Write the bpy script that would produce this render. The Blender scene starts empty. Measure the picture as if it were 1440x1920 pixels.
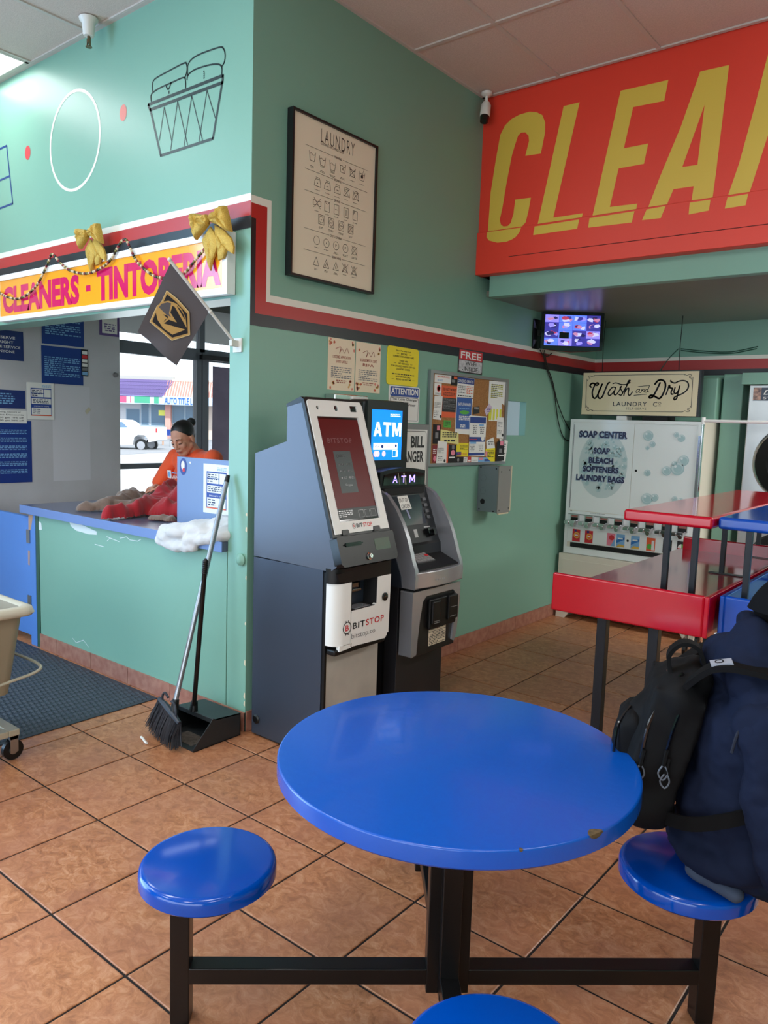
import bpy, bmesh, math, random
from math import sin, cos, pi, radians
from mathutils import Vector, Matrix
from mathutils.geometry import tessellate_polygon

S = bpy.context.scene
COL = S.collection
# ------------------------------------------------------------------ camera
cam = bpy.data.cameras.new('camera'); cam_o = bpy.data.objects.new('camera', cam); COL.objects.link(cam_o)
YAW, PIT, ROLL = 0.67387, 0.113887, 0.032489
_f = Vector((-sin(YAW)*cos(PIT), cos(YAW)*cos(PIT), -sin(PIT)))
_r = Vector((cos(YAW), sin(YAW), 0)); _u = _r.cross(_f)
_r2 = _r*cos(ROLL) + _u*sin(ROLL); _u2 = -_r*sin(ROLL) + _u*cos(ROLL)
M = Matrix((_r2, _u2, -_f)).transposed().to_4x4(); M.translation = Vector((2.85, -2.496, 1.57))
cam_o.matrix_world = M
cam.sensor_fit = 'VERTICAL'; cam.sensor_height = 36.0; cam.lens = 36.0*1434.7/1920.0
cam.clip_start = 0.05; cam.clip_end = 500
S.camera = cam_o
# ------------------------------------------------------------------ world, sun, exposure
w = bpy.data.worlds.new('sky'); S.world = w; w.use_nodes = True
_n = w.node_tree.nodes; _bg = _n['Background']
_bg.inputs[0].default_value = (0.78, 0.90, 1.0, 1); _bg.inputs[1].default_value = 2.6
sun = bpy.data.lights.new('sun', 'SUN'); sun.energy = 5.5; sun.angle = radians(0.6); sun.color = (1, .96, .9)
so = bpy.data.objects.new('sun', sun); COL.objects.link(so)
so.rotation_euler = Vector((-0.75, 0.35, -0.9)).to_track_quat('-Z', 'Y').to_euler()
S.view_settings.view_transform = 'Standard'; S.view_settings.look = 'None'
S.view_settings.gamma = 1; S.view_settings.use_curve_mapping = False
S.view_settings.exposure = 0.0
def area(name, loc, target, sx, sy, energy, color):
    l = bpy.data.lights.new(name, 'AREA'); l.shape = 'RECTANGLE'; l.size = sx; l.size_y = sy
    l.energy = energy; l.color = color
    o = bpy.data.objects.new(name, l); COL.objects.link(o); o.location = loc
    o.rotation_euler = (Vector(target)-Vector(loc)).to_track_quat('-Z', 'Z').to_euler()
    return o
# daylight entering through the two storefronts behind and beside the camera
area('daylight_front_windows', (2.2, -6.05, 1.45), (2.2, 0, 1.45), 7.0, 2.2, 125, (.80, .91, 1.0))
area('daylight_side_windows', (-3.08, -3.2, 1.45), (0, -3.2, 1.45), 4.6, 2.1, 290, (.38, .66, 1.0))
area('daylight_booth_door', (-3.1, 2.0, 1.2), (0, 2.0, 1.2), 1.6, 1.7, 22, (.85, .93, 1.0))
# ------------------------------------------------------------------ materials
def lin(c):
    return tuple(((v/255)/12.92 if v/255 <= .04045 else ((v/255+.055)/1.055)**2.4) for v in c)
MATS = {}
def mat(name, rgb, rough=.5, metal=0, spec=.5, var=None, bump=None, coat=0, emit=0, alpha=1, sheen=0, rand=0):
    """var=(scale, amount, second_rgb)  bump=(scale, strength, distance)"""
    m = bpy.data.materials.new(name); m.use_nodes = True; nt = m.node_tree; b = nt.nodes['Principled BSDF']
    c = lin(rgb) + (1,)
    b.inputs['Base Color'].default_value = c; b.inputs['Roughness'].default_value = rough
    b.inputs['Metallic'].default_value = metal; b.inputs['Specular IOR Level'].default_value = spec
    b.inputs['Coat Weight'].default_value = coat; b.inputs['Coat Roughness'].default_value = .08
    if sheen: b.inputs['Sheen Weight'].default_value = sheen
    if emit:
        b.inputs['Emission Color'].default_value = c; b.inputs['Emission Strength'].default_value = emit
    if alpha < 1: b.inputs['Alpha'].default_value = alpha
    geo = nt.nodes.new('ShaderNodeNewGeometry')
    if var:
        n = nt.nodes.new('ShaderNodeTexNoise'); n.inputs['Scale'].default_value = var[0]; n.inputs['Detail'].default_value = 6
        nt.links.new(geo.outputs['Position'], n.inputs['Vector'])
        r = nt.nodes.new('ShaderNodeMapRange'); r.inputs[1].default_value = .35; r.inputs[2].default_value = .65
        r.inputs[3].default_value = 0; r.inputs[4].default_value = var[1]
        nt.links.new(n.outputs['Fac'], r.inputs[0])
        mx = nt.nodes.new('ShaderNodeMix'); mx.data_type = 'RGBA'
        mx.inputs[6].default_value = c; mx.inputs[7].default_value = lin(var[2]) + (1,)
        nt.links.new(r.outputs[0], mx.inputs[0]); out = mx.outputs[2]
        if rand:
            oi = nt.nodes.new('ShaderNodeObjectInfo'); h = nt.nodes.new('ShaderNodeHueSaturation')
            mr = nt.nodes.new('ShaderNodeMapRange'); mr.inputs[3].default_value = 1-rand; mr.inputs[4].default_value = 1+rand
            nt.links.new(oi.outputs['Random'], mr.inputs[0]); nt.links.new(mr.outputs[0], h.inputs['Value'])
            nt.links.new(out, h.inputs['Color']); out = h.outputs[0]
        nt.links.new(out, b.inputs['Base Color'])
    if bump:
        n2 = nt.nodes.new('ShaderNodeTexNoise'); n2.inputs['Scale'].default_value = bump[0]; n2.inputs['Detail'].default_value = 4
        nt.links.new(geo.outputs['Position'], n2.inputs['Vector'])
        bp = nt.nodes.new('ShaderNodeBump'); bp.inputs['Strength'].default_value = bump[1]
        bp.inputs['Distance'].default_value = bump[2] if len(bump) > 2 else .002
        nt.links.new(n2.outputs['Fac'], bp.inputs['Height']); nt.links.new(bp.outputs[0], b.inputs['Normal'])
    MATS[name] = m
    return m
def glassmat(name, tint=(1, 1, 1), refl=.12):
    m = bpy.data.materials.new(name); m.use_nodes = True; nt = m.node_tree; nt.nodes.clear()
    o = nt.nodes.new('ShaderNodeOutputMaterial'); t = nt.nodes.new('ShaderNodeBsdfTransparent'); g = nt.nodes.new('ShaderNodeBsdfGlossy')
    g.inputs['Roughness'].default_value = .02; t.inputs[0].default_value = tint + (1,)
    f = nt.nodes.new('ShaderNodeFresnel'); f.inputs[0].default_value = 1.35
    mx = nt.nodes.new('ShaderNodeMixShader'); nt.links.new(f.outputs[0], mx.inputs[0])
    nt.links.new(t.outputs[0], mx.inputs[1]); nt.links.new(g.outputs[0], mx.inputs[2]); nt.links.new(mx.outputs[0], o.inputs[0])
    MATS[name] = m
    return m
PAINT = dict(bump=(260, .25, .0012), rough=.36, spec=.38)
teal = mat('teal_wall_paint', (124, 168, 149), var=(1.3, .35, (117, 161, 142)), **PAINT)
red_p = mat('stripe_red', (172, 38, 36), bump=(260, .25, .001), rough=.35)
white_p = mat('stripe_white', (222, 220, 208), bump=(260, .25, .001), rough=.4)
black_p = mat('stripe_black', (22, 26, 32), bump=(260, .25, .001), rough=.35)
orange_red = mat('bulkhead_red', (226, 62, 42), var=(2, .25, (212, 54, 40)), bump=(200, .3, .001), rough=.42)
mustard = mat('letter_mustard', (216, 186, 72), var=(3, .2, (205, 172, 62)), bump=(200, .3, .001), rough=.45)
ceil_m = mat('ceiling_panel', (212, 196, 186), rough=.95, var=(140, .5, (184, 168, 158)), bump=(260, .6, .002), rand=.03)
tbar = mat('ceiling_grid_metal', (196, 186, 178), rough=.5)
white = mat('white_paint', (226, 226, 222), rough=.45)
offwhite = mat('booth_wall_white', (196, 196, 200), rough=.5, var=(1.6, .6, (168, 168, 172)), bump=(30, .3, .004))
floor_m = mat('floor_tile', (208, 156, 122), rough=.38, spec=.45, var=(26, .85, (166, 112, 84)), bump=(60, .35, .0015), rand=.06)
def floor_material():
    nt = floor_m.node_tree; b = nt.nodes['Principled BSDF']; g = nt.nodes.new('ShaderNodeNewGeometry')
    mp = nt.nodes.new('ShaderNodeMapping'); mp.inputs['Rotation'].default_value = (0, 0, .7); mp.inputs['Scale'].default_value = (1, 1.25, 1)
    nt.links.new(g.outputs['Position'], mp.inputs[0])
    n1 = nt.nodes.new('ShaderNodeTexNoise'); n1.inputs['Scale'].default_value = 19; n1.inputs['Detail'].default_value = 12; n1.inputs['Roughness'].default_value = .72; n1.inputs['Distortion'].default_value = 1.0
    n2 = nt.nodes.new('ShaderNodeTexNoise'); n2.inputs['Scale'].default_value = 3.2; n2.inputs['Detail'].default_value = 3
    for n_ in (n1, n2): nt.links.new(mp.outputs[0], n_.inputs['Vector'])
    cr = nt.nodes.new('ShaderNodeValToRGB'); e = cr.color_ramp.elements
    e[0].position = .30; e[0].color = lin((130, 80, 52))+(1,); e[1].position = .72; e[1].color = lin((208, 158, 122))+(1,)
    k = cr.color_ramp.elements.new(.50); k.color = lin((178, 119, 80))+(1,)
    nt.links.new(n1.outputs['Fac'], cr.inputs[0])
    mx = nt.nodes.new('ShaderNodeMix'); mx.data_type = 'RGBA'; mx.blend_type = 'MIX'; mx.inputs[7].default_value = lin((166, 110, 86))+(1,)
    mr = nt.nodes.new('ShaderNodeMapRange'); mr.inputs[1].default_value = .4; mr.inputs[2].default_value = .7; mr.inputs[4].default_value = .55
    nt.links.new(n2.outputs['Fac'], mr.inputs[0]); nt.links.new(mr.outputs[0], mx.inputs[0]); nt.links.new(cr.outputs[0], mx.inputs[6])
    oi = nt.nodes.new('ShaderNodeObjectInfo'); h = nt.nodes.new('ShaderNodeHueSaturation'); m2 = nt.nodes.new('ShaderNodeMapRange'); m2.inputs[3].default_value = .93; m2.inputs[4].default_value = 1.05
    nt.links.new(oi.outputs['Random'], m2.inputs[0]); nt.links.new(m2.outputs[0], h.inputs['Value']); nt.links.new(mx.outputs[2], h.inputs['Color']); nt.links.new(h.outputs[0], b.inputs['Base Color'])
floor_material()
grout = mat('dark_grout', (30, 25, 24), rough=.9)
base_m = mat('base_tile', (150, 96, 80), rough=.45, var=(22, .8, (176, 128, 108)), bump=(60, .3, .001), rand=.05)
blue_g = mat('glossy_blue', (0, 70, 168), rough=.13, coat=.15, spec=.45, bump=(9, .06, .002))
blue_t = mat('table_blue', (0, 80, 180), rough=.27, coat=.25, bump=(38, .35, .0025))
red_g = mat('glossy_red', (184, 2, 34), rough=.12, coat=.35, spec=.45, bump=(4, .03, .002))
black_m = mat('black_metal', (13, 13, 14), rough=.28, spec=.4, bump=(90, .08, .001))
black_pl = mat('black_plastic', (13, 14, 15), rough=.38, spec=.35)
black_mt = mat('black_matte', (16, 16, 18), rough=.75)
gloss_bk = mat('black_gloss', (8, 8, 10), rough=.08, coat=.5)
navy_post = mat('navy_black_steel', (18, 22, 30), rough=.4, spec=.35)
chrome = mat('chrome', (210, 210, 212), rough=.15, metal=1)
alu = mat('brushed_aluminium', (160, 162, 164), rough=.38, metal=1)
steel_gray = mat('kiosk_gray', (84, 88, 98), rough=.38, metal=.35, bump=(500, .1, .0006))
silver_pl = mat('silver_plastic', (172, 174, 180), rough=.26, metal=.6)
red_pr = mat('print_red', (198, 40, 48), rough=.5)
blue_pr = mat('print_blue', (30, 66, 146), rough=.5)
navy_pr = mat('print_navy', (26, 40, 84), rough=.5)
notice_bl = mat('notice_blue', (16, 52, 130), rough=.35)
black_pr = mat('print_black', (20, 20, 22), rough=.5)
grey_pr = mat('print_grey', (120, 120, 122), rough=.5)
paper = mat('paper_white', (228, 228, 224), rough=.6)
paper_cr = mat('paper_cream', (226, 214, 190), rough=.6)
yellow_pr = mat('print_yellow', (232, 214, 22), rough=.45)
green_pr = mat('print_green', (84, 170, 60), rough=.5)
orange_pr = mat('print_orange', (222, 92, 44), rough=.5)
lightblue_pr = mat('print_light_blue', (120, 170, 214), rough=.5)
purple_pr = mat('print_purple', (92, 66, 130), rough=.5)
pink_pr = mat('print_pink', (226, 130, 150), rough=.5)
cork = mat('cork', (170, 122, 72), rough=.9, var=(160, .8, (132, 88, 48)), bump=(300, .4, .001))
glass = glassmat('window_glass')
# ------------------------------------------------------------------ mesh helpers
class MB:
    def __init__(s): s.v = []; s.f = []; s.mi = []; s.cur = 0
    def add(s, vs, fs):
        o = len(s.v); s.v += [Vector(p) for p in vs]; s.f += [tuple(i+o for i in f) for f in fs]; s.mi += [s.cur]*len(fs); return s
    def box(s, x0, x1, y0, y1, z0, z1):
        return s.add([(x, y, z) for z in (z0, z1) for y in (y0, y1) for x in (x0, x1)],
                     [(0, 2, 3, 1), (4, 5, 7, 6), (0, 1, 5, 4), (2, 6, 7, 3), (0, 4, 6, 2), (1, 3, 7, 5)])
    def obox(s, c, a, b, d):
        c, a, b, d = map(Vector, (c, a, b, d))
        vs = [c+a*i+b*j+d*k for k in (-1, 1) for j in (-1, 1) for i in (-1, 1)]
        fs = [(0, 2, 3, 1), (4, 5, 7, 6), (0, 1, 5, 4), (2, 6, 7, 3), (0, 4, 6, 2), (1, 3, 7, 5)]
        if a.cross(b).dot(d) < 0: fs = [tuple(reversed(f)) for f in fs]
        return s.add(vs, fs)
    def bar(s, p0, p1, w, h=None, up=(0, 0, 1)):
        p0, p1 = Vector(p0), Vector(p1); d = p1-p0; h = h or w; up = Vector(up)
        if abs(d.normalized().dot(up)) > .98: up = Vector((0, 1, 0))
        a = d.cross(up).normalized(); b = a.cross(d).normalized()
        return s.obox((p0+p1)/2, a*w/2, b*h/2, d/2)
    def tube(s, pts, r, n=8, cap=True, closed=False):
        pts = [Vector(p) for p in pts]; N = len(pts); rs = r if isinstance(r, (list, tuple)) else [r]*N
        prev = None; rings = []
        for i, p in enumerate(pts):
            if closed: t = pts[(i+1) % N]-pts[i-1]
            else: t = pts[min(i+1, N-1)]-pts[max(i-1, 0)]
            t = t.normalized() if t.length > 1e-9 else Vector((0, 0, 1))
            if prev is None:
                a = t.cross(Vector((0, 0, 1)));
                if a.length < .1: a = t.cross(Vector((0, 1, 0)))
            else: a = prev-t*prev.dot(t)
            a.normalize(); prev = a; b = t.cross(a)
            rings.append([p+(a*cos(2*pi*k/n)+b*sin(2*pi*k/n))*rs[i] for k in range(n)])
        vs = [q for rg in rings for q in rg]; fs = []
        for i in range(N if closed else N-1):
            j = (i+1) % N
            for k in range(n): fs.append((i*n+k, i*n+(k+1) % n, j*n+(k+1) % n, j*n+k))
        if cap and not closed:
            fs.append(tuple(range(n-1, -1, -1))); fs.append(tuple((N-1)*n+k for k in range(n)))
        return s.add(vs, fs)
    def cyl(s, p0, p1, r0, r1=None, n=16): return s.tube([p0, p1], [r0, r0 if r1 is None else r1], n)
    def lathe(s, prof, c=(0, 0, 0), n=32, ax=None):
        """prof: list of (r, z); ax: (A,B,Zdir) vectors"""
        A, B, Z = ax or (Vector((1, 0, 0)), Vector((0, 1, 0)), Vector((0, 0, 1))); c = Vector(c)
        vs = [c+(A*cos(2*pi*k/n)+B*sin(2*pi*k/n))*r+Z*z for r, z in prof for k in range(n)]
        fs = [(i*n+k, i*n+(k+1) % n, (i+1)*n+(k+1) % n, (i+1)*n+k) for i in range(len(prof)-1) for k in range(n)]
        fs.append(tuple(range(n-1, -1, -1))); fs.append(tuple((len(prof)-1)*n+k for k in range(n)))
        return s.add(vs, fs)
    def ell(s, c, rx, ry, rz, n=16, m=10, rot=None):
        c = Vector(c); vs = []
        for i in range(m+1):
            th = pi*i/m
            for k in range(n):
                p = Vector((rx*sin(th)*cos(2*pi*k/n), ry*sin(th)*sin(2*pi*k/n), -rz*cos(th)))
                if rot is not None: p = rot @ p
                vs.append(c+p)
        return s.add(vs, [(i*n+k, i*n+(k+1) % n, (i+1)*n+(k+1) % n, (i+1)*n+k) for i in range(m) for k in range(n)])
    def cap(s, p0, p1, r0, r1, n=14, m=6):
        """tapered capsule for organic unions"""
        p0, p1 = Vector(p0), Vector(p1); d = (p1-p0); L = d.length; d.normalize()
        pts = []; rs = []
        for i in range(m+1):
            a = pi/2*i/m; pts.append(p0-d*r0*cos(a)); rs.append(max(r0*sin(a), 1e-4))
        for i in range(m+1):
            a = pi/2*(1-i/m); pts.append(p1+d*r1*cos(a)); rs.append(max(r1*sin(a), 1e-4))
        return s.tube(pts, rs, n)
    def poly(s, F, pts, n0, n1=None, holes=None):
        """flat polygon (u,v) on frame F at height n0, or prism n0..n1"""
        loops = [list(pts)]+list(holes or [])
        tri = tessellate_polygon([[Vector((u, v, 0)) for u, v in L] for L in loops])
        flat = [p for L in loops for p in L]
        # consistent winding
        def area2(L): return sum(L[i][0]*L[(i+1) % len(L)][1]-L[(i+1) % len(L)][0]*L[i][1] for i in range(len(L)))
        fs = []
        for t in tri:
            a = area2([flat[i] for i in t]); fs.append(tuple(t) if (a > 0) == F.rh else tuple(reversed(t)))
        top = n0 if n1 is None else n1
        s.add([F.pt(u, v, top) for u, v in flat], fs)
        if n1 is not None:
            s.add([F.pt(u, v, n0) for u, v in flat], [tuple(reversed(f)) for f in fs])
            for L in loops:
                k = len(L); ccw = (area2(L) > 0) == F.rh
                if L is not loops[0]: ccw = not ccw
                vs = [F.pt(u, v, n0) for u, v in L]+[F.pt(u, v, n1) for u, v in L]
                q = [(i, (i+1) % k, (i+1) % k+k, i+k) for i in range(k)]
                s.add(vs, q if ccw else [tuple(reversed(x)) for x in q])
        return s
    def rect(s, F, u0, u1, v0, v1, n0, n1=None):
        return s.poly(F, [(u0, v0), (u1, v0), (u1, v1), (u0, v1)], n0, n1)
    def stroke(s, F, pts, w, n, closed=False):
        P = [Vector(p) for p in pts]
        segs = list(zip(P[:-1], P[1:]))+([(P[-1], P[0])] if closed else [])
        for a, b in segs:
            d = b-a
            if d.length < 1e-6: continue
            d.normalize(); q = Vector((-d.y, d.x))*w/2; e = d*w*.22
            s.poly(F, [tuple(a-e-q), tuple(b+e-q), tuple(b+e+q), tuple(a-e+q)], n)
        return s
    def disc(s, F, u, v, r, n, k=16, ry=None):
        ry = ry or r
        return s.poly(F, [(u+r*cos(2*pi*i/k), v+ry*sin(2*pi*i/k)) for i in range(k)], n)
    def ring(s, F, u, v, r, w, n, k=24, ry=None):
        ry = ry or r
        return s.poly(F, [(u+(r+w/2)*cos(2*pi*i/k), v+(ry+w/2)*sin(2*pi*i/k)) for i in range(k)], n, None, [[(u+(r-w/2)*cos(2*pi*i/k), v+(ry-w/2)*sin(2*pi*i/k)) for i in range(k)]])
class Fr:
    def __init__(s, O, U, V, N): s.O, s.U, s.V, s.N = Vector(O), Vector(U), Vector(V), Vector(N); s.rh = s.U.cross(s.V).dot(s.N) > 0
    def pt(s, u, v, n=0): return s.O+s.U*u+s.V*v+s.N*n
FA = Fr((0, 0, 0), (1, 0, 0), (0, 0, 1), (0, -1, 0))       # faces -Y, u=x v=z
FB = Fr((0, 0, 0), (0, 1, 0), (0, 0, 1), (1, 0, 0))        # faces +X, u=y v=z
def FAy(y): return Fr((0, y, 0), (1, 0, 0), (0, 0, 1), (0, -1, 0))
def FBx(x): return Fr((x, 0, 0), (0, 1, 0), (0, 0, 1), (1, 0, 0))
def FTz(z): return Fr((0, 0, z), (1, 0, 0), (0, 1, 0), (0, 0, 1))
def tag(o, label=None, cat=None, group=None, kind=None):
    if label: o['label'] = label
    if cat: o['category'] = cat
    if group: o['group'] = group
    if kind: o['kind'] = kind
    return o
def origin_of(o):
    v = Vector((0, 0, 0))
    while o is not None: v += o.location; o = o.parent
    return v
def obj(name, mb, m, parent=None, bevel=0, smooth=False, sub=0, angle=35, segs=2):
    me = bpy.data.meshes.new(name)
    off = origin_of(parent) if parent else Vector((0, 0, 0))
    me.from_pydata([tuple(p-off) for p in mb.v], [], mb.f)
    for mm in (m if isinstance(m, (list, tuple)) else [m]): me.materials.append(mm)
    if isinstance(m, (list, tuple)): me.polygons.foreach_set('material_index', mb.mi)
    me.update()
    if smooth or bevel:
        me.polygons.foreach_set('use_smooth', [True]*len(me.polygons)); me.set_sharp_from_angle(angle=radians(angle))
    o = bpy.data.objects.new(name, me); COL.objects.link(o); o.parent = parent
    if bevel:
        b = o.modifiers.new('bevel', 'BEVEL'); b.width = bevel; b.segments = segs; b.limit_method = 'ANGLE'; b.angle_limit = radians(40)
        b.harden_normals = True
    if sub:
        q = o.modifiers.new('subdivision', 'SUBSURF'); q.levels = sub; q.render_levels = sub
    return o
def thing(name, label, cat, loc=(0, 0, 0), group=None):
    o = bpy.data.objects.new(name, None); COL.objects.link(o); o.location = loc; o.empty_display_size = .1
    return tag(o, label, cat, group)
def structure(name, mb, m, parent=None, **k):
    o = obj(name, mb, m, parent, **k)
    if parent is None: o['kind'] = 'structure'
    return o
def single(name, mb, m, label, cat, group=None, **k):
    """top-level single mesh whose origin is moved to its base centre"""
    xs = [p.x for p in mb.v]; ys = [p.y for p in mb.v]; zs = [p.z for p in mb.v]
    c = Vector(((min(xs)+max(xs))/2, (min(ys)+max(ys))/2, min(zs)))
    mb.v = [p-c for p in mb.v]; o = obj(name, mb, m, None, **k); o.location = c
    return tag(o, label, cat, group)
_tc = {}
def text(mb, F, s, u0, u1, v0, v1, n, bold=0.0, shear=0.0, space=1.0):
    """the words, fitted to the rectangle (u0..u1, v0..v1) of frame F"""
    key = (s, bold, shear, space)
    if key not in _tc:
        c = bpy.data.curves.new('t', 'FONT'); c.body = s; c.offset = bold; c.shear = shear; c.space_character = space
        c.fill_mode = 'FRONT'; c.resolution_u = 3; c.align_x = 'CENTER'
        o = bpy.data.objects.new('t', c); me = bpy.data.meshes.new_from_object(o)
        _tc[key] = ([v.co.copy() for v in me.vertices], [tuple(p.vertices) for p in me.polygons])
        bpy.data.objects.remove(o); bpy.data.curves.remove(c); bpy.data.meshes.remove(me)
    vs, fs = _tc[key]
    if not vs: return mb
    x0 = min(p.x for p in vs); x1 = max(p.x for p in vs); y0 = min(p.y for p in vs); y1 = max(p.y for p in vs)
    out = [F.pt(u0+(p.x-x0)/(x1-x0)*(u1-u0), v0+(p.y-y0)/max(y1-y0, 1e-6)*(v1-v0), n) for p in vs]
    flip = (not F.rh) != ((u1 < u0) != (v1 < v0))
    return mb.add(out, [tuple(reversed(f)) for f in fs] if flip else fs)
def greek(mb, F, u0, u1, v0, v1, n, rows, seed=0, center=False, fill=.5):
    """unreadably small print: rows of word-length dashes"""
    R = random.Random(seed); h = (v1-v0)/rows
    for i in range(rows):
        v = v1-(i+.5)*h; a, b = u0, u1
        L = (u1-u0)*R.uniform(.6, 1)
        if center: a = (u0+u1)/2-L/2; b = a+L
        elif i % 4 == 3: b = a+(u1-u0)*.55
        u = a
        while u < b:
            wd = min(h*R.uniform(.8, 2.6), b-u)
            mb.rect(F, u, u+wd*.86, v-h*fill/2, v+h*fill/2, n); u += wd+h*.25
    return mb
def catmull(pts, k=6, closed=False):
    P = [Vector(p) for p in pts]; N = len(P); out = []
    R = range(N) if closed else range(N-1)
    for i in R:
        p0 = P[(i-1) % N] if closed or i > 0 else P[0]; p1 = P[i]; p2 = P[(i+1) % N]; p3 = P[(i+2) % N] if closed or i+2 < N else P[-1]
        for j in range(k):
            t = j/k
            out.append(.5*((2*p1)+(-p0+p2)*t+(2*p0-5*p1+4*p2-p3)*t*t+(-p0+3*p1-3*p2+p3)*t**3))
    if not closed: out.append(P[-1])
    return out
def blob(name, build, m, parent=None, voxel=.008, smooth=6, disp=None, factor=.5):
    """fuse overlapping primitives into ONE continuous skin (voxel remesh + smoothing, baked)"""
    mb = MB(); build(mb); off = origin_of(parent) if parent else Vector((0, 0, 0))
    me = bpy.data.meshes.new('tmp'); me.from_pydata([tuple(p-off) for p in mb.v], [], mb.f); me.update()
    o = bpy.data.objects.new('tmp', me); COL.objects.link(o)
    r = o.modifiers.new('r', 'REMESH'); r.mode = 'VOXEL'; r.voxel_size = voxel; r.use_smooth_shade = True
    if smooth:
        s = o.modifiers.new('s', 'SMOOTH'); s.iterations = smooth; s.factor = factor
    if disp:
        tx = bpy.data.textures.new(name, 'CLOUDS'); tx.noise_scale = disp[0]; tx.noise_depth = 2
        d = o.modifiers.new('d', 'DISPLACE'); d.texture = tx; d.strength = disp[1]; d.mid_level = .5; d.texture_coords = 'LOCAL'
    dg = bpy.context.evaluated_depsgraph_get(); dg.update()
    me2 = bpy.data.meshes.new_from_object(o.evaluated_get(dg)); me2.name = name
    bpy.data.objects.remove(o); bpy.data.meshes.remove(me)
    me2.materials.clear(); me2.materials.append(m)
    me2.polygons.foreach_set('use_smooth', [True]*len(me2.polygons))
    o2 = bpy.data.objects.new(name, me2); COL.objects.link(o2); o2.parent = parent
    return o2

# ================================================================== THE ROOM
ZC = 3.70
# ---- floor: grout bed with single tiles proud of it
fl = structure('floor', MB().box(-3.35, 6.6, -6.3, 4.1, -.12, -.004), grout)
TX, TY, TW, TH = .241, -.956, .4127, .4086
def tile_mesh(wx, wy, g=.0042, t=.004, c=.003):
    me = bpy.data.meshes.new('tile')
    a, b = wx/2-g, wy/2-g
    vs = [(-a, -b, -.006), (a, -b, -.006), (a, b, -.006), (-a, b, -.006), (-a, -b, -c/2), (a, -b, -c/2), (a, b, -c/2), (-a, b, -c/2),
          (-a+c, -b+c, 0), (a-c, -b+c, 0), (a-c, b-c, 0), (-a+c, b-c, 0)]
    fs = [(0, 1, 5, 4), (1, 2, 6, 5), (2, 3, 7, 6), (3, 0, 4, 7), (4, 5, 9, 8), (5, 6, 10, 9), (6, 7, 11, 10), (7, 4, 8, 11), (8, 9, 10, 11)]
    me.from_pydata(vs, [], fs); me.materials.append(floor_m); me.update(); return me
tme = tile_mesh(TW, TH); rest = MB()
def in_view(p, mx=1.12):
    q = M.inverted() @ Vector(p)
    if q.z > -.3: return False
    return abs(q.x/-q.z) < mx*720/1434.7 and abs(q.y/-q.z) < mx*960/1434.7
for i in range(-9, 16):
    for j in range(-14, 13):
        cx, cy = TX+(i+.5)*TW, TY+(j+.5)*TH
        if cx < -3.3 or cx > 6.4 or cy < -6.1 or cy > 4.0: continue
        if in_view((cx, cy, 0), 1.2) and (cy > 0 and cx > -.2 or cy < .1):
            o = bpy.data.objects.new('tile', tme); COL.objects.link(o); o.parent = fl; o.location = (cx, cy, 0)
        else:
            a, b = TW/2-.0035, TH/2-.0035
            rest.box(cx-a, cx+a, cy-b, cy+b, -.006, 0)
o = obj('floor_tiles', rest, floor_m, fl); o['kind'] = 'stuff'
# ---- ceiling: grid of tee bars with panels, some of them light troffers
XL = [-3.28, -2.64, -2.0, -1.36, -.72, -.08, .54, 1.15, 1.76, 2.37, 2.98, 3.59, 4.2, 4.81, 5.42, 6.03, 6.6]
YL = [-6.2, -4.90, -3.68, -2.46, -1.24, -.02, 1.2, 1.97]
ce = structure('ceiling', MB().box(-3.35, 6.6, -6.3, 4.1, ZC+.02, ZC+.25), tbar)
tb = MB()
for x in XL[1:-1]: tb.box(x-.012, x+.012, -6.2, 1.97, ZC-.002, ZC+.02)
for y in YL[1:-1]: tb.box(-3.28, 6.6, y-.012, y+.012, ZC-.0025, ZC+.0195)
for y in (-.012, 1.96): tb.box(-3.28, 6.6, y-.012, y+.012, ZC-.003, ZC+.0195)
tb.box(.0, .02, 0, 1.97, ZC-.003, ZC+.0195)
obj('ceiling_grid', tb, tbar, ce)
LIGHTS = {(1, 4), (4, 3), (8, 3), (11, 4), (8, 1), (12, 2), (4, 1), (1, 2)}
pm = {}
for i in range(len(XL)-1):
    for j in range(len(YL)-1):
        if (i, j) in LIGHTS: continue
        if XL[i] < -.1 and YL[j] > -.03: continue
        wx, wy = XL[i+1]-XL[i]-.022, YL[j+1]-YL[j]-.022
        k = (round(wx, 3), round(wy, 3))
        if k not in pm:
            b = MB().box(-wx/2, wx/2, -wy/2, wy/2, 0, .012); me = bpy.data.meshes.new('panel')
            me.from_pydata([tuple(p) for p in b.v], [], b.f); me.materials.append(ceil_m); me.update(); pm[k] = me
        o = bpy.data.objects.new('ceiling_panel', pm[k]); COL.objects.link(o); o.parent = ce
        o.location = ((XL[i]+XL[i+1])/2, (YL[j]+YL[j+1])/2, ZC+.006)
lamp_m = mat('troffer_diffuser', (250, 252, 255), rough=.6, emit=2.2)
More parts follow.
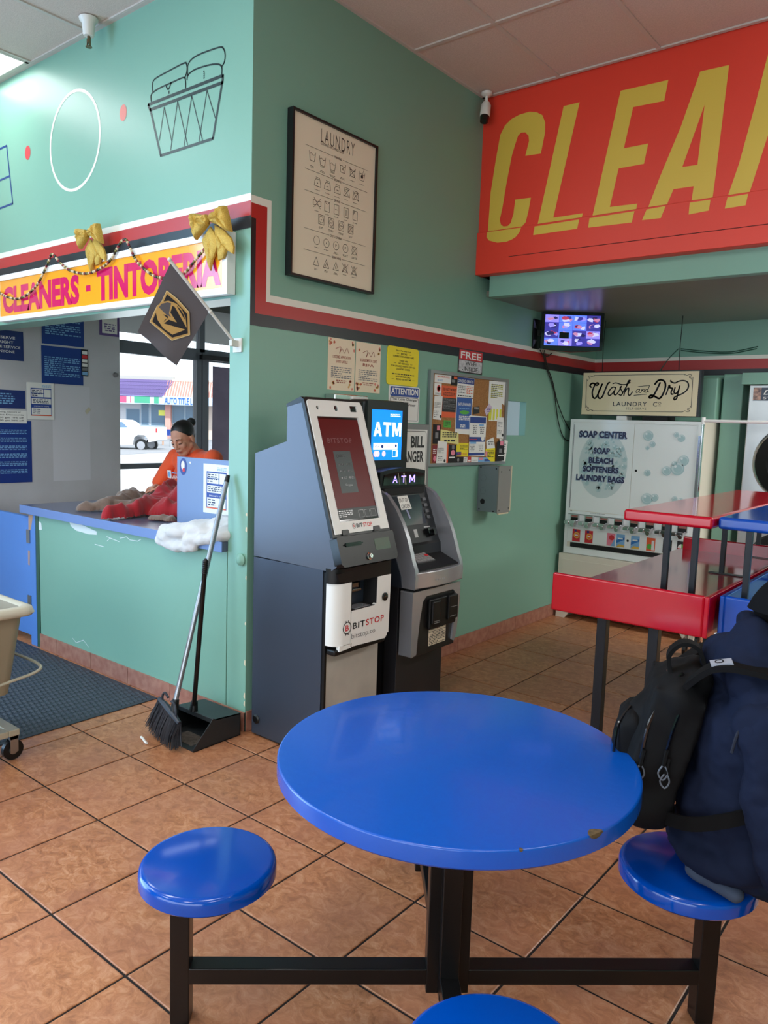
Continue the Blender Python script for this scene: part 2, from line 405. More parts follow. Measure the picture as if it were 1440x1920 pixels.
for n, (i, j) in enumerate(sorted(LIGHTS)):
    x0, x1, y0, y1 = XL[i]+.012, XL[i+1]-.012, YL[j]+.012, YL[j+1]-.012
    vis = (i, j) == (1, 4)
    t = thing('ceiling_light', 'bright flat ceiling light panel above the cleaners counter wall, left of the sprinkler head' if vis else
              'flat ceiling light panel behind the camera, out of the picture', 'ceiling light', ((x0+x1)/2, (y0+y1)/2, ZC-.004), 'flat light panels in the ceiling grid')
    fr = MB()
    for a in ((x0, x0+.02, y0, y1), (x1-.02, x1, y0, y1), (x0, x1, y0, y0+.02), (x0, x1, y1-.02, y1)): fr.box(*a, ZC-.004, ZC+.014)
    obj('frame', fr, tbar, t)
    obj('diffuser', MB().box(x0+.02, x1-.02, y0+.02, y1-.02, ZC+.0005, ZC+.006), lamp_m, t)
    l = bpy.data.lights.new('troffer', 'AREA'); l.shape = 'RECTANGLE'; l.size = .55; l.size_y = 1.15
    l.energy = 13 if vis else 22; l.color = (1, .93, .84) if i > 5 else (.97, 1, .96)
    lo = bpy.data.objects.new('troffer_lamp', l); COL.objects.link(lo); lo.parent = t; lo.location = (0, 0, -.012)
# unseen flat lamp panels added under the soffit to lighten the soap machine
for k, x in enumerate((3.0, 4.4)):
    t = thing('ceiling_light', 'added flat light panel under the machine soffit, out of the picture on the right', 'ceiling light', (x, 3.0, 2.455), 'added lights under the soffit')
    obj('diffuser', MB().box(x-.3, x+.3, 2.5, 3.5, 2.452, 2.461), lamp_m, t)
    l = bpy.data.lights.new('soffit', 'AREA'); l.shape = 'RECTANGLE'; l.size = .55; l.size_y = .95; l.energy = 60; l.color = (1, .98, .94)
    lo = bpy.data.objects.new('added_soffit_lamp', l); COL.objects.link(lo); lo.parent = t; lo.location = (0, 0, -.012)
# ---- wall_left: header, pilaster and half wall around the counter opening (plane y = 0)
wl = MB().box(-3.28, 0, 0, .16, 2.156, ZC+.02).box(-.145, 0, 0, .16, 0, 2.156)
wA = structure('wall_left', wl, teal)
hw = MB().box(-2.06, -.152, 0, .12, 0, .905)
obj('half_wall', hw, teal, wA)
obj('wall_end_groove', MB().box(-2.10, -2.062, -.004, .12, 0, .905), mat('dark_green', (44, 84, 70), rough=.5), wA)  # dark strip painted for the shaded groove at the half wall's end
cut = MB()   # chipped paint patches, bare plaster
for pts in ([(-1.68,0.902),(-1.571,0.9),(-1.448,0.883),(-1.359,0.871),(-1.359,0.851),(-1.449,0.844),(-1.593,0.85),(-1.656,0.871)],
            [(-2.071,0.864),(-2.031,0.852),(-2.019,0.808),(-2.066,0.803)],):
    cut.poly(FA, pts, .0012)
for a in ([(-1.653,0.149),(-1.611,0.128),(-1.526,0.163),(-1.464,0.13)], [(-1.252,0.853),(-1.118,0.838)], [(-1.111,0.86),(-1.066,0.869),(-1.043,0.877)], [(-1.043,0.875),(-1.009,0.862),(-0.932,0.864),(-0.899,0.879)], [(-1.247,0.826),(-1.217,0.848)], [(-1.381,0.791),(-1.277,0.787)]):
    cut.stroke(FA, a, .004, .0013)
obj('paint_chips', cut, mat('bare_plaster', (214, 220, 218), rough=.7), wA)
R = random.Random(5); ch2 = MB()
for z in (.13, .17, .34, .78, 1.02, 1.10, .55):
    w_, h_ = R.uniform(.008, .014), R.uniform(.014, .035); ch2.poly(FA, [(-.001, z), (-w_, z+h_*.3), (-w_*.6, z+h_), (-.001, z+h_*.9)], .0012)
o = obj('corner_paint_chips', ch2, mat('chip_cream', (222, 206, 176), rough=.8), wA); o['kind'] = 'stuff'
# painted stripes
st = [(2.628, 2.594, white_p), (2.594, 2.527, red_p), (2.527, 2.470, black_p)]
for a, b, m in st:
    bb = MB().rect(FA, -3.28, -.0005, b, a, .001, .0018) if m is not black_p else MB().rect(FA, -3.28, -.0005, b, a, .001, .0018)
    obj('painted_stripe', bb, m, wA)
# painted line drawings on the header
ink = mat('mural_black_ink', (34, 52, 50), rough=.4); ink_b = mat('mural_blue_ink', (28, 60, 120), rough=.4)
d = MB()
for w_, pts, cl in ((.016, [(-0.818,3.2),(-0.212,3.198),(-0.215,3.167),(-0.802,3.171)], 1), (.014, [(-0.799,3.171),(-0.709,2.924),(-0.284,2.925),(-0.218,3.164)], 0),
        (.006, [(-0.721,3.002),(-0.678,3.156),(-0.612,2.972)], 0), (.006, [(-0.624,2.935),(-0.565,3.161),(-0.484,2.935)], 0),
        (.006, [(-0.513,2.934),(-0.45,3.16),(-0.364,2.933)], 0), (.006, [(-0.392,2.932),(-0.331,3.158),(-0.266,3.016)], 0)):
    d.stroke(FA, pts, w_, .0012, bool(cl))
for pts in ([(-0.791,3.21),(-0.794,3.239),(-0.775,3.252),(-0.716,3.26),(-0.625,3.262),(-0.536,3.264),(-0.507,3.258),(-0.5,3.235),(-0.5,3.209)], [(-0.778,3.257),(-0.781,3.288),(-0.759,3.314),(-0.64,3.324),(-0.515,3.33),(-0.493,3.319),(-0.49,3.287),(-0.507,3.258)],
            [(-0.489,3.245),(-0.479,3.267),(-0.422,3.278),(-0.312,3.271),(-0.245,3.257),(-0.221,3.237),(-0.221,3.206)], [(-0.484,3.265),(-0.479,3.318),(-0.409,3.339),(-0.246,3.333),(-0.209,3.317),(-0.197,3.286),(-0.203,3.256),(-0.219,3.242)],
            [(-0.662,3.256),(-0.643,3.236),(-0.617,3.265)]):
    d.stroke(FA, [tuple(p) for p in catmull(pts, 4)], .008, .0012)
for p in [(-0.356,3.252),(-0.355,3.242),(-0.355,3.232),(-0.355,3.222),(-0.638,3.224),(-0.638,3.217)]: d.disc(FA, p[0], p[1], .005, .0012, 8)
obj('painted_laundry_basket', d, ink, wA)
obj('painted_ring', MB().ring(FA, -1.557, 3.163, .275, .017, .0012, 56), mat('mural_white', (232, 230, 214), rough=.4), wA)
for u, v in ((-2.113, 3.20), (-1.051, 3.21)):
    obj('painted_dot', MB().disc(FA, u, v, .034, .0012, 20, .043), mat('mural_coral', (206, 62, 66), rough=.5) if u < -2 else mat('mural_pink', (214, 118, 106), rough=.5), wA)
d = MB()
for pts in ([(-2.879,3.283),(-2.389,3.295),(-2.324,2.923),(-2.793,2.909)], [(-2.85,3.083),(-2.365,3.1)]): d.stroke(FA, pts, .013, .0012)
obj('painted_folded_towel', d, ink_b, wA)
# ---- wall_back (plane x = 0), with the small pass-through hole
wB = MB().box(-.055, 0, .16, 2.46, 0, ZC+.02).box(-.055, 0, 2.77, 4.1, 0, ZC+.02).box(-.055, 0, 2.46, 2.77, 0, 1.52).box(-.055, 0, 2.46, 2.77, 1.773, ZC+.02)
wB = structure('wall_back', wB, teal)
z1, z2 = 2.176, 2.195
def band(pts, m): obj('painted_stripe', MB().poly(FB, pts, .001, .0018), m, wB)
band([(0, 2.62), (.127, 2.62), (.127, 2.178), (3.98, 2.197), (3.98, 2.168), (.10, 2.143), (.10, 2.585), (0, 2.585)], white_p)
band([(0, 2.585), (.10, 2.585), (.10, 2.143), (3.98, 2.168), (3.98, 2.098), (.03, 2.080), (.03, 2.518), (0, 2.518)], red_p)
band([(0, 2.518), (.03, 2.518), (.03, 2.080), (3.98, 2.098), (3.98, 2.045), (0, 2.022)], black_p)
k = MB()
for u, v in ((.01, .88), ): k.lathe([(.012, 0), (.03, .0), (.032, .01), (.02, .02), (.012, .022)], FA.pt(-.04, .88, 0), 16, (Vector((1, 0, 0)), Vector((0, 0, 1)), Vector((0, -1, 0))))
obj('round_bumper', k, teal, wA, smooth=True)
# ---- wall_right (plane y = 3.98)
wC = structure('wall_right', MB().box(-.14, 6.6, 3.98, 4.1, 0, 2.6), teal)
FC = FAy(3.98)
for v0, v1, m in ((2.168, 2.197, white_p), (2.092, 2.168, red_p), (2.045, 2.092, black_p)):
    obj('painted_stripe', MB().rect(FC, 0, 6.6, v0, v1, .001, .0018), m, wC)
# pipe chase behind the soap machine
structure('trim_1', MB().box(1.13, 1.28, 3.80, 3.98, 0, 2.04), teal, bevel=.01)
# ---- bulkhead over the machines, with the painted sign band
bk = MB().box(-.0, 6.6, 1.985, 2.3, 2.58, ZC+.02)
bk = structure('wall_bulkhead', bk, orange_red)
obj('lower_fascia', MB().box(0.0, 6.6, 1.965, 1.985, 2.58, 2.853), orange_red, bk, bevel=.004)
obj('fascia_groove', MB().rect(FAy(1.965), .25, 6.6, 2.672, 2.676, .0006), mat('crack_dark', (66, 20, 16), rough=.9), bk)
structure('trim_2', MB().box(.062, 6.6, 2.05, 2.12, 2.445, 2.585), teal, bevel=.004)
structure('trim_3', MB().box(0, 6.6, 2.05, 4.1, 2.58, 2.66), teal)
soff = mat('soffit_gloss', (120, 118, 104), rough=.3, var=(1.5, .4, (96, 96, 86)))
structure('trim_4', MB().box(0, 6.6, 2.12, 3.98, 2.462, 2.50), soff)
HU, HL = FAy(1.985), FAy(1.965)
up = [([(0.073,2.855),(0.08,3.102),(0.11,3.317),(0.133,3.454),(0.164,3.505),(0.212,3.536),(0.271,3.55),(0.337,3.552),(0.388,3.538),(0.429,3.512),(0.451,3.465),(0.454,3.403),(0.433,3.283),(0.324,3.289),(0.345,3.375),(0.34,3.407),(0.315,3.433),(0.285,3.437),(0.264,3.422),(0.245,3.369),(0.226,3.309),(0.197,3.148),(0.175,2.996),(0.159,2.92),(0.169,2.89),(0.19,2.874),(0.22,2.873),(0.242,2.889),(0.259,2.945),(0.267,3.031),(0.379,3.026),(0.366,2.943),(0.351,2.879),(0.32,2.852)], None),
      ([(0.571,3.533),(0.675,3.533),(0.543,2.881),(0.739,2.88),(0.731,2.849),(0.435,2.847)], None),
      ([(0.929,3.539),(1.204,3.533),(1.189,3.425),(1.011,3.431),(0.971,3.212),(1.114,3.211),(1.097,3.103),(0.947,3.104),(0.908,2.892),(1.074,2.887),(1.068,2.846),(0.8,2.845)], None),
      ([(1.376,3.535),(1.525,3.531),(1.501,2.988),(1.493,2.846),(1.381,2.846),(1.387,2.933),(1.277,2.935),(1.243,2.848),(1.137,2.85),(1.196,3.018),(1.293,3.267)], [[(1.413,3.355),(1.399,3.044),(1.317,3.047)]]),
      ([(1.715,3.536),(1.831,3.531),(1.851,3.122),(1.906,3.529),(1.998,3.526),(1.898,2.847),(1.796,2.849),(1.77,3.22),(1.68,2.85),(1.571,2.848),(1.616,3.011),(1.674,3.302)], None)]
lo_ = [[(0.08,2.848),(0.331,2.845),(0.322,2.819),(0.297,2.792),(0.268,2.779),(0.23,2.77),(0.161,2.772),(0.097,2.793),(0.077,2.815)], [(0.427,2.839),(0.727,2.841),(0.717,2.788),(0.42,2.787)],
       [(0.793,2.839),(1.068,2.841),(1.056,2.779),(0.788,2.785)], [(1.139,2.84),(1.247,2.844),(1.224,2.781),(1.116,2.784)], [(1.379,2.842),(1.489,2.841),(1.485,2.785),(1.378,2.779)],
       [(1.577,2.84),(1.68,2.842),(1.672,2.785),(1.567,2.783)], [(1.79,2.844),(1.893,2.843),(1.889,2.789),(1.788,2.791)]]
for pts, holes in up: obj('painted_letter', MB().poly(HU, pts, .0008, None, holes), mustard, bk)
for pts in lo_: obj('painted_letter_foot', MB().poly(HL, pts, .0012), mustard, bk)
# ---- booth side: boarded wall, storefront glass, back wall
wW = structure('wall_booth', MB().box(-3.30, -3.185, -.75, 1.315, 0, ZC+.02), offwhite)
structure('wall_booth_end', MB().box(-3.3, -.14, 3.05, 3.15, 0, ZC+.02), white)
dark_al = mat('dark_bronze_aluminium', (92, 98, 106), rough=.4)
structure('wall_street', MB().box(-3.30, -3.2, 1.315, 3.05, 3.2, ZC+.02).box(-3.3, -3.2, -6.3, -.75, 2.75, ZC+.02).box(-3.3, -3.2, -6.3, -.75, 0, .35).box(-3.3, -3.2, -6.3, -5.8, 0, ZC), teal)
def glazed(name, bars, panes):
    mb = MB()
    for y0, y1, z0_, z1_ in bars: mb.box(-3.27, -3.21, y0, y1, z0_, z1_)
    w_ = structure(name, mb, dark_al)
    for y0, y1, z0_, z1_ in panes: obj('pane', MB().box(-3.243, -3.237, y0, y1, z0_, z1_), glass, w_)
    return w_
glazed('window_1', [(1.315, 2.16, 2.12, 2.20), (1.315, 2.16, 1.10, 1.147), (2.155, 2.215, 0, 2.20), (1.315, 2.16, 0, .1), (1.315, 3.05, 3.14, 3.2), (1.315, 3.05, 2.2, 2.23), (2.19, 2.25, 2.2, 3.2)],
       [(1.315, 2.155, 1.147, 2.12), (1.315, 2.155, .1, 1.10), (1.315, 2.19, 2.23, 3.14), (2.25, 3.05, 2.23, 3.14)])
dr = glazed('door_1', [(2.225, 2.30, 0, 2.2), (2.98, 3.05, 0, 2.2), (2.30, 2.98, 2.12, 2.2), (2.3, 2.98, 0, .2)], [(2.30, 2.98, .2, 2.12)])
obj('door_closer', MB().box(-3.20, -3.15, 2.18, 2.5, 2.13, 2.175), black_m, dr)
glazed('window_2', [(-5.8, -.75, 2.68, 2.75), (-5.8, -.75, .35, .42), (-5.8, -5.74, .35, 2.75), (-4.15, -4.09, .35, 2.75), (-2.45, -2.39, .35, 2.75), (-.81, -.75, .35, 2.75)],
       [(-5.74, -4.15, .42, 2.68), (-4.09, -2.45, .42, 2.68), (-2.39, -.81, .42, 2.68)])
po = MB().rect(FBx(-3.23), 2.36, 2.93, .55, 2.08, .0, .002)
obj('window_poster', po, mat('faded_poster', (140, 128, 150), rough=.5, var=(2.2, .8, (104, 92, 116))), dr)
# ---- walls behind the camera
wf = MB().box(-3.3, -1.6, -6.3, -6.2, 0, ZC).box(6.0, 6.7, -6.3, -6.2, 0, ZC).box(-1.6, 6.0, -6.3, -6.2, 2.65, ZC).box(-1.6, 6.0, -6.3, -6.2, 0, .3)
structure('wall_front', wf, teal)
mb = MB()
for x in (-1.6, .3, 2.2, 4.1, 5.94): mb.box(x, x+.06, -6.28, -6.22, .3, 2.65)
mb.box(-1.6, 6, -6.28, -6.22, .3, .36).box(-1.6, 6, -6.28, -6.22, 2.59, 2.65)
w3 = structure('window_3', mb, dark_al)
for x in (-1.54, .36, 2.26, 4.16): obj('pane', MB().box(x, x+1.84, -6.253, -6.247, .36, 2.59), glass, w3)
structure('wall_east', MB().box(6.6, 6.7, -6.3, 4.1, 0, ZC+.02), teal)
# ---- tile baseboards, each tile its own piece
def base_run(name, fr, joints, h=.10, t=.010):
    b = structure(name, MB().rect(fr, joints[0], joints[-1], 0, h-.004, .0005, .004), grout)
    for a, c in zip(joints[:-1], joints[1:]):
        obj('tile', MB().rect(fr, a+.0018, c-.0018, .002, h, .002, t), base_m, b, bevel=.002, segs=1)
base_run('baseboard_left', FA, [-2.06, -1.838, -1.432, -1.026, -.617, -.186, 0.0])
J = [(2.35,-0.014)][0][0]
js = [0.0]+[J+.41*k for k in range(-8, 9) if .05 < J+.41*k < 3.9]+[3.98]
base_run('baseboard_back', FB, js, .105)

# ================================================================== ROUND TABLE with four stools welded on
TC = Vector((1.837, -.899, 0)); D1 = Vector((.754, .656, 0)).normalized(); D2 = Vector((D1.y, -D1.x, 0))
t = thing('cafeteria_table', 'round glossy blue table on black steel legs with four attached round blue stools', 'table', TC)
def rounded_disc(c, R, z0, z1, r=.01, n=72):
    pr = [(0.001, z0), (R-.006, z0), (R, z0+.006)]+[(R-r+r*cos(a), z1-r+r*sin(a)) for a in (0, .4, .8, 1.2, pi/2)]+[(.001, z1)]
    return MB().lathe(pr, (c.x, c.y, 0), n)
obj('tabletop', rounded_disc(TC, .455, .695, .741, .005, 96), blue_t, t, smooth=True)
chip = MB(); wood = mat('chipped_wood_core', (104, 84, 52), rough=.9, var=(120, .8, (60, 50, 36)))
for a0, a1, w_ in ((-19.5, -14.3, .011), (-40.6, -39.6, .005)):
    n_ = 14
    for i in range(n_):
        b0, b1 = radians(a0+(a1-a0)*i/n_), radians(a0+(a1-a0)*(i+1)/n_); mid = abs((i+.5)/n_-.5)*2; ww = w_*(1-mid**2*.8)
        p = lambda a, r, z: (TC.x+r*cos(a), TC.y+r*sin(a), z)
        chip.add([p(b0, .4555-ww*1.6, .7414), p(b1, .4555-ww*1.6, .7414), p(b1, .4558, .7408), p(b0, .4558, .7408), p(b1, .4558, .7408-ww), p(b0, .4558, .7408-ww)], [(0, 1, 2, 3), (3, 2, 4, 5)])
obj('edge_chip', chip, wood, t)
for k, d in enumerate((D1, -D1, D2, -D2)):
    q = Vector((-d.y, d.x, 0))
    obj('post', MB().obox(TC+d*.031+Vector((0, 0, .392)), d*.025, q*.025, Vector((0, 0, .302))), black_m, t, bevel=.003)
    obj('crossbar', MB().obox(TC+d*.364+Vector((0, 0, .135)), d*.310, q*.025, Vector((0, 0, .022))), black_m, t, bevel=.003)
    obj('leg', MB().obox(TC+d*.696+Vector((0, 0, .1985)), d*.025, q*.025, Vector((0, 0, .1985))), black_m, t, bevel=.003)
    s_ = obj('stool_seat', rounded_disc(TC+d*.628, .174, .397, .443, .016, 64), blue_g, t, smooth=True)
    obj('seat_plate', MB().obox(TC+d*.65+Vector((0, 0, .394)), d*.08, q*.05, Vector((0, 0, .003))), black_m, t)
obj('top_plate', MB().obox(TC+Vector((0, 0, .691)), D1*.16, D2*.03, Vector((0, 0, .004))).obox(TC+Vector((0, 0, .6905)), D2*.16, D1*.03, Vector((0, 0, .004))), black_m, t)
obj('foot_glide', MB().cyl(TC+Vector((0, 0, .0)), TC+Vector((0, 0, .09)), .012, n=10), black_m, t)

# ================================================================== GREY KIOSK
KO = Vector((.61, 0, .929)); KV_ = Vector((-.244, 0, .745)).normalized(); KN_ = Vector((KV_.z, 0, -KV_.x))
FK = Fr(KO, (0, 1, 0), KV_, KN_)
t = thing('payment_kiosk', 'tall slanted grey kiosk with white framed red screen, standing nearest the wall corner', 'kiosk', (.3, .2, 0))
FY = Fr((0, 0, 0), (1, 0, 0), (0, 0, 1), (0, -1, 0))
up_ = [(.050, .912), (.050, 1.412), (.266, 1.478), (.266, 1.640), (.358, 1.668), (.366, 1.670), (.595, .972), (.597, .93), (.56, .905)]
obj('upper_housing', MB().poly(FY, up_, -.40, 0), steel_gray, t, bevel=.004)
low_ = [(.050, .012), (.050, .906), (.515, .906), (.515, .012)]
obj('lower_cabinet', MB().poly(FY, low_, -.40, 0), mat('kiosk_dark_gray', (62, 70, 84), rough=.4, metal=.35, bump=(500, .1, .0006)), t, bevel=.004)
obj('plinth', MB().box(.07, .50, .015, .385, 0, .014), black_mt, t)
obj('door_edge', MB().box(.518, .534, .004, .016, .03, .895), black_pl, t)
obj('cable_grommet', MB().lathe([(.001, 0), (.022, 0), (.024, .004), (.016, .010), (.001, .010)], (.085, 0, .09), 20, (Vector((1, 0, 0)), Vector((0, 0, 1)), Vector((0, -1, 0)))), black_pl, t, smooth=True)
obj('top_cap', MB().poly(FY, [(.262, 1.637), (.262, 1.650), (.352, 1.684), (.372, 1.672), (.366, 1.660)], -.402, .002), black_pl, t)
obj('bezel', MB().poly(FK, [(-.004, .137), (.404, .137), (.396, .775), (.386, .792), (.01, .792), (-.004, .778)], -.01, .008, [[(.05, .198), (.348, .198), (.344, .704), (.048, .704)]]), black_pl, t)
wp = MB().poly(FK, [(.010, .148), (.05, .148), (.055, .166), (.099, .166), (.104, .148), (.272, .148), (.277, .166), (.324, .166), (.329, .148), (.394, .148), (.386, .758), (.374, .778), (.018, .778), (.008, .768)], .004, .014,
               [[(.055, .202), (.344, .202), (.340, .700), (.053, .700)], [(.068+.0085*cos(a*pi/8), .741+.0095*sin(a*pi/8)) for a in range(16)],
                [(.193+.013*cos(a*pi/8), .741+.014*sin(a*pi/8)) for a in range(16)], [(.294, .727), (.343, .727), (.343, .757), (.294, .757)]])
obj('white_fascia', wp, white, t, bevel=.001, segs=1)
# recessed touch screen with the red start page
scr_red = mat('screen_red', (88, 12, 12), rough=.35, spec=.15, emit=.12); scr_gray = mat('screen_grey', (66, 70, 70), rough=.35, spec=.15, emit=.1)
scr_dk = mat('screen_dark_red', (92, 30, 30), rough=.06, emit=.06, coat=.5)
sc = obj('touch_screen', MB().rect(FK, .055, .344, .202, .700, .001, .005), gloss_bk, t)
obj('screen_page', MB().rect(FK, .060, .339, .262, .690, .0062), scr_red, sc)
obj('screen_footer', MB().rect(FK, .062, .339, .212, .264, .0062), scr_gray, sc)
band_ = MB().poly(FK, [(.062, .40), (.339, .60), (.339, .67), (.062, .47)], .0064)
obj('screen_panel', MB().poly(FK, [(.118, .335), (.236, .335), (.236, .535), (.118, .535)], .0066), mat('screen_menu', (72, 80, 80), rough=.35, spec=.15, emit=.1), sc)
tx = MB(); text(tx, FK, 'BITSTOP', .095, .265, .575, .598, .0068, .012, space=1.2); obj('screen_lettering', tx, mat('screen_text', (120, 80, 80), rough=.3, spec=.1, emit=.1), sc)
g_ = MB()
for r_ in range(3):
    for c_ in range(2): g_.disc(FK, .142+c_*.055, .472-r_*.032, .0055, .0068, 10); greek(g_, FK, .151+c_*.055, .174+c_*.055, .466-r_*.032, .478-r_*.032, .0068, 2, r_*2+c_)
g_.ring(FK, .140, .512, .007, .002, .0068, 14); greek(g_, FK, .150, .19, .505, .52, .0068, 2, 7); text(g_, FK, 'Crypto', .155, .205, .365, .378, .0068)
greek(g_, FK, .07, .165, .222, .256, .0068, 4, 3)
for u in (.205, .25, .292): g_.stroke(FK, [(u, .216), (u+.034, .216), (u+.034, .25), (u, .25)], .0014, .0068, True)
obj('screen_icons', g_, mat('screen_icons', (38, 34, 34), rough=.2), sc)
lens = mat('lens_dark', (24, 10, 12), rough=.05, coat=1)
for n_, pr in (('camera_lens', (.068, .741, .0085)), ('scanner_lens', (.193, .741, .013))):
    obj(n_, MB().lathe([(.001, .004), (pr[2], .004), (pr[2], .010), (pr[2]*.7, .0125), (.001, .014)], FK.pt(pr[0], pr[1], 0), 20, (FK.U, FK.V, FK.N)), lens, t, smooth=True)
obj('reader_window', MB().rect(FK, .295, .342, .728, .756, .003, .009), lens, t)
def bitlogo(F, u, v, r, n, parent, ringm, bm_):
    a = MB().ring(F, u, v, r, r*.16, n, 24)
    for s in (-1, 1):
        for k in (-.32, .32): a.rect(F, u+k*r-r*.09, u+k*r+r*.09, v+s*r*1.02 if s > 0 else v-r*1.28, v+r*1.28 if s > 0 else v-r*1.02, n)
    obj('logo_ring', a, ringm, parent)
    obj('logo_letter', text(MB(), F, 'B', u-r*.42, u+r*.42, v-r*.52, v+r*.52, n, .02), bm_, parent)
bitlogo(FK, .143, .178, .011, .0148, t, black_pr, red_pr)
obj('lettering', text(MB(), FK, 'BIT', .160, .205, .169, .188, .0148, .02), black_pr, t)
obj('lettering', text(MB(), FK, 'STOP', .208, .272, .168, .188, .0148, .02), red_pr, t)
for u in (.056, .278): obj('hinge_block', MB().rect(FK, u, u+.044, .142, .163, .004, .016), black_pl, t, bevel=.002)
lp = obj('lower_front_panel', MB().poly(FK, [(-.002, .012), (.012, -.004), (.388, -.004), (.402, .012), (.402, .128), (.396, .134), (.002, .134), (-.002, .128)], -.02, .026), black_pl, t, bevel=.004)
obj('card_slot', MB().rect(FK, .045, .150, .086, .103, .026, .031).rect(FK, .035, .16, .092, .097, .0262, .033), gloss_bk, lp)
obj('small_display', MB().rect(FK, .248, .358, .050, .104, .026, .0275), mat('lcd_green_grey', (74, 86, 76), rough=.12), lp)
obj('key_lock', MB().lathe([(.001, .026), (.017, .026), (.017, .030), (.0125, .032), (.0125, .040), (.010, .042), (.001, .042)], FK.pt(.19, .028, 0), 20, (FK.U, FK.V, FK.N)), chrome, lp, smooth=True)
obj('key_slot', MB().rect(FK, .1885, .1915, .022, .034, .0423).disc(FK, .088, .034, .003, .0265, 8), black_mt, lp)
# lower cash box with the recessed note outlet
GX = .60
FG = FBx(GX)
def curvebox(y0, y1, z0, z1, m, name, holes=None, xb=.535):
    mb = MB(); N = 6; r = .055
    prof = [(xb, y0)]+[(GX-r+r*sin(a*pi/2/N), y0+r-r*cos(a*pi/2/N)) for a in range(N+1)]+[(GX, y1-.008), (GX-.008, y1), (xb, y1)]
    k = len(prof); vs = [(x, y, z0) for x, y in prof]+[(x, y, z1) for x, y in prof]
    mb.add(vs, [(i, (i+1) % k, (i+1) % k+k, i+k) for i in range(k)]+[tuple(range(k-1, -1, -1)), tuple(range(k, 2*k))])
    return mb
obj('cash_box_shell', curvebox(.003, .110, .560, .862, white, ''), white, t, smooth=True)
wf_ = MB().poly(FG, [(.108, .545), (.36, .537), (.374, .552), (.376, .562), (.386, .562), (.392, .85), (.292, .85), (.288, .722), (.275, .714), (.108, .714)], -.02, .0)
wf_.poly(FG, [(.03, .537), (.112, .541), (.112, .562), (.03, .562)], -.02, 0)
obj('cash_box_front', wf_, white, t)
obj('cash_box_side', MB().box(.535, .58, .376, .392, .562, .85), white, t)
obj('cash_box_hood', curvebox(-.004, .398, .85, .918, black_pl, ''), black_pl, t, smooth=True)
obj('hood_drop', MB().poly(FG, [(.020, .86), (.108, .852), (.108, .90), (.002, .90)], -.01, .002), black_pl, t)
rc = MB().box(.50, .505, .106, .30, .70, .87).box(.50, .598, .104, .11, .714, .87).box(.50, .598, .288, .295, .714, .87).box(.50, .598, .104, .295, .706, .716)
obj('outlet_recess', rc, black_mt, t)
obj('note_outlet', MB().box(.505, .54, .13, .235, .78, .825).box(.54, .556, .14, .225, .786, .80), gloss_bk, t, bevel=.003)
obj('outlet_tray', MB().box(.53, .59, .14, .25, .716, .719), silver_pl, t)
obj('cabinet_lock', MB().lathe([(.001, 0), (.020, 0), (.020, .006), (.013, .009), (.001, .009)], (GX, .347, .745), 20, (Vector((0, 1, 0)), Vector((0, 0, 1)), Vector((1, 0, 0)))), gloss_bk, t, smooth=True)
bitlogo(FG, .078, .640, .027, .0012, t, black_pr, red_pr)
obj('lettering', text(MB(), FG, 'BIT', .118, .205, .627, .656, .0012, .015, space=1.15), black_pr, t)
obj('lettering', text(MB(), FG, 'STOP', .212, .345, .627, .657, .0012, .015, space=1.15), red_pr, t)
obj('lettering', text(MB(), FG, 'bitstop.co', .110, .282, .574, .606, .0012, -.004), grey_pr, t)
obj('cash_box_base', MB().box(.535, .592, .008, .372, .515, .545), black_pl, t, bevel=.01)
obj('lower_front_door', MB().box(.515, .53, .02, .395, .02, .52), mat('kiosk_light_panel', (186, 182, 172), rough=.5, var=(9, .6, (168, 166, 158))), t, bevel=.002)

# ================================================================== ATM
t = thing('atm', 'silver and black ATM with an out of order note, beside the grey kiosk', 'ATM', (.3, .82, 0))
Y0, Y1 = .60, 1.04
FY0 = Fr((0, Y0, 0), (1, 0, 0), (0, 0, 1), (0, -1, 0))
obj('base_cabinet', MB().box(.06, .485, Y0+.008, Y1-.008, .0, .735), mat('atm_charcoal', (38, 38, 42), rough=.45), t, bevel=.004)
obj('base_side_rail', MB().box(.30, .312, Y0-.001, Y0+.01, .0, .73).box(.40, .406, Y0-.001, Y0+.01, 0, .73), black_pl, t)
core = [(.06, .735), (.06, 1.24), (.30, 1.24), (.335, 1.235), (.40, 1.0), (.46, .93), (.47, .84), (.50, .80), (.50, .735)]
obj('head_core', MB().poly(FY0, core, -(Y1-Y0)+.02, -.02), black_pl, t)
fin = [(.06, .735), (.06, 1.235), (.30, 1.240), (.336, 1.233), (.395, 1.203), (.452, 1.142), (.500, 1.068), (.532, 1.00), (.556, .935), (.575, .875), (.592, .838), (.598, .80), (.596, .735)]
fin_in = [(.10, .735), (.10, 1.19), (.27, 1.19), (.32, 1.175), (.36, 1.10), (.395, 1.03), (.435, .95), (.475, .87), (.505, .80), (.515, .735)]
for y_, s_ in ((Y0, 1), (Y1, -1)):
    m_ = MB(); Ff = Fr((0, y_ if s_ > 0 else y_-.028, 0), (1, 0, 0), (0, 0, 1), (0, -1, 0))
    m_.poly(Ff, fin, -.028, 0)
    obj('side_fin', m_, silver_pl, t, bevel=.008, segs=3)
side_k = MB().poly(Fr((0, Y0, 0), (1, 0, 0), (0, 0, 1), (0, -1, 0)), fin_in, .0, .006)
obj('side_inset', side_k, mat('atm_side_dark', (40, 46, 56), rough=.4), t, bevel=.002)
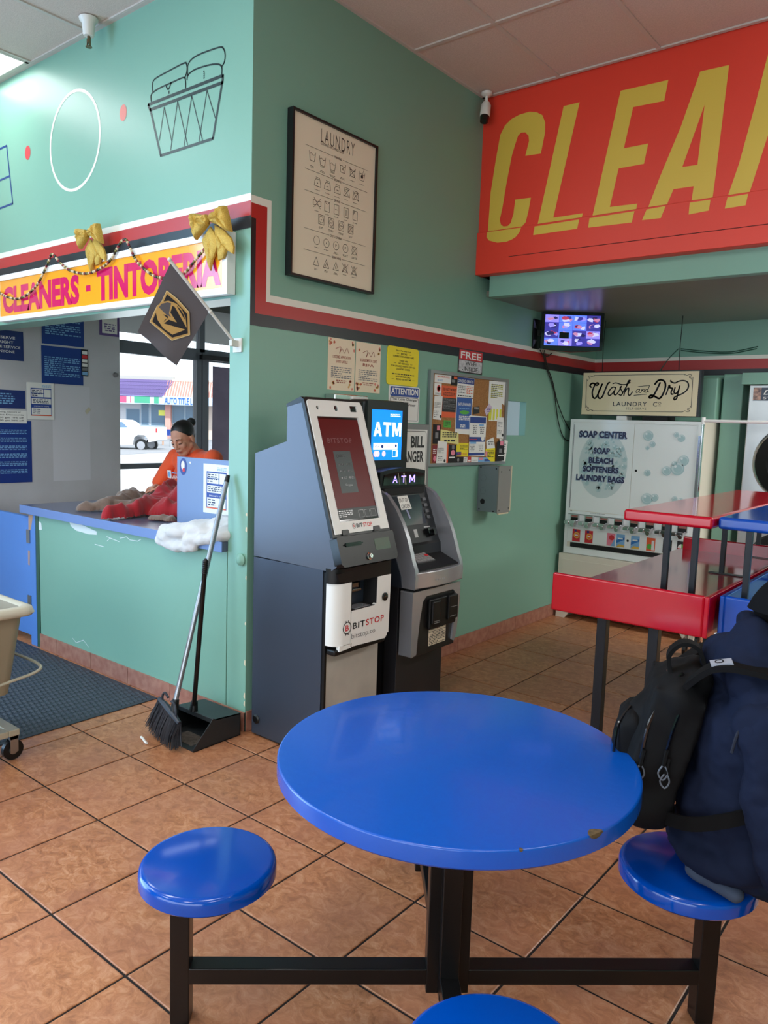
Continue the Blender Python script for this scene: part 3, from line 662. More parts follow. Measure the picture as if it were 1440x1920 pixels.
# chin band, curved in plan
def bowed(z0, z1, xe, xm, m, name, n=14, yy0=Y0+.001, yy1=Y1-.001, xb=.47, zb0=None):
    mb = MB(); pr = [(xb, yy0)]+[(xe+(xm-xe)*(1-(2*i/n-1)**2), yy0+(yy1-yy0)*i/n) for i in range(n+1)]+[(xb, yy1)]; k = len(pr)
    vs = [(x, y, z0) for x, y in pr]+[(x, y, z1) for x, y in pr]
    mb.add(vs, [(i, (i+1) % k, (i+1) % k+k, i+k) for i in range(k)]+[tuple(range(k-1, -1, -1)), tuple(range(k, 2*k))])
    return obj(name, mb, m, t, bevel=.006, smooth=True)
bowed(.738, .822, .592, .622, silver_pl, 'chin_band')
ch = greek(MB(), FBx(.6215), .75, .83, .765, .782, .0008, 1, 4); obj('chin_emboss', ch, mat('worn_silver_print', (168, 170, 172), rough=.4, metal=.3), t)
fr_ = MB().poly(FBx(.585), [(.60, .72), (1.04, .72), (1.04, .60), (1.02, .44), (1.0, .39), (.975, .40), (.985, .46), (1.0, .60), (1.0, .66), (.97, .685), (.72, .685), (.69, .66), (.672, .58), (.655, .46), (.648, .385), (.60, .375), (.598, .60)], -.08, .0)
obj('door_surround', fr_, silver_pl, t, bevel=.008, segs=3)
obj('door_face', MB().box(.50, .575, .63, 1.015, .37, .70), mat('atm_door_black', (26, 25, 26), rough=.4), t, bevel=.006)
du = MB().box(.575, .60, .74, .99, .50, .665); obj('dispenser_frame', du, black_pl, t, bevel=.01)
obj('dispenser_throat', MB().box(.58, .615, .745, .82, .53, .655), black_pl, t, bevel=.008)
obj('dispenser_throat', MB().box(.58, .615, .895, .985, .53, .665), black_pl, t, bevel=.008)
obj('dispenser_lines', MB().rect(FBx(.6155), .755, .805, .545, .548, .0).rect(FBx(.6155), .755, .81, .536, .539, 0).rect(FBx(.6155), .905, .96, .548, .551, 0).rect(FBx(.6155), .91, .975, .60, .602, 0), mat('dull_white_print', (150, 150, 150)), t)  # thin pale lines across the dispenser throats, not glowing
lb = obj('door_label', MB().rect(FBx(.5755), .765, .925, .405, .515, 0, .001), paper_cr, t)
g_ = MB().rect(FBx(.577), .765, .925, .478, .481, 0).rect(FBx(.577), .765, .925, .452, .456, 0); greek(g_, FBx(.577), .77, .92, .458, .476, 0, 2, 4, True); greek(g_, FBx(.577), .77, .92, .408, .45, 0, 5, 5)
greek(g_, FBx(.577), .79, .90, .487, .505, .0, 1, 5); obj('label_print', g_, black_pr, lb)
obj('label_mark', MB().ring(FBx(.577), .845, .498, .012, .003, .0005, 3), red_pr, lb)
# sloping fascia between the fins
SO = Vector((.335, 0, 1.235)); SV = Vector((.45-.335, 0, .93-1.235)).normalized(); SN = Vector((-SV.z, 0, SV.x))
FS = Fr(SO, (0, 1, 0), -SV, SN)       # v is 0 at the top and runs negative down the slope
obj('fascia', MB().rect(FS, Y0+.026, Y1-.026, -.33, .02, -.02, .004), black_pl, t)
obj('atm_screen', MB().rect(FS, .66, .93, -.215, -.05, .004, .0075), mat('atm_screen_dark', (38, 40, 52), rough=.1, coat=.6, emit=.05), t, bevel=.001)
nt_ = obj('paper_note', MB().poly(FS, [(.728, -.052), (.818, -.050), (.828, -.125), (.735, -.128)], .009, .0096), paper, t)
obj('handwriting', text(text(MB(), FS, 'OUT OF', .733, .812, -.086, -.064, .0102, .0), FS, 'ORDER', .742, .82, -.120, -.098, .0102, .0), black_pr, nt_)
obj('tape', MB().poly(FS, [(.775, -.128), (.79, -.128), (.80, -.178), (.785, -.178)], .0085), mat('tape_blue_grey', (128, 134, 168), rough=.3), nt_)  # slanted blue grey strip below the note
for i in range(4):
    obj('side_button', MB().rect(FS, .945, .975, -.088-.034*i, -.070-.034*i, .004, .012), mat('button_%d' % i, (74, 76, 80), rough=.4), t, bevel=.003)
m2 = MB().rect(FS, .90, .97, -.275, -.245, .004, .03).rect(FS, .925, .955, -.29, -.255, .004, .045).rect(FS, .665, .70, -.30, -.24, .004, .02)
obj('card_reader', m2, gloss_bk, t, bevel=.005)
obj('reader_marks', MB().rect(FS, .90, .955, -.238, -.232, .0045).rect(FS, .66, .69, -.232, -.227, .0045).rect(FS, .80, .83, -.285, -.24, .0045), mat('pale_grey_print', (170, 172, 172)), t)
# keypad shelf
ks = MB().add([(.42, .632, .895), (.42, 1.008, .895), (.585, 1.008, .83), (.585, .632, .83), (.42, .632, .82), (.42, 1.008, .82), (.585, 1.008, .80), (.585, .632, .80)], [(0, 3, 2, 1), (4, 5, 6, 7), (0, 1, 5, 4), (2, 3, 7, 6), (0, 4, 7, 3), (1, 2, 6, 5)])
obj('keypad_shelf', ks, black_pl, t)
PN = Vector((.065, 0, .165)).normalized(); FP = Fr((.455, 0, .8835), (0, 1, 0), Vector((.165, 0, -.065)).normalized(), PN)
kp = obj('keypad', MB().rect(FP, .70, .86, 0, .085, -.002, .004), alu, t)
for r_ in range(4):
    for c_ in range(5):
        obj('key', MB().rect(FP, .706+c_*.03, .732+c_*.03, .005+r_*.0195, .0205+r_*.0195, .004, .007), red_pr if (r_, c_) == (1, 4) else (mat('key_grey', (146, 146, 146), rough=.4) if 'key_grey' not in MATS else MATS['key_grey']), kp)
# illuminated hood
hd = MB(); prof = []; n = 12
pr = [(.60+.40*i/n, 1.322+.018*(1-(2*i/n-1)**2)) for i in range(n+1)]
outl = [(.60, 1.225)]+pr+[(1.0, 1.225)]
hd.poly(FBx(.345), outl, -.30, 0)
obj('hood', hd, black_pl, t, bevel=.008)
obj('hood_glass', MB().poly(FBx(.346), [(.622, 1.252), (.985, 1.245), (.982, 1.305)]+[(.98-.35*i/8, 1.306+.016*(1-(2*i/8-1)**2)) for i in range(9)], 0, .003), gloss_bk, t)
led = mat('atm_led_violet', (150, 130, 255), rough=.5, emit=3.0)
for ch_, u in (('A', .70), ('T', .775)): obj('lit_letter', text(MB(), FBx(.3497), ch_, u, u+.042, 1.262, 1.298, .0005, .004), led, t)
obj('lit_letter', MB().stroke(FBx(.3497), [(.852, 1.262), (.852, 1.298), (.873, 1.272), (.894, 1.298), (.894, 1.262)], .008, .0005), led, t)
obj('hood_streak', MB().poly(FBx(.3495), [(.79, 1.312), (.803, 1.312), (.825, 1.25), (.812, 1.25)], 0).poly(FBx(.3495), [(.745, 1.312), (.75, 1.312), (.765, 1.25), (.76, 1.25)], 0), mat('hood_streak_pale', (140, 132, 116), rough=.3), t)  # two pale diagonal streaks across the hood glass
obj('hood_undercut', MB().box(.25, .36, .62, .98, 1.20, 1.235), black_mt, t)
# monitor topper
tp = obj('sign_monitor', MB().box(.10, .235, .595, .955, 1.325, 1.70), black_pl, t, bevel=.022, segs=4)
obj('sign_bezel', MB().rect(FBx(.235), .60, .95, 1.33, 1.695, -.002, .012), black_pl, tp, bevel=.008)
FT = FBx(.2475)
blue_e = mat('screen_blue', (0, 124, 236), rough=.2, emit=1.3); white_e = mat('screen_white', (250, 252, 255), rough=.2, emit=1.25); navy_e = mat('screen_navy', (20, 50, 130), rough=.2, emit=.5); pink_e = mat('screen_pink', (250, 200, 215), rough=.2, emit=1.1)
obj('sign_screen', MB().rect(FT, .635, .897, 1.378, 1.648, 0, .001), blue_e, tp)
def block_atm(mb, F, u0, u1, v0, v1, n, gap=.04):
    W_ = (u1-u0); w_ = W_*(1-2*gap)/3.05; H_ = v1-v0; k = .27
    X = lambda i, a: u0+i*(w_+gap*W_)+a*w_
    Y = lambda b: v0+b*H_
    mb.poly(F, [(X(0, 0), Y(0)), (X(0, k), Y(0)), (X(0, .36), Y(.22)), (X(0, .64), Y(.22)), (X(0, 1-k), Y(0)), (X(0, 1), Y(0)), (X(0, .64), Y(1)), (X(0, .36), Y(1))], n, None, [[(X(0, .40), Y(.40)), (X(0, .60), Y(.40)), (X(0, .5), Y(.76))]])
    mb.poly(F, [(X(1, .02), Y(1)), (X(1, .02), Y(.80)), (X(1, .36), Y(.80)), (X(1, .36), Y(0)), (X(1, .64), Y(0)), (X(1, .64), Y(.80)), (X(1, .98), Y(.80)), (X(1, .98), Y(1))], n)
    mb.poly(F, [(X(2, 0), Y(0)), (X(2, 0), Y(1)), (X(2, .32), Y(1)), (X(2, .55), Y(.42)), (X(2, .78), Y(1)), (X(2, 1.1), Y(1)), (X(2, 1.1), Y(0)), (X(2, .86), Y(0)), (X(2, .86), Y(.62)), (X(2, .64), Y(.06)), (X(2, .46), Y(.06)), (X(2, .24), Y(.62)), (X(2, .24), Y(0))], n)
    return mb
obj('sign_lettering', block_atm(MB(), FT, .650, .886, 1.506, 1.582, .0018), white_e, tp)
g_ = MB().rect(FT, .652, .862, 1.434, 1.470, .0016); text(g_, FT, 'CASH', .80, .875, 1.622, 1.628, .0016) if False else greek(g_, FT, .79, .88, 1.612, 1.63, .0016, 2, 2)
obj('card_logo_strip', g_, white_e, tp)
g_ = MB(); text(g_, FT, 'VISA', .662, .700, 1.445, 1.459, .002, .01, .2); g_.disc(FT, .727, .1+1.352, .010, .002); text(g_, FT, 'PLUS', .722, .757, 1.440, 1.450, .0022); g_.disc(FT, .846, 1.455, .009, .002)
obj('card_logo_print', g_, navy_e, tp)
g_ = MB().disc(FT, .672, 1.412, .0165, .002).disc(FT, .690, 1.412, .0165, .002).disc(FT, .742, 1.412, .0155, .002); obj('card_logo', g_, pink_e, tp)
obj('card_logo', MB().rect(FT, .765, .80, 1.446, 1.462, .0021), pink_e, tp)
obj('card_logo', MB().stroke(FT, [(.818, 1.396), (.862, 1.396), (.862, 1.43), (.818, 1.43)], .003, .002, True).rect(FT, .848, .862, 1.396, 1.43, .002), white_e, tp)
obj('monitor_neck', MB().box(.12, .20, .70, .85, 1.30, 1.34), black_pl, tp)

# ================================================================== THINGS ON THE WALLS
def sgn(name, F, u0, u1, v0, v1, th, m, label, cat, group=None, frame=None):
    """a flat board or sheet as its own thing; returns the Empty and the board"""
    t = thing(name, label, cat, F.pt((u0+u1)/2, v0, 0), group)
    b = obj('sheet', MB().rect(F, u0, u1, v0, v1, .0012, th), m, t, bevel=.0006 if th < .006 else .003, segs=1)
    return t
# ---- CLEANERS - TINTORERIA light box
t = thing('cleaners_sign', 'long orange cleaners sign with magenta lettering in a white frame above the counter', 'sign', (-1.27, 0, 2.165))
obj('sign_box', MB().box(-2.45, -.104, -.046, -.002, 2.168, 2.462), mat('sign_frame_white', (232, 232, 230), rough=.35), t, bevel=.003)
FC_ = FAy(-.046)
obj('sign_face', MB().rect(FC_, -2.425, -.138, 2.198, 2.428, 0, .002), mat('sign_orange', (248, 166, 32), rough=.12, coat=.3, var=(.8, .3, (240, 140, 40)), emit=.0), t)
mg = mat('sign_magenta', (206, 22, 92), rough=.15, coat=.3)
obj('sign_lettering', text(MB(), FC_, 'CLEANERS', -2.388, -1.440, 2.215, 2.385, .0028, .05), mg, t)
obj('sign_dash', MB().rect(FC_, -1.366, -1.318, 2.278, 2.312, .0028), mg, t)
obj('sign_lettering', text(MB(), FC_, 'TINTORERIA', -1.250, -.158, 2.212, 2.395, .0028, .05), mg, t)
fm = MB().poly(FC_, [(-2.451, 2.167), (-.103, 2.167), (-.103, 2.463), (-2.451, 2.463)], -.002, .010, [[(-2.425, 2.198), (-.138, 2.198), (-.138, 2.428), (-2.425, 2.428)]])
obj('sign_frame', fm, MATS['sign_frame_white'], t)
# ---- two gold glitter bows
gold = mat('gold_glitter', (168, 126, 34), rough=.5, metal=.35, var=(420, .8, (222, 190, 92)), bump=(500, .9, .002))
def pillow(mb, F, pts, n0, n1, seed=0):
    R = random.Random(seed); k = len(pts); cu = sum(p[0] for p in pts)/k; cv = sum(p[1] for p in pts)/k
    rings = []
    for s_, n_ in ((1, n0), (.97, n0+(n1-n0)*.5), (.8, n1*.85+n0*.15), (.5, n1), (.2, n1*.93+n0*.07)):
        rings.append([F.pt(cu+(u-cu)*s_, cv+(v-cv)*s_, n_+(n1-n0)*.10*(1 if i % 2 else -1)*(s_ < .9)) for i, (u, v) in enumerate(pts)])
    vs = [p for r_ in rings for p in r_]+[F.pt(cu, cv, n1)]
    fs = [(a*k+i, a*k+(i+1) % k, (a+1)*k+(i+1) % k, (a+1)*k+i) for a in range(4) for i in range(k)]+[(4*k+i, 4*k+(i+1) % k, 5*k) for i in range(k)]
    fs.append(tuple(range(k-1, -1, -1)))
    return mb.add(vs, fs)
def dens(p):  # subdivide outline
    out = []
    for a, b in zip(p, p[1:]+p[:1]): out += [a, ((a[0]+b[0])/2, (a[1]+b[1])/2)]
    return out
FW_ = FAy(-.062)
bow = thing('gold_bow', 'large gold glitter bow at the right end of the cleaners sign', 'bow', (-.13, -.06, 2.30), 'gold glitter bows on the cleaners sign')
for nm, pts, n0, n1 in (('bow_tail', [(-0.215,2.49),(-0.18,2.454),(-0.154,2.4),(-0.175,2.359),(-0.194,2.33),(-0.212,2.28),(-0.228,2.305),(-0.251,2.367),(-0.278,2.434),(-0.246,2.462)], .0, .022),
                        ('bow_tail', [(-0.183,2.493),(-0.115,2.461),(-0.06,2.416),(-0.039,2.375),(-0.043,2.341),(-0.09,2.365),(-0.113,2.329),(-0.153,2.323),(-0.154,2.373),(-0.167,2.413),(-0.177,2.453)], .0, .024),
                        ('bow_loop', [(-0.347,2.561),(-0.311,2.559),(-0.272,2.55),(-0.215,2.531),(-0.205,2.496),(-0.24,2.473),(-0.303,2.433),(-0.323,2.48),(-0.34,2.522)], .014, .062),
                        ('bow_loop', [(-0.203,2.529),(-0.147,2.549),(-0.117,2.565),(-0.081,2.561),(-0.062,2.516),(-0.038,2.438),(-0.073,2.446),(-0.128,2.478),(-0.193,2.502)], .014, .066),
                        ('bow_knot', [(-0.229,2.533),(-0.193,2.533),(-0.179,2.505),(-0.191,2.482),(-0.226,2.502)], .04, .078)):
    obj(nm, pillow(MB(), FW_, dens([tuple(p) for p in pts]), n0, n1*.8), gold, bow, smooth=True, angle=40)
def dup(root, loc, rotz=0, label=None, group=None, scale=None):
    r = root.copy(); COL.objects.link(r); r.location = loc; r.rotation_euler = (0, 0, rotz)
    if scale: r.scale = scale
    if label: r['label'] = label
    if group: r['group'] = group
    for c0 in list(root.children):
        c = c0.copy(); COL.objects.link(c); c.parent = r
        for g0 in list(c0.children):
            g = g0.copy(); COL.objects.link(g); g.parent = c
    return r
dup(bow, (-1.205, -.06, 2.385), 0, 'gold glitter bow near the middle of the cleaners sign, above the dash', None, (.88, 1, .92))
# ---- bead garland
pts = catmull([(-2.707,2.537),(-2.516,2.431),(-2.431,2.366),(-2.237,2.305),(-2.073,2.298),(-1.891,2.361),(-1.757,2.477),(-1.704,2.522),(-1.613,2.462),(-1.513,2.411),(-1.359,2.376),(-1.228,2.379),(-1.084,2.419),(-0.979,2.503),(-0.928,2.514),(-0.895,2.474),(-0.83,2.393),(-0.749,2.338),(-0.67,2.299),(-0.57,2.278),(-0.474,2.277),(-0.401,2.296),(-0.331,2.342),(-0.255,2.389)], 8)
P3 = [Vector((p.x, -.068, p.y)) for p in pts]
g = thing('bead_garland', 'string of small dark red and gold beads swagged across the cleaners sign', 'garland', (-1.3, -.068, 2.2))
obj('cord', MB().tube(P3, .002, 5), black_m, g)
bm_ = [MB(), MB(), MB(), MB()]; acc = 0; ln = 0; i_ = 0
for a, b in zip(P3[:-1], P3[1:]):
    L = (b-a).length; 
    while acc <= L:
        bm_[i_ % 4 if i_ % 7 else 2].ell(a+(b-a)*(acc/L), .0085, .0085, .0085, 6, 4); i_ += 1; acc += .0155
    acc -= L
for mb, m in zip(bm_, (mat('bead_dark', (36, 30, 26), rough=.2), mat('bead_green_gold', (112, 104, 50), rough=.2, metal=.4), mat('bead_pearl', (206, 186, 150), rough=.2), mat('bead_red', (130, 28, 34), rough=.2))):
    o = obj('beads', mb, m, g, smooth=True, angle=80); o['kind'] = 'stuff'
# ---- flag on a white stick
fa, fb, fd = Vector((-.137, -.35, 2.26)), Vector((-.104, -.16, 2.074)), Vector((-.426, -.33, 1.973))
fu = (fb-fa).normalized(); fv = (fd-fa); fv = (fv-fu*fv.dot(fu)).normalized(); fn = fu.cross(fv)
FF = Fr(fa, fu, fv, fn)
if (Vector((2.85, -2.496, 1.57))-fa).dot(fn) < 0: FF = Fr(fa, fu, fv, -fn)
t = thing('flag', 'dark grey flag with a gold and black shield emblem on a white stick', 'flag', (-.081, 0, 1.92))
obj('flag_pole', MB().tube([(-.081, -.022, 1.938), (-.131, -.36, 2.272)], .0075, 10), mat('flag_pole_white', (206, 204, 196), rough=.4), t, smooth=True)
obj('flag_pole_tip', MB().ell((-.131, -.36, 2.272), .010, .010, .010, 10, 6), MATS['flag_pole_white'], t, smooth=True)
obj('pole_clip', MB().ell((-.101, -.155, 2.069), .011, .011, .011, 10, 6), MATS['flag_pole_white'], t, smooth=True)
obj('wall_bracket', MB().rect(FA, -.112, -.05, 1.895, 1.962, .001, .008).box(-.092, -.070, -.05, -.006, 1.92, 1.95), MATS['flag_pole_white'], t, bevel=.003)
A_, B_, C_, D_ = [(0.0001,-0.0001),(0.271,-0.0008),(0.4153,0.3301),(0.1779,0.3669)]
mb = MB(); NX, NY = 14, 18
def rip(s_, q_): return .006*sin(s_*7+q_*3)*q_+.003*sin(q_*9)
gv = []
for j in range(NY+1):
    for i in range(NX+1):
        s_, q_ = i/NX, j/NY
        u = (A_[0]*(1-s_)+B_[0]*s_)*(1-q_)+(D_[0]*(1-s_)+C_[0]*s_)*q_; v = (A_[1]*(1-s_)+B_[1]*s_)*(1-q_)+(D_[1]*(1-s_)+C_[1]*s_)*q_
        gv.append(FF.pt(u, v, rip(s_, q_)))
mb.add(gv, [(j*(NX+1)+i, j*(NX+1)+i+1, (j+1)*(NX+1)+i+1, (j+1)*(NX+1)+i) for j in range(NY) for i in range(NX)])
flo = obj('flag_cloth', mb, mat('flag_grey', (84, 78, 80), rough=.8, sheen=.3, bump=(700, .2, .0006)), t, smooth=True)
fg_, fk_, fdk = mat('emblem_gold', (190, 150, 84), rough=.6), mat('emblem_black', (24, 22, 24), rough=.7), mat('emblem_pale_gold', (214, 192, 140), rough=.6)
nE = .0085
obj('emblem_outline', MB().poly(FF, [(0.0873,0.0989),(0.1448,0.0848),(0.2247,0.0808),(0.3178,0.1563),(0.2961,0.2524),(0.1664,0.2772),(0.139,0.2252),(0.1219,0.1892),(0.1229,0.1701)], nE), fdk, flo)
obj('emblem_outline', MB().poly(FF, [(0.0918,0.1023),(0.1464,0.0889),(0.2253,0.0851),(0.3141,0.157),(0.2929,0.2484),(0.1676,0.2733),(0.1426,0.2246),(0.125,0.1875),(0.1255,0.1692)], nE+.0004), fg_, flo)
obj('emblem_field', MB().poly(FF, [(0.1023,0.1101),(0.1527,0.0999),(0.2267,0.095),(0.3051,0.1593),(0.284,0.2394),(0.1707,0.2636),(0.147,0.2207),(0.1319,0.1871),(0.1307,0.164)], nE+.0008), fk_, flo)
obj('emblem_helmet', MB().poly(FF, [(0.126,0.1928),(0.1177,0.1633),(0.1303,0.1264),(0.1606,0.104),(0.1955,0.1018),(0.2357,0.1137),(0.277,0.1428),(0.2832,0.1615),(0.2724,0.2275),(0.2233,0.2427),(0.1789,0.2363),(0.1471,0.2187)], nE+.0012), fg_, flo)
obj('emblem_crown', MB().poly(FF, [(0.1319,0.1871),(0.1255,0.1631),(0.1343,0.1353),(0.1465,0.1233),(0.1801,0.1674),(0.2001,0.1719),(0.1875,0.1772),(0.1804,0.182)], nE+.0016), MATS['flag_grey'], flo)
obj('emblem_letter_v', MB().poly(FF, [(0.1595,0.1276),(0.1682,0.1216),(0.2808,0.1455),(0.2851,0.1548),(0.2072,0.2227),(0.2041,0.1893),(0.2351,0.1667),(0.1801,0.1586)], nE+.0016), fk_, flo)
obj('emblem_slot', MB().poly(FF, [(0.1694,0.1944),(0.1853,0.1809),(0.1937,0.1828),(0.1958,0.2096),(0.2012,0.2184),(0.1957,0.1901)], nE+.0018), fk_, flo)
obj('emblem_side', MB().poly(FF, [(0.1673,0.11),(0.1951,0.1069),(0.2257,0.1127),(0.2444,0.1257)], nE+.0018), fk_, flo)
# ---- framed laundry symbols poster
t = thing('framed_poster', 'large black framed cream poster of laundry care symbols on the green wall', 'poster', (.02, .545, 2.29))
py0, py1, pz0, pz1 = .222, .868, 2.29, 3.078
obj('backing', MB().box(.002, .030, py0+.01, py1-.01, pz0+.01, pz1-.01), paper_cr, t)
fr_ = MB().poly(FB, [(py0, pz0), (py1, pz0), (py1, pz1), (py0, pz1)], .002, .042, [[(py0+.011, pz0+.011), (py1-.011, pz0+.011), (py1-.011, pz1-.011), (py0+.011, pz1-.011)]])
obj('frame', fr_, mat('poster_frame_black', (14, 16, 20), rough=.35), t)
FP4 = FBx(.031); pc = mat('poster_ink', (70, 62, 58), rough=.6)
PS = 8
def P4(l): return l
q = MB()
a, b, tc, sc_ = [(0.428,2.982),(0.684,3.036),(0.553,3.007),(0.555,2.969)]
obj('poster_title', text(MB(), FP4, 'LAUNDRY', a[0], b[0], tc[1]-.033, tc[1]+.033, .0005, -.012, space=1.25), pc, t)
obj('poster_subtitle', text(MB(), FP4, 'CLOTHING CARE SYMBOLS GUIDE', .425, .60, sc_[1]-.006, sc_[1]+.006, .0005), pc, t)
HR = [('WASHING', [(0.317,2.928),(0.793,2.935),(0.529,2.93),(0.586,2.928)]), ('IRONING', [(0.318,2.815),(0.798,2.824),(0.533,2.818),(0.585,2.818)]), ('DRYING', [(0.317,2.713),(0.798,2.721),(0.534,2.717),(0.58,2.716)]),
      ('DRY CLEANING', [(0.32,2.532),(0.795,2.538),(0.513,2.534),(0.603,2.536)]), ('BLEACHING', [(0.32,2.429),(0.797,2.434),(0.527,2.432),(0.597,2.431)])]
for s_, (l, r_, c, d_) in HR:
    v = (l[1]+r_[1])/2
    q.rect(FP4, l[0], c[0]-.008, v-.0008, v+.0008, .0006).rect(FP4, d_[0]+.008, r_[0], v-.0008, v+.0008, .0006)
    text(q, FP4, s_, c[0], d_[0], v-.006, v+.006, .0006, .01)
sw = .0022
def S_(pts, cl=False): q.stroke(FP4, pts, sw, .0006, cl)
def X_(u, v, s_): S_([(u-s_, v-s_), (u+s_, v+s_)]); S_([(u-s_, v+s_), (u+s_, v-s_)])
def cap_(u, v, n_=2, w_=.045): greek(q, FP4, u-w_/2, u+w_/2, v-.006*n_, v, .0006, n_, int(u*999), True, .4)
for i, (u, v) in enumerate([(0.368,2.887),(0.442,2.882),(0.518,2.88),(0.595,2.889),(0.672,2.889),(0.75,2.889)]):
    S_([(u-.023, v+.024), (u-.015, v-.020), (u+.015, v-.020), (u+.023, v+.024)]); S_([(u-.020, v+.010), (u-.008, v+.016), (u+.006, v+.008), (u+.020, v+.013)])
    for k in range({1: 1, 2: 2}.get(i, 0)): S_([(u-.015, v-.026-.006*k), (u+.015, v-.026-.006*k)])
    if i == 3: S_([(u-.006, v-.006), (u+.006, v-.006), (u+.002, v+.004)], True)
    if i == 4: X_(u, v, .024)
    if i == 5: q.disc(FP4, u, v, .010, .0006, 8); S_([(u, v), (u+.012, v+.034)])
    cap_(u, v-.043 if i < 4 else v-.038, 2 if i < 4 else 1)
for i, (u, v) in enumerate([(0.409,2.773),(0.483,2.774),(0.557,2.774),(0.63,2.777),(0.703,2.777)]):
    S_([(u-.024, v-.018), (u+.024, v-.018), (u+.017, v+.016), (u-.012, v+.016), (u-.020, v+.004)], True); S_([(u-.012, v+.024), (u+.014, v+.024), (u+.018, v+.014)])
    for k in range(i+1 if i < 3 else 0): q.disc(FP4, u+(k-i/2)*.009, v-.003, .0028, .0006, 8)
    if i >= 3: X_(u, v, .023)
    cap_(u, v-.034, 1)
for i, (u, v) in enumerate([(0.409,2.673),(0.483,2.672),(0.555,2.674),(0.63,2.675),(0.703,2.676)]):
    if i == 0:
        S_([(u-.028, v+.012), (u-.012, v+.012), (u, v+.004), (u+.012, v+.012), (u+.028, v+.012), (u+.028, v-.012), (u+.012, v-.012), (u, v-.004), (u-.012, v-.012), (u-.028, v-.012)], True); X_(u, v, .024)
    else:
        S_([(u-.018, v-.024), (u+.018, v-.024), (u+.018, v+.024), (u-.018, v+.024)], True)
        if i == 1: S_([(u-.018, v+.024), (u-.006, v+.014), (u+.006, v+.014), (u+.018, v+.024)])
        if i == 2: S_([(u-.010, v), (u+.010, v)])
        if i == 3: [S_([(u+k, v-.014), (u+k, v+.014)]) for k in (-.007, 0, .007)]
        if i == 4: S_([(u-.018, v), (u, v+.024)]); S_([(u-.018, v+.008), (u-.008, v+.024)])
    cap_(u, v-.036, 1, .036)
for i, (u, v) in enumerate([(0.442,2.599),(0.517,2.599),(0.594,2.6),(0.67,2.6)]):
    S_([(u-.020, v-.023), (u+.020, v-.023), (u+.020, v+.023), (u-.020, v+.023)], True); q.ring(FP4, u, v, .016, sw, .0006, 16)
    for k in range(i+1 if i < 3 else 0): q.disc(FP4, u+(k-i/2)*.008, v, .0028, .0006, 8)
    if i == 3: X_(u, v, .020)
    cap_(u, v-.034, 2, .04)
for i, (u, v) in enumerate([(0.412,2.491),(0.484,2.491),(0.558,2.492),(0.632,2.493),(0.705,2.494)]):
    q.ring(FP4, u, v, .021, sw, .0006, 20)
    if 0 < i < 4: text(q, FP4, 'APF'[i-1], u-.005, u+.005, v-.007, v+.007, .0006)
    if i == 4: X_(u, v, .023)
    cap_(u, v-.032, 2 if i > 1 else 1)
for i, (u, v) in enumerate([(0.411,2.385),(0.486,2.385),(0.56,2.386),(0.632,2.389),(0.705,2.388)]):
    S_([(u-.021, v-.018), (u+.021, v-.018), (u, v+.024)], True)
    if i == 1: S_([(u-.008, v-.016), (u+.004, v+.014)]); S_([(u+.002, v-.016), (u+.009, v+.002)])
    if i == 2: S_([(u-.005, v-.012), (u, v+.004), (u+.005, v-.012)])
    if i > 2: X_(u, v, .024)
    cap_(u, v-.030, 2 if i < 3 else 1, .035)
o = obj('poster_symbols', q, pc, t); o['kind'] = 'stuff'
# ---- two raffle notices
lf = [mat('leaf_rust', (188, 92, 60)), mat('leaf_gold', (206, 158, 88)), mat('leaf_rose', (214, 130, 112))]
def raffle(y0, y1, label, words, seed):
    t = sgn('notice', FB, y0, y1, 1.747, 2.024, .003, mat('raffle_paper', (232, 214, 186), rough=.6) if 'raffle_paper' not in MATS else MATS['raffle_paper'], label, 'notice')
    c = (y0+y1)/2; w_ = (y1-y0); q = MB(); n = .0036
    tt = MB(); text(tt, FB, words[0], c-w_*.34, c+w_*.34, 1.918, 1.934, n, .01); text(tt, FB, words[1], c-w_*.22, c+w_*.22, 1.892, 1.909, n, .01)
    greek(tt, FB, c-w_*.28, c+w_*.28, 1.785, 1.805, n, 2, seed, True)
    obj('heading', tt, MATS.get('raffle_maroon') or mat('raffle_maroon', (150, 62, 48)), t)
    s_ = MB(); s_.stroke(FB, catmull([(c-.05, 1.968), (c-.01, 1.98), (c-.02, 1.945), (c, 1.972), (c+.02, 1.95), (c+.04, 1.978), (c+.055, 1.952)], 4), .003, n); obj('script_word', s_, MATS['raffle_maroon'], t)
    greek(q, FB, y0+.025, y1-.025, 1.81, 1.875, n, 6, seed); obj('small_print', q, grey_pr, t)
    R = random.Random(seed)
    for m_ in lf:
        l_ = MB()
        for k in range(6):
            cu = R.choice((y0+R.uniform(.008, .05), y1-R.uniform(.008, .05))); cv = R.choice((1.757+R.uniform(0, .045), 2.014-R.uniform(0, .05)))
            l_.poly(FB, [(cu+R.uniform(.5, 1)*.011*cos(a*pi/3), cv+R.uniform(.5, 1)*.011*sin(a*pi/3)) for a in range(6)], n+.0002)
        o = obj('leaf_print', l_, m_, t); o['kind'] = 'stuff'
raffle(.548, .765, 'cream raffle notice with autumn leaves, the left one of the pair under the black stripe', ('CUSTOMER APPRECIATION', '$1000 RAFFLE'), 3)
raffle(.774, .992, 'cream raffle notice with autumn leaves, the right one of the pair under the black stripe', ('DE AGRADECIMIENTO AL CLIENTE', 'RIFA'), 9)
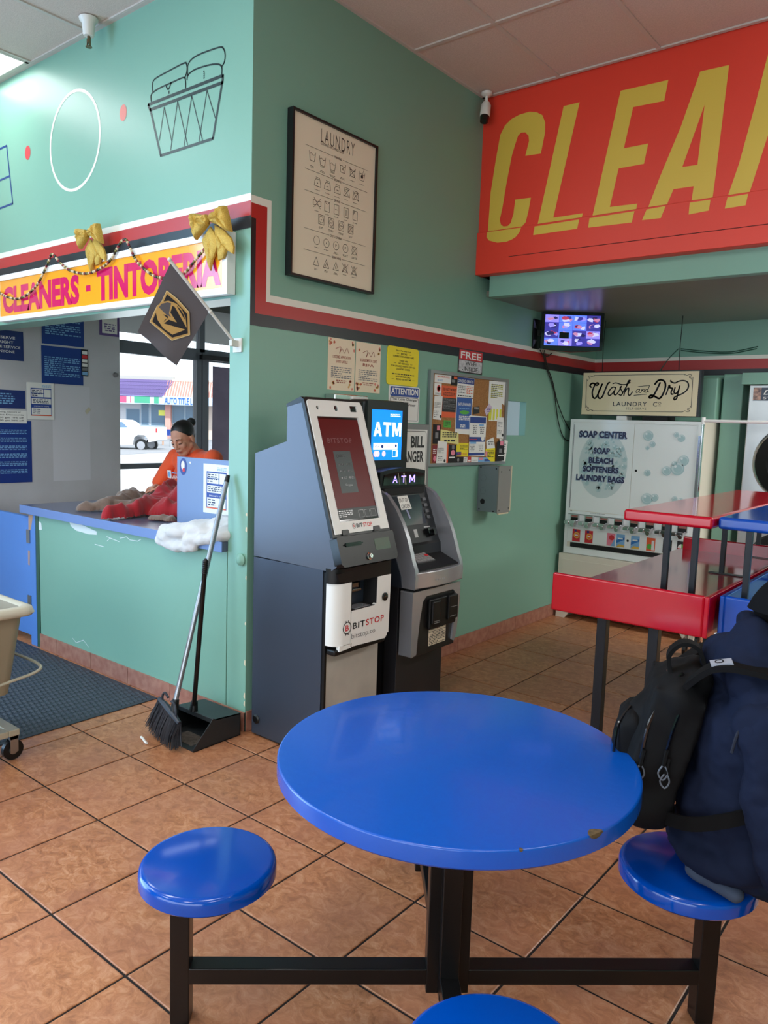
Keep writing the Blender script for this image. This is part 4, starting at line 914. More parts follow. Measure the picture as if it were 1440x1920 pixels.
# ---- yellow no refunds sign
def rrect(u0, u1, v0, v1, r): 
    out = []
    for cu, cv, a0 in ((u1-r, v1-r, 0), (u0+r, v1-r, 90), (u0+r, v0+r, 180), (u1-r, v0+r, 270)):
        out += [(cu+r*cos(radians(a0+k*22.5)), cv+r*sin(radians(a0+k*22.5))) for k in range(5)]
    return out
t = thing('yellow_sign', 'yellow rounded no refunds sign in black print above the blue attention sign', 'sign', (0, 1.205, 1.806))
obj('plate', MB().poly(FB, rrect(1.052, 1.360, 1.806, 2.031, .02), .001, .005), yellow_pr, t)
q = MB(); n = .0056
for s_, u0, u1, v in (('Please Plan what Cycle', 1.13, 1.28, 2.003), ('BEFORE', 1.18, 1.24, 1.987), ('LOADING YOUR LAUNDRY CARD', 1.105, 1.31, 1.971), ('THERE ARE', 1.165, 1.25, 1.945), ('NO REFUNDS', 1.16, 1.26, 1.930),
                      ('FOR UNUSED FUNDS LEFT ON', 1.09, 1.325, 1.913), ('LAUNDRY CARDS', 1.14, 1.275, 1.897), ('LOST OR STOLEN CARDS', 1.10, 1.32, 1.867), ('REGISTER YOUR CARD', 1.135, 1.28, 1.852), ('RELOAD FOR NEXT TIME', 1.14, 1.29, 1.836)):
    if v == 1.867: greek(q, FB, u0, u1, v-.001, v+.01, n, 1, 2)
    else: text(q, FB, s_, u0, u1, v, v+.010, n, .015)
for u, v in ((1.15, 1.991), (1.27, 1.991), (1.125, 1.934), (1.285, 1.934), (1.11, 1.84), (1.315, 1.84)): q.rect(FB, u-.012, u+.012, v, v+.002, n)
obj('sign_print', q, black_pr, t)
# ---- attention sign
t = thing('attention_sign', 'white sign with a blue attention header, partly behind the ATM monitor', 'sign', (0, 1.23, 1.585))
obj('plate', MB().poly(FB, rrect(1.078, 1.384, 1.585, 1.803, .012), .001, .004), paper, t)
obj('header', MB().poly(FB, rrect(1.090, 1.374, 1.740, 1.797, .01), .0044), blue_pr, t)
obj('lettering', text(MB(), FB, 'ATTENTION', 1.098, 1.366, 1.752, 1.790, .0049, .03), paper, t)
q = MB(); text(q, FB, 'The Coin Changer', 1.10, 1.366, 1.712, 1.732, .0048, .01); text(q, FB, 'is in the corner', 1.10, 1.345, 1.684, 1.702, .0048, .01)
q.stroke(FB, rrect(1.090, 1.374, 1.597, 1.735, .012), .003, .0045, True); obj('sign_print', q, black_pr, t)
# ---- bill changer and small chrome dispenser
t = thing('bill_changer', 'grey wall mounted bill changer with a white panel, behind the ATM', 'bill changer', (.03, 1.2, 1.10))
obj('housing', MB().box(.002, .05, .98, 1.447, 1.10, 1.578), mat('changer_grey', (128, 130, 130), rough=.45, metal=.2), t, bevel=.004)
F5 = FBx(.05); obj('face', MB().rect(F5, 1.02, 1.413, 1.12, 1.545, 0, .004), paper, t, bevel=.001)
q = MB(); text(q, F5, 'BILL', 1.245, 1.385, 1.435, 1.505, .0048, .03); text(q, F5, 'CHANGER', 1.085, 1.38, 1.345, 1.415, .0048, .03); q.stroke(F5, rrect(1.03, 1.403, 1.13, 1.535, .02), .003, .0045, True)
q.stroke(F5, rrect(1.33, 1.39, 1.24, 1.265, .004), .002, .0045, True).rect(F5, 1.30, 1.40, 1.273, 1.277, .0045); obj('lettering', q, black_pr, t)
t = thing('chrome_dispenser', 'small shiny metal dispenser on the green wall behind the grey kiosk top', 'dispenser', (.04, .72, 1.50))
obj('body', MB().box(.002, .078, .53, .80, 1.50, 1.724), chrome, t, bevel=.006)
obj('front_cover', MB().box(.076, .09, .66, .79, 1.52, 1.715), white, t, bevel=.004)
obj('shelf_plate', MB().box(.002, .06, .805, .93, 1.69, 1.72), teal, t)
# ---- free wi-fi plate
t = thing('wifi_sign', 'small weathered red and white free wi-fi plate above the cork board', 'sign', (0, 1.955, 1.932))
obj('plate', MB().rect(FB, 1.803, 2.105, 1.930, 2.088, .001, .004), mat('plate_dark_edge', (50, 44, 46), rough=.5), t)
obj('header', MB().rect(FB, 1.812, 2.098, 2.016, 2.080, .0046), red_pr, t)
obj('field', MB().poly(FB, [(1.812, 1.945), (1.83, 1.940), (2.08, 1.938), (2.098, 1.948), (2.098, 2.012), (1.812, 2.012)], .0046), mat('weathered_white', (206, 206, 208), rough=.5, var=(60, .7, (150, 150, 156))), t)
obj('lettering', text(MB(), FB, 'FREE', 1.828, 2.082, 2.024, 2.070, .0052, .02), paper, t)
q = MB(); text(q, FB, 'Wi-Fi', 1.885, 2.025, 1.982, 2.008, .0052, .01); text(q, FB, 'INSIDE', 1.87, 2.045, 1.944, 1.972, .0052, .01)
for u in (1.855, 2.06): q.disc(FB, u, 1.95, .005, .0052, 8)
obj('lettering', q, black_pr, t)
# ---- cork board crowded with papers
t = thing('cork_board', 'aluminium framed cork notice board crowded with flyers on the green wall', 'notice board', (.01, 1.96, 1.31))
by0, by1, bz0, bz1 = 1.472, 2.452, 1.311, 1.922
obj('cork', MB().box(.002, .010, by0+.01, by1-.01, bz0+.01, bz1-.01), cork, t)
fr_ = MB().poly(FB, [(by0, bz0), (by1, bz0), (by1, bz1), (by0, bz1)], .002, .022, [[(by0+.03, bz0+.02), (by1-.03, bz0+.02), (by1-.03, bz1-.02), (by0+.03, bz1-.02)]])
obj('frame', fr_, alu, t)
F1 = FBx(.0105)
def pin(name, pts, m, label, n=.0008, parts=(), group='flyers pinned on the cork board'):
    cu = sum(p[0] for p in pts)/len(pts); cv = min(p[1] for p in pts)
    r_ = thing(name, label, 'flyer', F1.pt(cu, cv, n), group)
    obj('sheet', MB().poly(F1, pts, n, n+.0008), m, r_)
    u0, u1 = min(p[0] for p in pts), max(p[0] for p in pts); v0, v1 = min(p[1] for p in pts), max(p[1] for p in pts)
    for pr in parts:
        k, (a, b, c, d_), mm = pr[0], pr[1], pr[2]
        U0, U1, V0, V1 = u0+(u1-u0)*a, u0+(u1-u0)*b, v0+(v1-v0)*c, v0+(v1-v0)*d_
        q = MB()
        if k == 'r': q.rect(F1, U0, U1, V0, V1, n+.0011); nm = 'printed_block'
        elif k == 'g': greek(q, F1, U0, U1, V0, V1, n+.0015, pr[3], int(cu*1000), len(pr) > 4); nm = 'small_print'
        elif k == 't': text(q, F1, pr[3], U0, U1, V0, V1, n+.0015, .01); nm = 'lettering'
        elif k == 'e': q.disc(F1, (U0+U1)/2, (V0+V1)/2, (U1-U0)/2, n+.0013, 14, (V1-V0)/2); nm = 'printed_block'
        obj(nm, q, mm, r_)
    return r_
pin('flyer', [(1.528,1.896),(1.716,1.901),(1.715,1.848),(1.528,1.846)], paper, 'white neighborhood board card at the top left of the cork board', parts=(('t', (.15, .9, .62, .82), orange_pr, 'NEIGHBORHOOD'), ('t', (.18, .5, .2, .42), lightblue_pr, 'BOARD')))
pin('photo_card', [(1.716,1.9),(1.79,1.9),(1.791,1.839),(1.714,1.84)], black_mt, 'small dark photo card beside the white board card', .0012, (('r', (.1, .6, .3, .6), grey_pr), ('r', (.4, .9, .7, .95), orange_pr)))
pin('flyer', [(1.528,1.842),(1.609,1.843),(1.608,1.765),(1.53,1.767)], paper, 'white card with a dark oval badge left of the orange flyer', parts=(('e', (.35, .85, .3, .85), red_pr), ('e', (.45, .75, .4, .75), yellow_pr), ('g', (.15, .9, .05, .22), grey_pr, 2)))
pin('flyer', [(1.61,1.832),(1.795,1.833),(1.788,1.629),(1.615,1.628)], orange_pr, 'orange flyer with a large black text block', .0006, (('r', (.08, .94, .18, .62), black_pr), ('t', (.08, .92, .84, .93), black_pr, 'DO NOT WORRY'), ('g', (.12, .88, .68, .8), black_pr, 3), ('g', (.14, .9, .25, .6), grey_pr, 9)))
pin('flyer', [(1.534,1.762),(1.624,1.762),(1.619,1.61),(1.526,1.614)], paper, 'narrow white card with a black diamond below the badge card', .0014, (('g', (.1, .8, .5, .75), grey_pr, 6), ('g', (.1, .6, .1, .4), grey_pr, 4), ('e', (.72, .95, .08, .22), black_pr)))
pin('flyer', [(1.793,1.897),(1.998,1.9),(1.991,1.769),(1.786,1.765)], paper, 'white flyer headed dinero gratis with a navy band', .0014, (('r', (.03, .99, .68, .98), MATS['notice_blue']), ('t', (.06, .94, .74, .88), paper, 'DINERO GRATIS'), ('g', (.08, .48, .2, .6), grey_pr, 5), ('g', (.55, .95, .2, .6), orange_pr, 5), ('g', (.08, .9, .04, .14), black_pr, 1)))
pin('flyer', [(1.785,1.765),(1.988,1.761),(1.963,1.52),(1.783,1.526)], paper, 'blue raffle winner flyer in the middle of the cork board', .0022, (('r', (.04, .93, .15, 1.0), mat('flyer_blue', (44, 88, 160))), ('t', (.12, .88, .78, .86), paper, 'RAFFLE WINNER'), ('g', (.2, .8, .68, .73), lightblue_pr, 1), ('e', (.22, .8, .55, .66), green_pr), ('g', (.2, .85, .38, .52), paper, 3), ('g', (.3, .6, .18, .28), paper, 2)))
pin('flyer', [(1.952,1.65),(2.176,1.648),(2.169,1.37),(1.967,1.377)], paper, 'white and navy price flyer, lowest large sheet in the middle of the board', .0032, (('r', (.04, .96, .82, .97), MATS['notice_blue']), ('r', (.04, .96, .36, .48), MATS['notice_blue']), ('r', (.03, .95, .03, .09), MATS['notice_blue']), ('g', (.2, .48, .55, .78), grey_pr, 5, 1), ('g', (.6, .92, .55, .74), grey_pr, 4, 1), ('g', (.1, .4, .12, .3), grey_pr, 5, 1), ('g', (.58, .9, .12, .3), grey_pr, 4, 1), ('g', (.05, .5, .4, .44), red_pr, 1), ('r', (.58, .85, .75, .80), lightblue_pr), ('r', (.1, .45, .31, .36), lightblue_pr), ('e', (.72, .92, .38, .52), paper)))
pin('flyer', [(2.193,1.898),(2.42,1.902),(2.415,1.736),(2.38,1.747),(2.384,1.62),(2.211,1.62),(2.194,1.756)], paper, 'white flyer with yellow highlighted lines and torn tabs', .001, (('g', (.12, .85, .56, .92), mat('highlight_yellow', (214, 214, 60)), 8), ('r', (.05, .22, .02, .3), MATS['highlight_yellow']), ('r', (.30, .42, .02, .3), MATS['highlight_yellow']), ('r', (.5, .62, .04, .3), MATS['highlight_yellow']), ('r', (.70, .82, .04, .3), MATS['highlight_yellow']), ('g', (.14, .83, .57, .93), grey_pr, 8)))
pin('flyer', [(2.003,1.708),(2.076,1.715),(2.08,1.668),(2,1.658)], black_pr, 'small black card right of the blue raffle flyer', .002, (('g', (.15, .85, .6, .9), paper, 2),))
pin('flyer', [(2.203,1.74),(2.25,1.713),(2.171,1.653),(2.144,1.69)], mat('lilac_paper', (206, 184, 206)), 'tilted lilac paper scrap over the torn tabs', .0022, (('g', (.3, .8, .3, .7), purple_pr, 3),))
pin('flyer', [(1.648,1.61),(1.735,1.609),(1.735,1.563),(1.648,1.564)], green_pr, 'small bright green card on the cork', .001, (('g', (.12, .9, .2, .85), black_pr, 4),))
pin('flyer', [(1.615,1.551),(1.826,1.53),(1.834,1.452),(1.616,1.473)], mat('yellow_note_paper', (226, 218, 138)), 'pale yellow handwritten note on the cork board', .003, (('g', (.1, .9, .45, .85), black_pr, 3), ('g', (.2, .85, .15, .38), black_pr, 1)))
pin('photo_card', [(1.532,1.581),(1.619,1.581),(1.616,1.455),(1.534,1.457)], black_mt, 'dark photo card at the left edge above the maroon card', .001, (('r', (.3, .7, .3, .6), grey_pr), ('r', (.5, .85, .7, .95), pink_pr)))
pin('flyer', [(1.535,1.449),(1.589,1.447),(1.591,1.333),(1.537,1.336)], mat('maroon_card', (130, 24, 36)), 'maroon card in the lower left corner of the cork board', .001, (('g', (.1, .8, .5, .8), paper, 3), ('e', (.2, .8, .1, .4), pink_pr)))
pin('flyer', [(1.588,1.477),(1.693,1.469),(1.693,1.327),(1.577,1.332)], paper, 'white card with black diamond at the bottom left beside the maroon card', .004, (('g', (.15, .7, .45, .7), grey_pr, 5), ('g', (.15, .6, .12, .35), grey_pr, 3), ('e', (.72, .92, .05, .2), black_pr)))
pin('flyer', [(1.694,1.453),(1.715,1.452),(1.715,1.329),(1.686,1.329)], orange_pr, 'thin orange printed strip at the bottom of the board', .002)
pin('photo_card', [(1.717,1.453),(1.807,1.451),(1.813,1.332),(1.714,1.332)], black_mt, 'dark photo card at the bottom beside the yellow flyer', .003, (('e', (.3, .8, .4, .7), pink_pr), ('r', (.1, .8, .25, .32), paper), ('r', (.4, .7, .75, .95), grey_pr)))
pin('flyer', [(1.833,1.464),(1.958,1.461),(1.958,1.37),(1.813,1.378),(1.811,1.449)], yellow_pr, 'yellow flyer left of the large price flyer at the bottom', .002, (('g', (.3, .95, .5, .85), black_pr, 5), ('g', (.1, .9, .1, .3), red_pr, 2), ('r', (0, .4, .1, .35), MATS['notice_blue'])))
pin('photo_card', [(1.817,1.37),(1.905,1.367),(1.902,1.329),(1.816,1.331)], black_mt, 'small dark card on the bottom edge, left of the white cards', .0015, (('e', (.1, .4, .2, .8), grey_pr),))
pin('flyer', [(1.905,1.367),(1.953,1.365),(1.952,1.329),(1.904,1.329)], paper, 'tiny white card on the bottom edge next to the red card', .0015, (('g', (.2, .8, .2, .8), grey_pr, 3),))
pin('flyer', [(1.955,1.368),(1.998,1.367),(1.998,1.328),(1.954,1.329)], red_pr, 'tiny red card on the bottom edge of the cork board', .0015, (('r', (.2, .9, .2, .5), paper),))
pin('flyer', [(2.001,1.367),(2.091,1.364),(2.09,1.329),(2.002,1.329)], paper, 'small white card on the bottom edge right of the red one', .0015, (('g', (.2, .8, .2, .5), grey_pr, 2),))
pin('flyer', [(2.091,1.364),(2.259,1.36),(2.258,1.327),(2.092,1.329)], lightblue_pr, 'light blue photo strip on the bottom edge of the cork board', .0015, (('r', (.5, .95, .2, .6), MATS['notice_blue']), ('r', (.05, .4, .5, .9), pink_pr)))
pin('flyer', [(2.282,1.504),(2.31,1.428),(2.196,1.423),(2.186,1.478)], paper, 'small tilted white note above the right yellow flyer', .003, (('g', (.2, .8, .3, .7), grey_pr, 2),))
pin('flyer', [(2.185,1.422),(2.315,1.428),(2.316,1.33),(2.262,1.331),(2.181,1.374)], yellow_pr, 'yellow flyer at the bottom right of the cork board', .002, (('g', (.2, .9, .3, .85), black_pr, 5), ('r', (.02, .2, .4, .75), pink_pr)))
pin('flyer', [(2.323,1.648),(2.415,1.648),(2.422,1.494),(2.329,1.498)], paper, 'narrow white card on the right edge of the cork board', .0016, (('g', (.1, .8, .55, .8), grey_pr, 5), ('g', (.1, .7, .2, .4), grey_pr, 3), ('e', (.75, .98, .1, .25), black_pr)))
pin('flyer', [(2.354,1.496),(2.475,1.479),(2.451,1.329),(2.395,1.333)], paper, 'white card sticking out over the right frame of the cork board', .012, (('g', (.4, .8, .3, .8), grey_pr, 5),))
pin('photo_card', [(2.318,1.474),(2.419,1.485),(2.429,1.336),(2.32,1.332)], black_mt, 'dark photo card in the bottom right corner of the cork board', .014, (('r', (.3, .65, .4, .6), grey_pr), ('r', (.2, .9, .25, .3), paper), ('r', (.4, .8, .75, .95), pink_pr)))
# ---- junction box below the board
t = thing('junction_box', 'grey metal junction box with unpainted edges under the cork board', 'electrical box', (.083, 2.19, .98))
jb = mat('junction_grey', (118, 130, 136), rough=.45, metal=.2)
obj('box', MB().box(.001, .162, 2.122, 2.284, .985, 1.306), jb, t, bevel=.002)
obj('cover', MB().box(.162, .170, 2.118, 2.288, .980, 1.31), mat('junction_cover', (126, 126, 122), rough=.5), t, bevel=.001)
obj('bare_edge', MB().box(.158, .169, 2.288, 2.30, .99, 1.31).box(.160, .171, 2.135, 2.27, .972, .980), mat('old_paint_edge', (206, 192, 160), rough=.7), t)
FJ = FAy(2.122)
obj('knockout_hole', MB().disc(FJ, .045, 1.055, .019, .001, 18), black_mt, t)
for v in (1.13, 1.22): obj('knockout', MB().ring(FJ, .045, v, .022, .0015, .001, 20), mat('knockout_line', (92, 104, 110)) if 'knockout_line' not in MATS else MATS['knockout_line'], t)
for u, v in ((.02, 1.295), (.145, 1.29), (.02, 1.0), (.135, .992)): obj('screw', MB().disc(FJ, u, v, .006, .0012, 8), black_mt, t)
for u, v in ((2.15, 1.27), (2.26, 1.28), (2.14, 1.0), (2.27, 1.01)): obj('screw', MB().disc(FBx(.170), u, v, .006, .0006, 8), black_mt, t)
# ---- security camera at the corner, sprinkler head
t = thing('security_camera', 'white bullet security camera hanging at the corner of the red sign', 'camera', (.07, 1.90, 3.52))
wc = mat('camera_white', (226, 222, 214), rough=.35)
obj('base', MB().lathe([(.001, 3.70), (.035, 3.70), (.035, 3.685), (.02, 3.675), (.001, 3.675)], (.07, 1.90, 0), 24), wc, t, smooth=True)
obj('arm', MB().tube([(.07, 1.90, 3.68), (.07, 1.90, 3.64), (.072, 1.895, 3.625)], .010, 10), wc, t, smooth=True)
obj('housing', MB().tube([(.066, 1.905, 3.635), (.068, 1.90, 3.62), (.072, 1.885, 3.555), (.073, 1.882, 3.545)], [.024, .032, .033, .031], 18), wc, t, smooth=True)
obj('lens', MB().tube([(.0725, 1.884, 3.55), (.0745, 1.875, 3.513)], [.031, .027], 18), gloss_bk, t, smooth=True)
t = thing('sprinkler_head', 'white ceiling sprinkler head with a brass deflector above the wall drawings', 'sprinkler', (-1.22, -.10, 3.60))
obj('escutcheon', MB().lathe([(.001, 3.70), (.050, 3.70), (.048, 3.69), (.034, 3.672), (.030, 3.62), (.026, 3.61), (.001, 3.61)], (-1.22, -.10, 0), 24), wc, t, smooth=True)
obj('deflector', MB().cyl((-1.22, -.10, 3.61), (-1.22, -.10, 3.575), .008).box(-1.235, -1.231, -.104, -.096, 3.555, 3.60).box(-1.209, -1.205, -.104, -.096, 3.555, 3.60).cyl((-1.22, -.10, 3.553), (-1.22, -.10, 3.557), .017), mat('old_brass', (120, 104, 78), rough=.4, metal=.8), t)
# ---- wall monitor with bracket and cables
t = thing('wall_monitor', 'black monitor of camera views on a wall bracket in the corner', 'monitor', (.225, 3.0, 2.165))
ma, mb_ = Vector((.045, 2.855, 0)), Vector((.415, 3.150, 0)); mu = (mb_-ma).normalized(); mn = Vector((mu.y, -mu.x, 0))
ml = (mb_-ma).length; FM = Fr(ma, mu, (0, 0, 1), mn)
obj('bezel', MB().poly(FM, [(0, 2.185), (ml*.25, 2.170), (ml*.5, 2.164), (ml*.75, 2.170), (ml, 2.182), (ml, 2.458), (0, 2.458)], -.035, 0), gloss_bk, t, bevel=.004)
scr = obj('screen', MB().rect(FM, .026, ml-.026, 2.208, 2.438, .0, .002), mat('cctv_base', (70, 66, 190), rough=.2, emit=.7), t)
R = random.Random(11); cols = [mat('cctv_%d' % i, c, rough=.3, emit=.9) for i, c in enumerate([(150, 140, 240), (60, 56, 150), (200, 200, 250), (176, 60, 90), (40, 36, 90), (190, 130, 170), (96, 130, 240)])]
for r_ in range(4):
    for c_ in range(4):
        u0 = .026+(ml-.052)/4*c_; v0 = 2.208+.23/4*r_; du_, dv_ = (ml-.052)/4, .23/4
        cell = obj('camera_view', MB().rect(FM, u0+.001, u0+du_-.001, v0+.001, v0+dv_-.001, .0025), cols[R.choice((0, 1, 1, 6))], scr)
        for k, m_ in enumerate(R.sample([0, 2, 3, 4, 5, 2, 1], 4)):
            cu, cv = u0+du_*R.uniform(.25, .75), v0+dv_*R.uniform(.3, .7); pts = []
            for a in range(6):
                rr = R.uniform(.4, 1); pts.append((min(max(cu+du_*.34*rr*cos(a*pi/3+k), u0), u0+du_), min(max(cv+dv_*.36*rr*sin(a*pi/3+k), v0), v0+dv_)))
            mm = MB().poly(FM, pts, .003+k*.0004)
            o = obj('view_shape', mm, cols[m_], scr)
obj('menu_box', MB().rect(FM, .138, .212, 2.262, 2.308, .0055), mat('cctv_black', (6, 6, 14), rough=.2), scr)
obj('wall_bracket', MB().box(.001, .012, 2.80, 2.90, 2.18, 2.40).bar((.01, 2.85, 2.30), (.12, 2.98, 2.31), .03, .04), black_m, t)
obj('bracket_wing', MB().poly(FBx(.013), [(2.80, 2.39), (2.80, 2.335), (2.86, 2.325)], 0).poly(FBx(.013), [(2.80, 2.19), (2.80, 2.245), (2.86, 2.25)], 0), alu, t)
for k, pp in enumerate(([(2.964,2.181),(3.026,2.07),(3.125,1.965),(3.201,1.866),(3.239,1.77),(3.292,1.655),(3.373,1.544),(3.46,1.491),(3.572,1.482)], [(2.982,2.183),(3.038,2.071),(3.145,1.96),(3.231,1.827),(3.322,1.726),(3.428,1.634),(3.548,1.558)], [(2.905,2.176),(2.957,2.142),(3.029,2.14),(3.106,2.172)])):
    single('monitor_cable', MB().tube([(.012+.004*k, p.x, p.y) for p in catmull(pp, 5)], .0045, 6), black_m, ('black cable hanging from the monitor, the outer left loop', 'black cable hanging from the monitor, the straighter inner one', 'short black cable loop right under the monitor edge')[k], 'cable', 'monitor cables', smooth=True)
# ---- notices on the white booth wall (x = -3.185)
FWW = FBx(-3.185)
def bnote(y0, y1, z0, z1, m, label, name='notice', n=.003):
    return sgn(name, FWW, y0, y1, z0, z1, n, m, label, 'notice')
grn_navy = mat('notice_navy', (28, 46, 108), rough=.4)
t = bnote(.10, .472, 1.970, 2.195, grn_navy, 'navy reserve the right notice, uppermost left on the white booth wall')
q = MB()
for s_, a, b, v in (('WE RESERVE', .17, .408, 2.13), ('THE RIGHT', .20, .395, 2.095), ('TO REFUSE SERVICE', .13, .448, 2.06), ('TO ANYONE', .20, .402, 2.025)): text(q, FWW, s_, a, b, v, v+.02, .0036, .01)
obj('lettering', q, paper, t)
t = bnote(.622, .982, 2.125, 2.42, notice_bl, 'plain blue text notice directly under the cleaners sign'); obj('small_print', greek(MB(), FWW, .65, .955, 2.20, 2.36, .0036, 9, 2), lightblue_pr, t)
t = bnote(.616, .972, 1.812, 2.110, notice_bl, 'blue text notice below the upper blue one, card logos beside it'); obj('small_print', greek(MB(), FWW, .64, .945, 1.87, 2.03, .0036, 10, 3), lightblue_pr, t)
t = bnote(.955, 1.015, 1.89, 2.11, black_pr, 'narrow strip of payment card logos overlapping the blue notice', 'card_logo_strip', .006)
for i, m_ in enumerate((paper, red_pr, paper, paper, grey_pr, lightblue_pr)): obj('card_logo', MB().rect(FWW, .962, 1.008, 1.90+.034*(5-i), 1.926+.034*(5-i), .0068), m_, t)
def pricelist(F, u0, u1, v0, v1, n, label, name='price_list'):
    t = sgn(name, F, u0, u1, v0, v1, n, paper, label, 'notice'); W_, H_ = u1-u0, v1-v0; q = MB(); n2 = n+.0008
    X = lambda a: u0+W_*a
    Y = lambda a: v0+H_*a
    obj('blue_frame', MB().poly(F, [(X(.13), Y(.1)), (X(.9), Y(.1)), (X(.9), Y(.85)), (X(.13), Y(.85))], n2), blue_pr, t)
    for i, (a, b, c, d_) in enumerate(((.16, .6, .72, .82), (.16, .6, .61, .70), (.63, .88, .61, .82), (.16, .88, .42, .57), (.16, .88, .13, .32))): obj('table_cell', MB().rect(F, X(a), X(b), Y(c), Y(d_), n2+.0005), paper, t)
    greek(q, F, X(.18), X(.56), Y(.63), Y(.81), n2+.001, 4, 1); greek(q, F, X(.2), X(.8), Y(.44), Y(.56), n2+.001, 3, 2); greek(q, F, X(.2), X(.5), Y(.15), Y(.3), n2+.001, 3, 5)
    obj('small_print', q, navy_pr, t); obj('lettering', text(MB(), F, 'SPECIALTY ITEMS', X(.24), X(.8), Y(.345), Y(.375), n2+.001), paper, t)
    obj('footer_band', MB().rect(F, X(.14), X(.89), Y(.1), Y(.125), n2+.001), orange_pr, t)
    q = MB(); greek(q, F, X(.55), X(.9), Y(.87), Y(.95), n2, 3, 8); obj('header_print', q, lightblue_pr, t)
pricelist(FWW, .492, .712, 1.520, 1.812, .006, 'white price list with a blue frame on the white booth wall')
t = bnote(.10, .478, 1.60, 1.742, grn_navy, 'navy notice above the volume discounts strip', n=.004); obj('small_print', greek(MB(), FWW, .2, .40, 1.63, 1.72, .0048, 5, 4, True), lightblue_pr, t)
t = bnote(.08, .486, 1.488, 1.585, paper, 'white printed strip about washing and volume discounts', n=.006)
q = MB()
for s_, a, b, v in (('Drop off Dry Cleaning, Laundry or', .1, .44, 1.565), ('Special Volume Discounts', .1, .46, 1.543), ('$100.00 get 10% off', .2, .46, 1.521), ('$200.00 get 20% off', .2, .46, 1.499)): text(q, FWW, s_, a, b, v, v+.014, .0068, .01)
obj('lettering', q, black_pr, t)
t = bnote(.02, .522, 1.020, 1.505, notice_bl, 'tall blue text notice at the left edge, lowest on the booth wall'); q = MB()
for i in range(6): greek(q, FWW, .05, .485, 1.09+i*.062, 1.128+i*.062, .0036, 3, i)
obj('small_print', q, lightblue_pr, t)
t = bnote(1.125, 1.312, 2.245, 2.45, purple_pr, 'purple framed notice at the window edge of the booth wall', n=.004)
obj('inner_sheet', MB().rect(FWW, 1.148, 1.29, 2.265, 2.43, .0046), paper, t); obj('small_print', greek(MB(), FWW, 1.16, 1.28, 2.28, 2.35, .0052, 4, 6, True), purple_pr, t)
q = MB().poly(FWW, [(.985, 1.60), (1.02, 1.635), (1.035, 1.612), (1.0, 1.575)], .0005, .004); single('tape_scrap', q, mat('old_tape', (190, 184, 160)), 'small piece of old tape stuck on the bare white booth wall', 'tape')
single('door_stop', MB().lathe([(.001, 0), (.022, 0), (.018, .02), (.001, .024)], (-3.185, 1.27, 1.92), 14, (Vector((0, 1, 0)), Vector((0, 0, 1)), Vector((1, 0, 0)))), grey_pr, 'small round grey wall knob near the booth window', 'wall knob', smooth=True)
obj('patched_board', MB().rect(FWW, .70, 1.03, 1.02, 1.80, .0004), mat('patched_white', (204, 204, 210), rough=.5), wW)

# ================================================================== COUNTER, GATE, MAT
t = thing('counter', 'long blue grey laminate counter top above the green half wall', 'counter', (-1.2, .34, .905))
lam = mat('laminate_blue_grey', (84, 92, 116), rough=.28, coat=.2); lam_e = mat('laminate_edge_blue', (98, 124, 176), rough=.4)
obj('worktop', MB().box(-2.25, -.15, -.03, .72, .905, .955), lam, t, bevel=.003)
obj('worktop_edge', MB().box(-2.252, -.15, -.036, -.0305, .903, .957), lam_e, t, bevel=.001)
single('counter_bracket', MB().box(-2.2, -2.1, .05, .7, .60, .903), lam_e, 'blue support board under the left end of the counter', 'support')
t = thing('half_gate', 'blue painted half height swing gate left of the counter', 'gate', (-2.65, .02, 0))
gb = mat('gate_blue', (84, 132, 204), rough=.45, var=(3, .3, (76, 120, 190)))
obj('gate_panel', MB().box(-3.16, -2.19, .0, .035, .06, .875), gb, t, bevel=.003)
obj('gate_post', MB().box(-2.185, -2.105, -.006, .05, .0, .93), gb, t, bevel=.003)
for z in (.25, .70): obj('hinge', MB().box(-2.215, -2.17, -.012, -.006, z, z+.09), alu, t)
wd_ = mat('bare_wood', (176, 140, 116), rough=.8)
obj('worn_patch', MB().poly(FAy(-.0065), [(-2.189,0.891),(-2.129,0.894),(-2.135,0.867),(-2.162,0.792),(-2.192,0.777)], 0), wd_, t); obj('worn_patch', MB().poly(FAy(-.0065), [(-2.204,0.648),(-2.178,0.645),(-2.186,0.546),(-2.206,0.55)], 0), wd_, t)
t = thing('floor_mat', 'large dark rubber mat with raised oval ribs on the tile floor by the counter', 'mat', (-1.9, -1, .0))
rub = mat('mat_rubber', (44, 52, 62), rough=.55, bump=(400, .4, .001))
obj('mat_base', MB().box(-3.1, -.70, -1.95, -.028, .0005, .006), rub, t, bevel=.003)
mbp = MB(); px, py = .052, .026
for i in range(int(2.3/px)):
    for j in range(int(1.85/py)):
        cx = -.745-i*px; cy = -.06-j*py-(py/2 if i % 2 else 0)
        a, b, h = .023, .010, .0115
        mbp.add([(cx-a, cy, .006), (cx-a*.6, cy-b, .006), (cx+a*.6, cy-b, .006), (cx+a, cy, .006), (cx+a*.6, cy+b, .006), (cx-a*.6, cy+b, .006), (cx-a*.55, cy, h), (cx+a*.55, cy, h)],
                [(0, 1, 6), (1, 2, 7, 6), (2, 3, 7), (3, 4, 7), (4, 5, 6, 7), (5, 0, 6)])
o = obj('mat_ribs', mbp, rub, t); o['kind'] = 'stuff'
